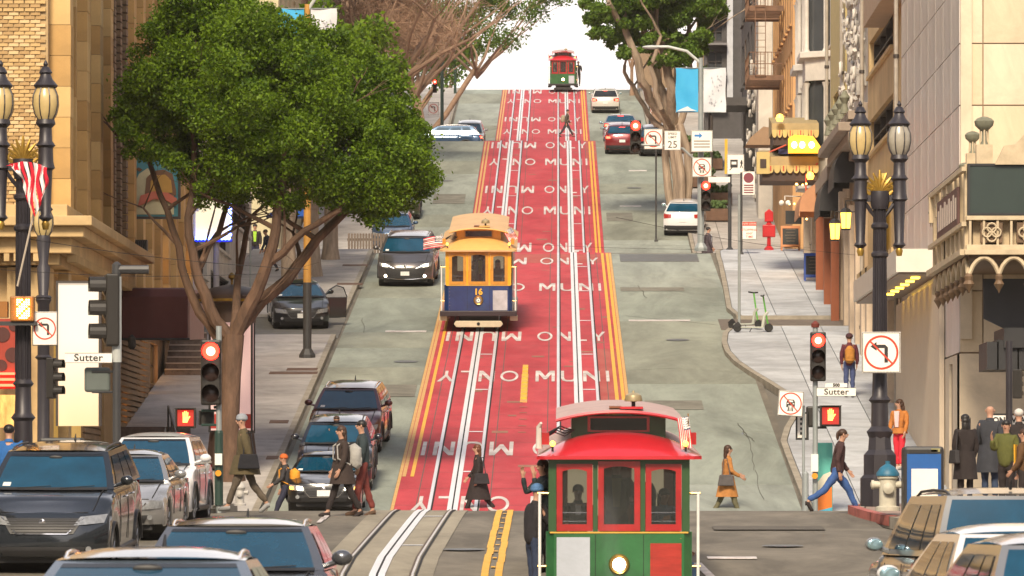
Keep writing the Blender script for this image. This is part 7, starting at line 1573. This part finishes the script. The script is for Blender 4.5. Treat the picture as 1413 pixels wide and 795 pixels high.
ts = signboard('cable car stop sign with black tram symbol', 1015, 227, YT-.1, 24, 28, 'plain'); M().box(-.20,.08,-.02,-.016,-.12,.18).out('tram_symbol',signk,ts); M().box(-.15,.03,-.023,-.0205,.0,.10).out('tram_windscreen',signw,ts); poly(ts,'walker_symbol',[(.16,-.14),(.20,.0),(.17,.06),(.22,.17),(.25,.17),(.27,.03),(.24,-.02),(.28,-.14),(.25,-.14),(.22,-.05),(.19,-.14)],signk); poly(ts,'rail_symbol',[(-.25,-.22),(-.15,-.12),(-.11,-.12),(-.20,-.22)],signk)
YP = 215.5
pole('thin dark pole of the parking signs', W(1023,0,YP).x, YP, zr(YP)+.1, W(0,238,YP).z, .045, poled)
p1 = signboard('maroon and white parking sign', 1033, 253, YP-.1, 18, 33, 'plain'); M().lathe([(.19,-.0165),(.19,-.0150)],20,(0,0,.20),'Y').out('maroon_circle',mat('sign_maroon2',(.20,.04,.06),.5),p1)
for k in range(4): M().box(-.18,.18,-.018,-.016,-.10-k*.09,-.05-k*.09).out('text_line',mat('sign_maroon2',(0,0,0)),p1)
p2 = signboard('red and white tow away no stopping any time sign', 1034, 318, YP-.1, 20, 25, 'plain', txt=((0,.02,.18,'STOPPING',signr),(0,-.18,.18,'ANY',signr),(0,-.36,.18,'TIME',signr))); M().box(-.26,.26,-.018,-.0158,.17,.31).out('red_header',signr,p2); text('lettering','TOW AWAY',.09,signw,p2,(0,-.02,.24),depth=.001)
YK = YG(446,150,184)
pole('slim grey sign pole standing by the scooters', W(1020,0,YK).x, YK, zr(YK)+.1, W(0,268,YK).z, .045, polem)
# scooters
def scooter(label, x, Y, rot, col):
    t = thing('electric_scooter', label, 'scooter', (x,Y,zr(Y)+.17), rot, group='parked electric scooters'); body = mat('scooter_white',(.42,.44,.38),.4)
    M().box(-.42,.28,-.08,.08,.11,.16).out('deck', body, t, bevel=.02)
    for xx in (-.52,.48): M().lathe([(.05,-.03),(.12,-.035),(.14,0),(.12,.035),(.05,.03)],14,(xx,0,.13),'Y').out('wheel',rubber,t,smooth=True)
    M().tube([(.28,0,.14),(.34,0,.50),(.44,0,.62)],.05,8).out('neck',body,t,smooth=True); M().tube([(.48,0,.16),(.44,0,.30),(.30,0,1.12)],.026,8).out('stem',mat(col,(.10,.34,.05),.4),t,smooth=True); M().tube([(.28,-.26,1.14),(.30,0,1.12),(.28,.26,1.14)],.024,8).out('handlebar',blackp,t); M().prism([(-.56,.14),(-.66,.20),(-.50,.32),(-.40,.20)],.08,'Y',-.04).out('rear_mudguard',blackp,t)
    M().tube([(-.05,.06,.12),(-.1,.16,-.0)],.014,5).out('kick_stand',blackp,t)
scooter('white and green electric scooter parked in profile at the kerb corner', W(1040,0,182.2).x, 182.2, R(8), 'scooter_green'); scooter('second green electric scooter leaning behind the pole', W(1029,0,183.4).x, 183.4, R(-35), 'scooter_green')
# sandwich boards, red call box
def sandwich(label, px, py, Y, w, h, fm):
    x = W(px,0,Y).x; z = zr(Y)+.16; t = thing('sandwich_board', label, 'sandwich board', (x,Y,z), group='chalkboards on the right pavement')
    for sd in (0,1):
        f = bpy.data.objects.new('board_leaf',None); C.objects.link(f); f.parent = t; f.location = (0,sd*.5,0); f.rotation_euler = (R(-12 if not sd else 12),0,0)
        m = M().box(-w/2,-w/2+.06,-.02,.02,0,h); m.box(w/2-.06,w/2,-.02,.02,0,h); m.box(-w/2+.06,w/2-.06,-.02,.02,h-.10,h); m.box(-w/2+.06,w/2-.06,-.02,.02,.14,.22); m.out('frame',fm,f); M().box(-w/2+.05,w/2-.05,-.008,.008,.2,h-.08).out('slate',mat('chalk_slate',(.035,.035,.033),.8,var=.3),f)
        if not sd:
            m = M()
            for k in range(6): ww = w*(.22+.1*((k*7)%3)/3); m.tube([(-ww+i*ww/6,-.012,.36+k*.12*h+.012*math.sin(i*2.2+k)) for i in range(13)],.007,4)
            m.out('chalk_writing',mat('chalk',(.30,.22,.16),.9),f)
sandwich('blue-framed chalkboard standing on the right pavement', 1124, 0, YG(394,188,217), .72, 1.0, mat('board_blue',(.02,.08,.40),.5))
sandwich('orange-framed chalkboard standing higher up the right pavement', 1091, 0, 217.3, .72, .95, mat('board_orange',(.50,.17,.04),.5))
cb = thing('call_box','bright red emergency call box on a red pedestal on the right pavement','call box',(W(1061,0,218).x,218,zr(218)+.1)); rd = mat('call_red',(.50,.015,.02),.4)
M().lathe([(.20,0),(.18,.1),(.08,.2),(.07,.55)],10).out('pedestal',rd,cb); M().box(-.24,.24,-.12,.12,.52,.98).out('box',rd,cb,bevel=.03); M().lathe([(.15,.98),(.08,1.05),(.08,1.12)],10).out('neck',rd,cb); M().prism([(-.16,1.1),(-.16,1.45),(0,1.58),(.16,1.45),(.16,1.1)],.24,'Y',-.12).out('alarm_head',rd,cb,bevel=.02)
scn = thing('security_camera','white double security camera on the tan wall','camera',tuple(W(1083,280,214))); 
for sd in (-1,1): M().blob((sd*.12,0,0),.10,10,8).out('dome',signw,scn,smooth=True)
M().tube([(0,0,.1),(0,0,.25),(.6,.3,.25)],.02,5).out('bracket',signw,scn)
mb = thing('menu_board','black menu board on the tan wall above the orange chalkboard','menu board',tuple(W(1095,300,216))); M().box(-.3,.3,0,.04,-.25,.25).out('board',signk,mb)
m = M()
for k in range(22): m.blob((random.uniform(-1.0,.3),-.6,random.uniform(-.5,.8)),.035,6,4)
fl_ = m.out('fairy_lights',mat('fairy_glow',(1,.6,.2),.4,emit=(1,.50,.10),es=7),kind='stuff'); fl_.location = W(1122,285,205); tag(fl_,'string of tiny warm lights under the salmon awning','string lights')
# ONE WAY sign and pole at right edge
ow = thing('one_way_sign','black and white one way sign cut by the pedestrians at the right edge','traffic sign',tuple(W(1394,580,120))); M().box(-.42,.42,-.01,.01,-.14,.14).out('plate',signk,ow); M().box(-.36,.40,-.014,-.011,-.10,.10).out('arrow_face',signw,ow); text('lettering','ONE WAY',.16,signk,ow,(.02,-.017,0),bold=.006,depth=.001)
pole('black pole with small signal at the right edge', W(1394,0,119).x, 119.3, -.1, W(0,470,119).z, .07, iron); signal('small black signal seen from behind at the right edge', 1405, 530, 119, 40, red=False, rot=R(160))
# far signals and poles
signal('small red signal on the upper left corner near the crest', 600, 119, 338, 18, group='far signals'); pole('green pole of the small upper left signal', W(610,0,339).x, 339, 19.6, W(0,72,339).z, .10, greenp); pole('green lamp pole standing at the crest on the left', W(628,0,405).x, 405, 28.8, W(0,55,405).z, .10, greenp)
signboard('small no left turn sign among the stems of the right tree', 904, 152, 310, 15, 16, 'noleft'); pedsignal('tiny glowing red hand signal among the stems of the right tree', 895, 133, 312, 9); pole('dark pole behind the stems of the right tree', W(897,0,312).x, 312, 19.5, W(0,118,312).z, .08, poled)
signboard('round-looking no left turn sign at the upper left corner', 598, 150, 337, 15, 18, 'noleft')
sp = pole('thin post under the speed limit sign', W(927,0,YBs+.2).x+.02, 254, zr(254), W(0,205,254).z, .04, poled)
# picket of white-red tow sign at left and blue tent
tw = signboard('pale pink tow away sign on the left pavement behind the ficus', 338, 341, 200, 13, 18, 'plain'); pole('thin post of the pale pink tow away sign', W(345,0,200).x, 200.2, zr(200), W(0,330,200).z, .03, polem)
bt_ = thing('blue_umbrella','bright blue market umbrella behind the ficus branches','umbrella',tuple(W(400,300,225))); M().lathe([(1.0,0),(.5,.35),(.02,.55)],8).out('canopy',mat('umbrella_blue',(.01,.12,.50),.6),bt_); M().tube([(0,0,-2.5),(0,0,.5)],.03,6).out('stick',polem,bt_)
gf = thing('kerb_fence','pale fence panels beyond the Bush crossing on the left','fence'); 
for k in range(16): x = W(480+k*4,0,241).x; bx(gf,'picket',mat('fence_pale',(.13,.10,.078),.8,var=.2),x,x+.09,241,241.06,zr(241)+.1,zr(241)+1.6)
for z in (.4,1.3): bx(gf,'rail',mat('fence_pale',(0,0,0)),W(479,0,241).x,W(545,0,241).x,241.07,241.12,zr(241)+z,zr(241)+z+.1)
# overhead cables
wr_ = thing('overhead_wires','thin overhead cables crossing the street','cables')
for (a,b,Ya) in (((40,330),(425,372),100),((850,300),(1180,352),160),((0,372),(360,378),112),((700,336),(1190,340),215)): 
    pts = [W(a[0]+(b[0]-a[0])*i/12, a[1]+(b[1]-a[1])*i/12+6*math.sin(math.pi*i/12), Ya) for i in range(13)]; M().tube(pts,.007,4).out('cable',dark,wr_)
# manhole covers on the foreground and pigeons of litter
for (px,py) in ((1010,772),): pass

# ------------------------------------------------------------------ light haze over the whole street
hz = M().box(-950,950,-70,3050,-3,60).out('haze', mat('haze_air',(.9,.9,.9)), kind='stuff')
hm_ = bpy.data.materials.new('haze_volume'); hm_.use_nodes = True; hn = hm_.node_tree; hn.nodes.remove(hn.nodes['Principled BSDF']); pv = hn.nodes.new('ShaderNodeVolumePrincipled')
pv.inputs['Color'].default_value = (1,.93,.84,1); pv.inputs['Density'].default_value = .00011; hn.links.new(pv.outputs[0], hn.nodes['Material Output'].inputs['Volume'])
hz.data.materials.clear(); hz.data.materials.append(hm_)
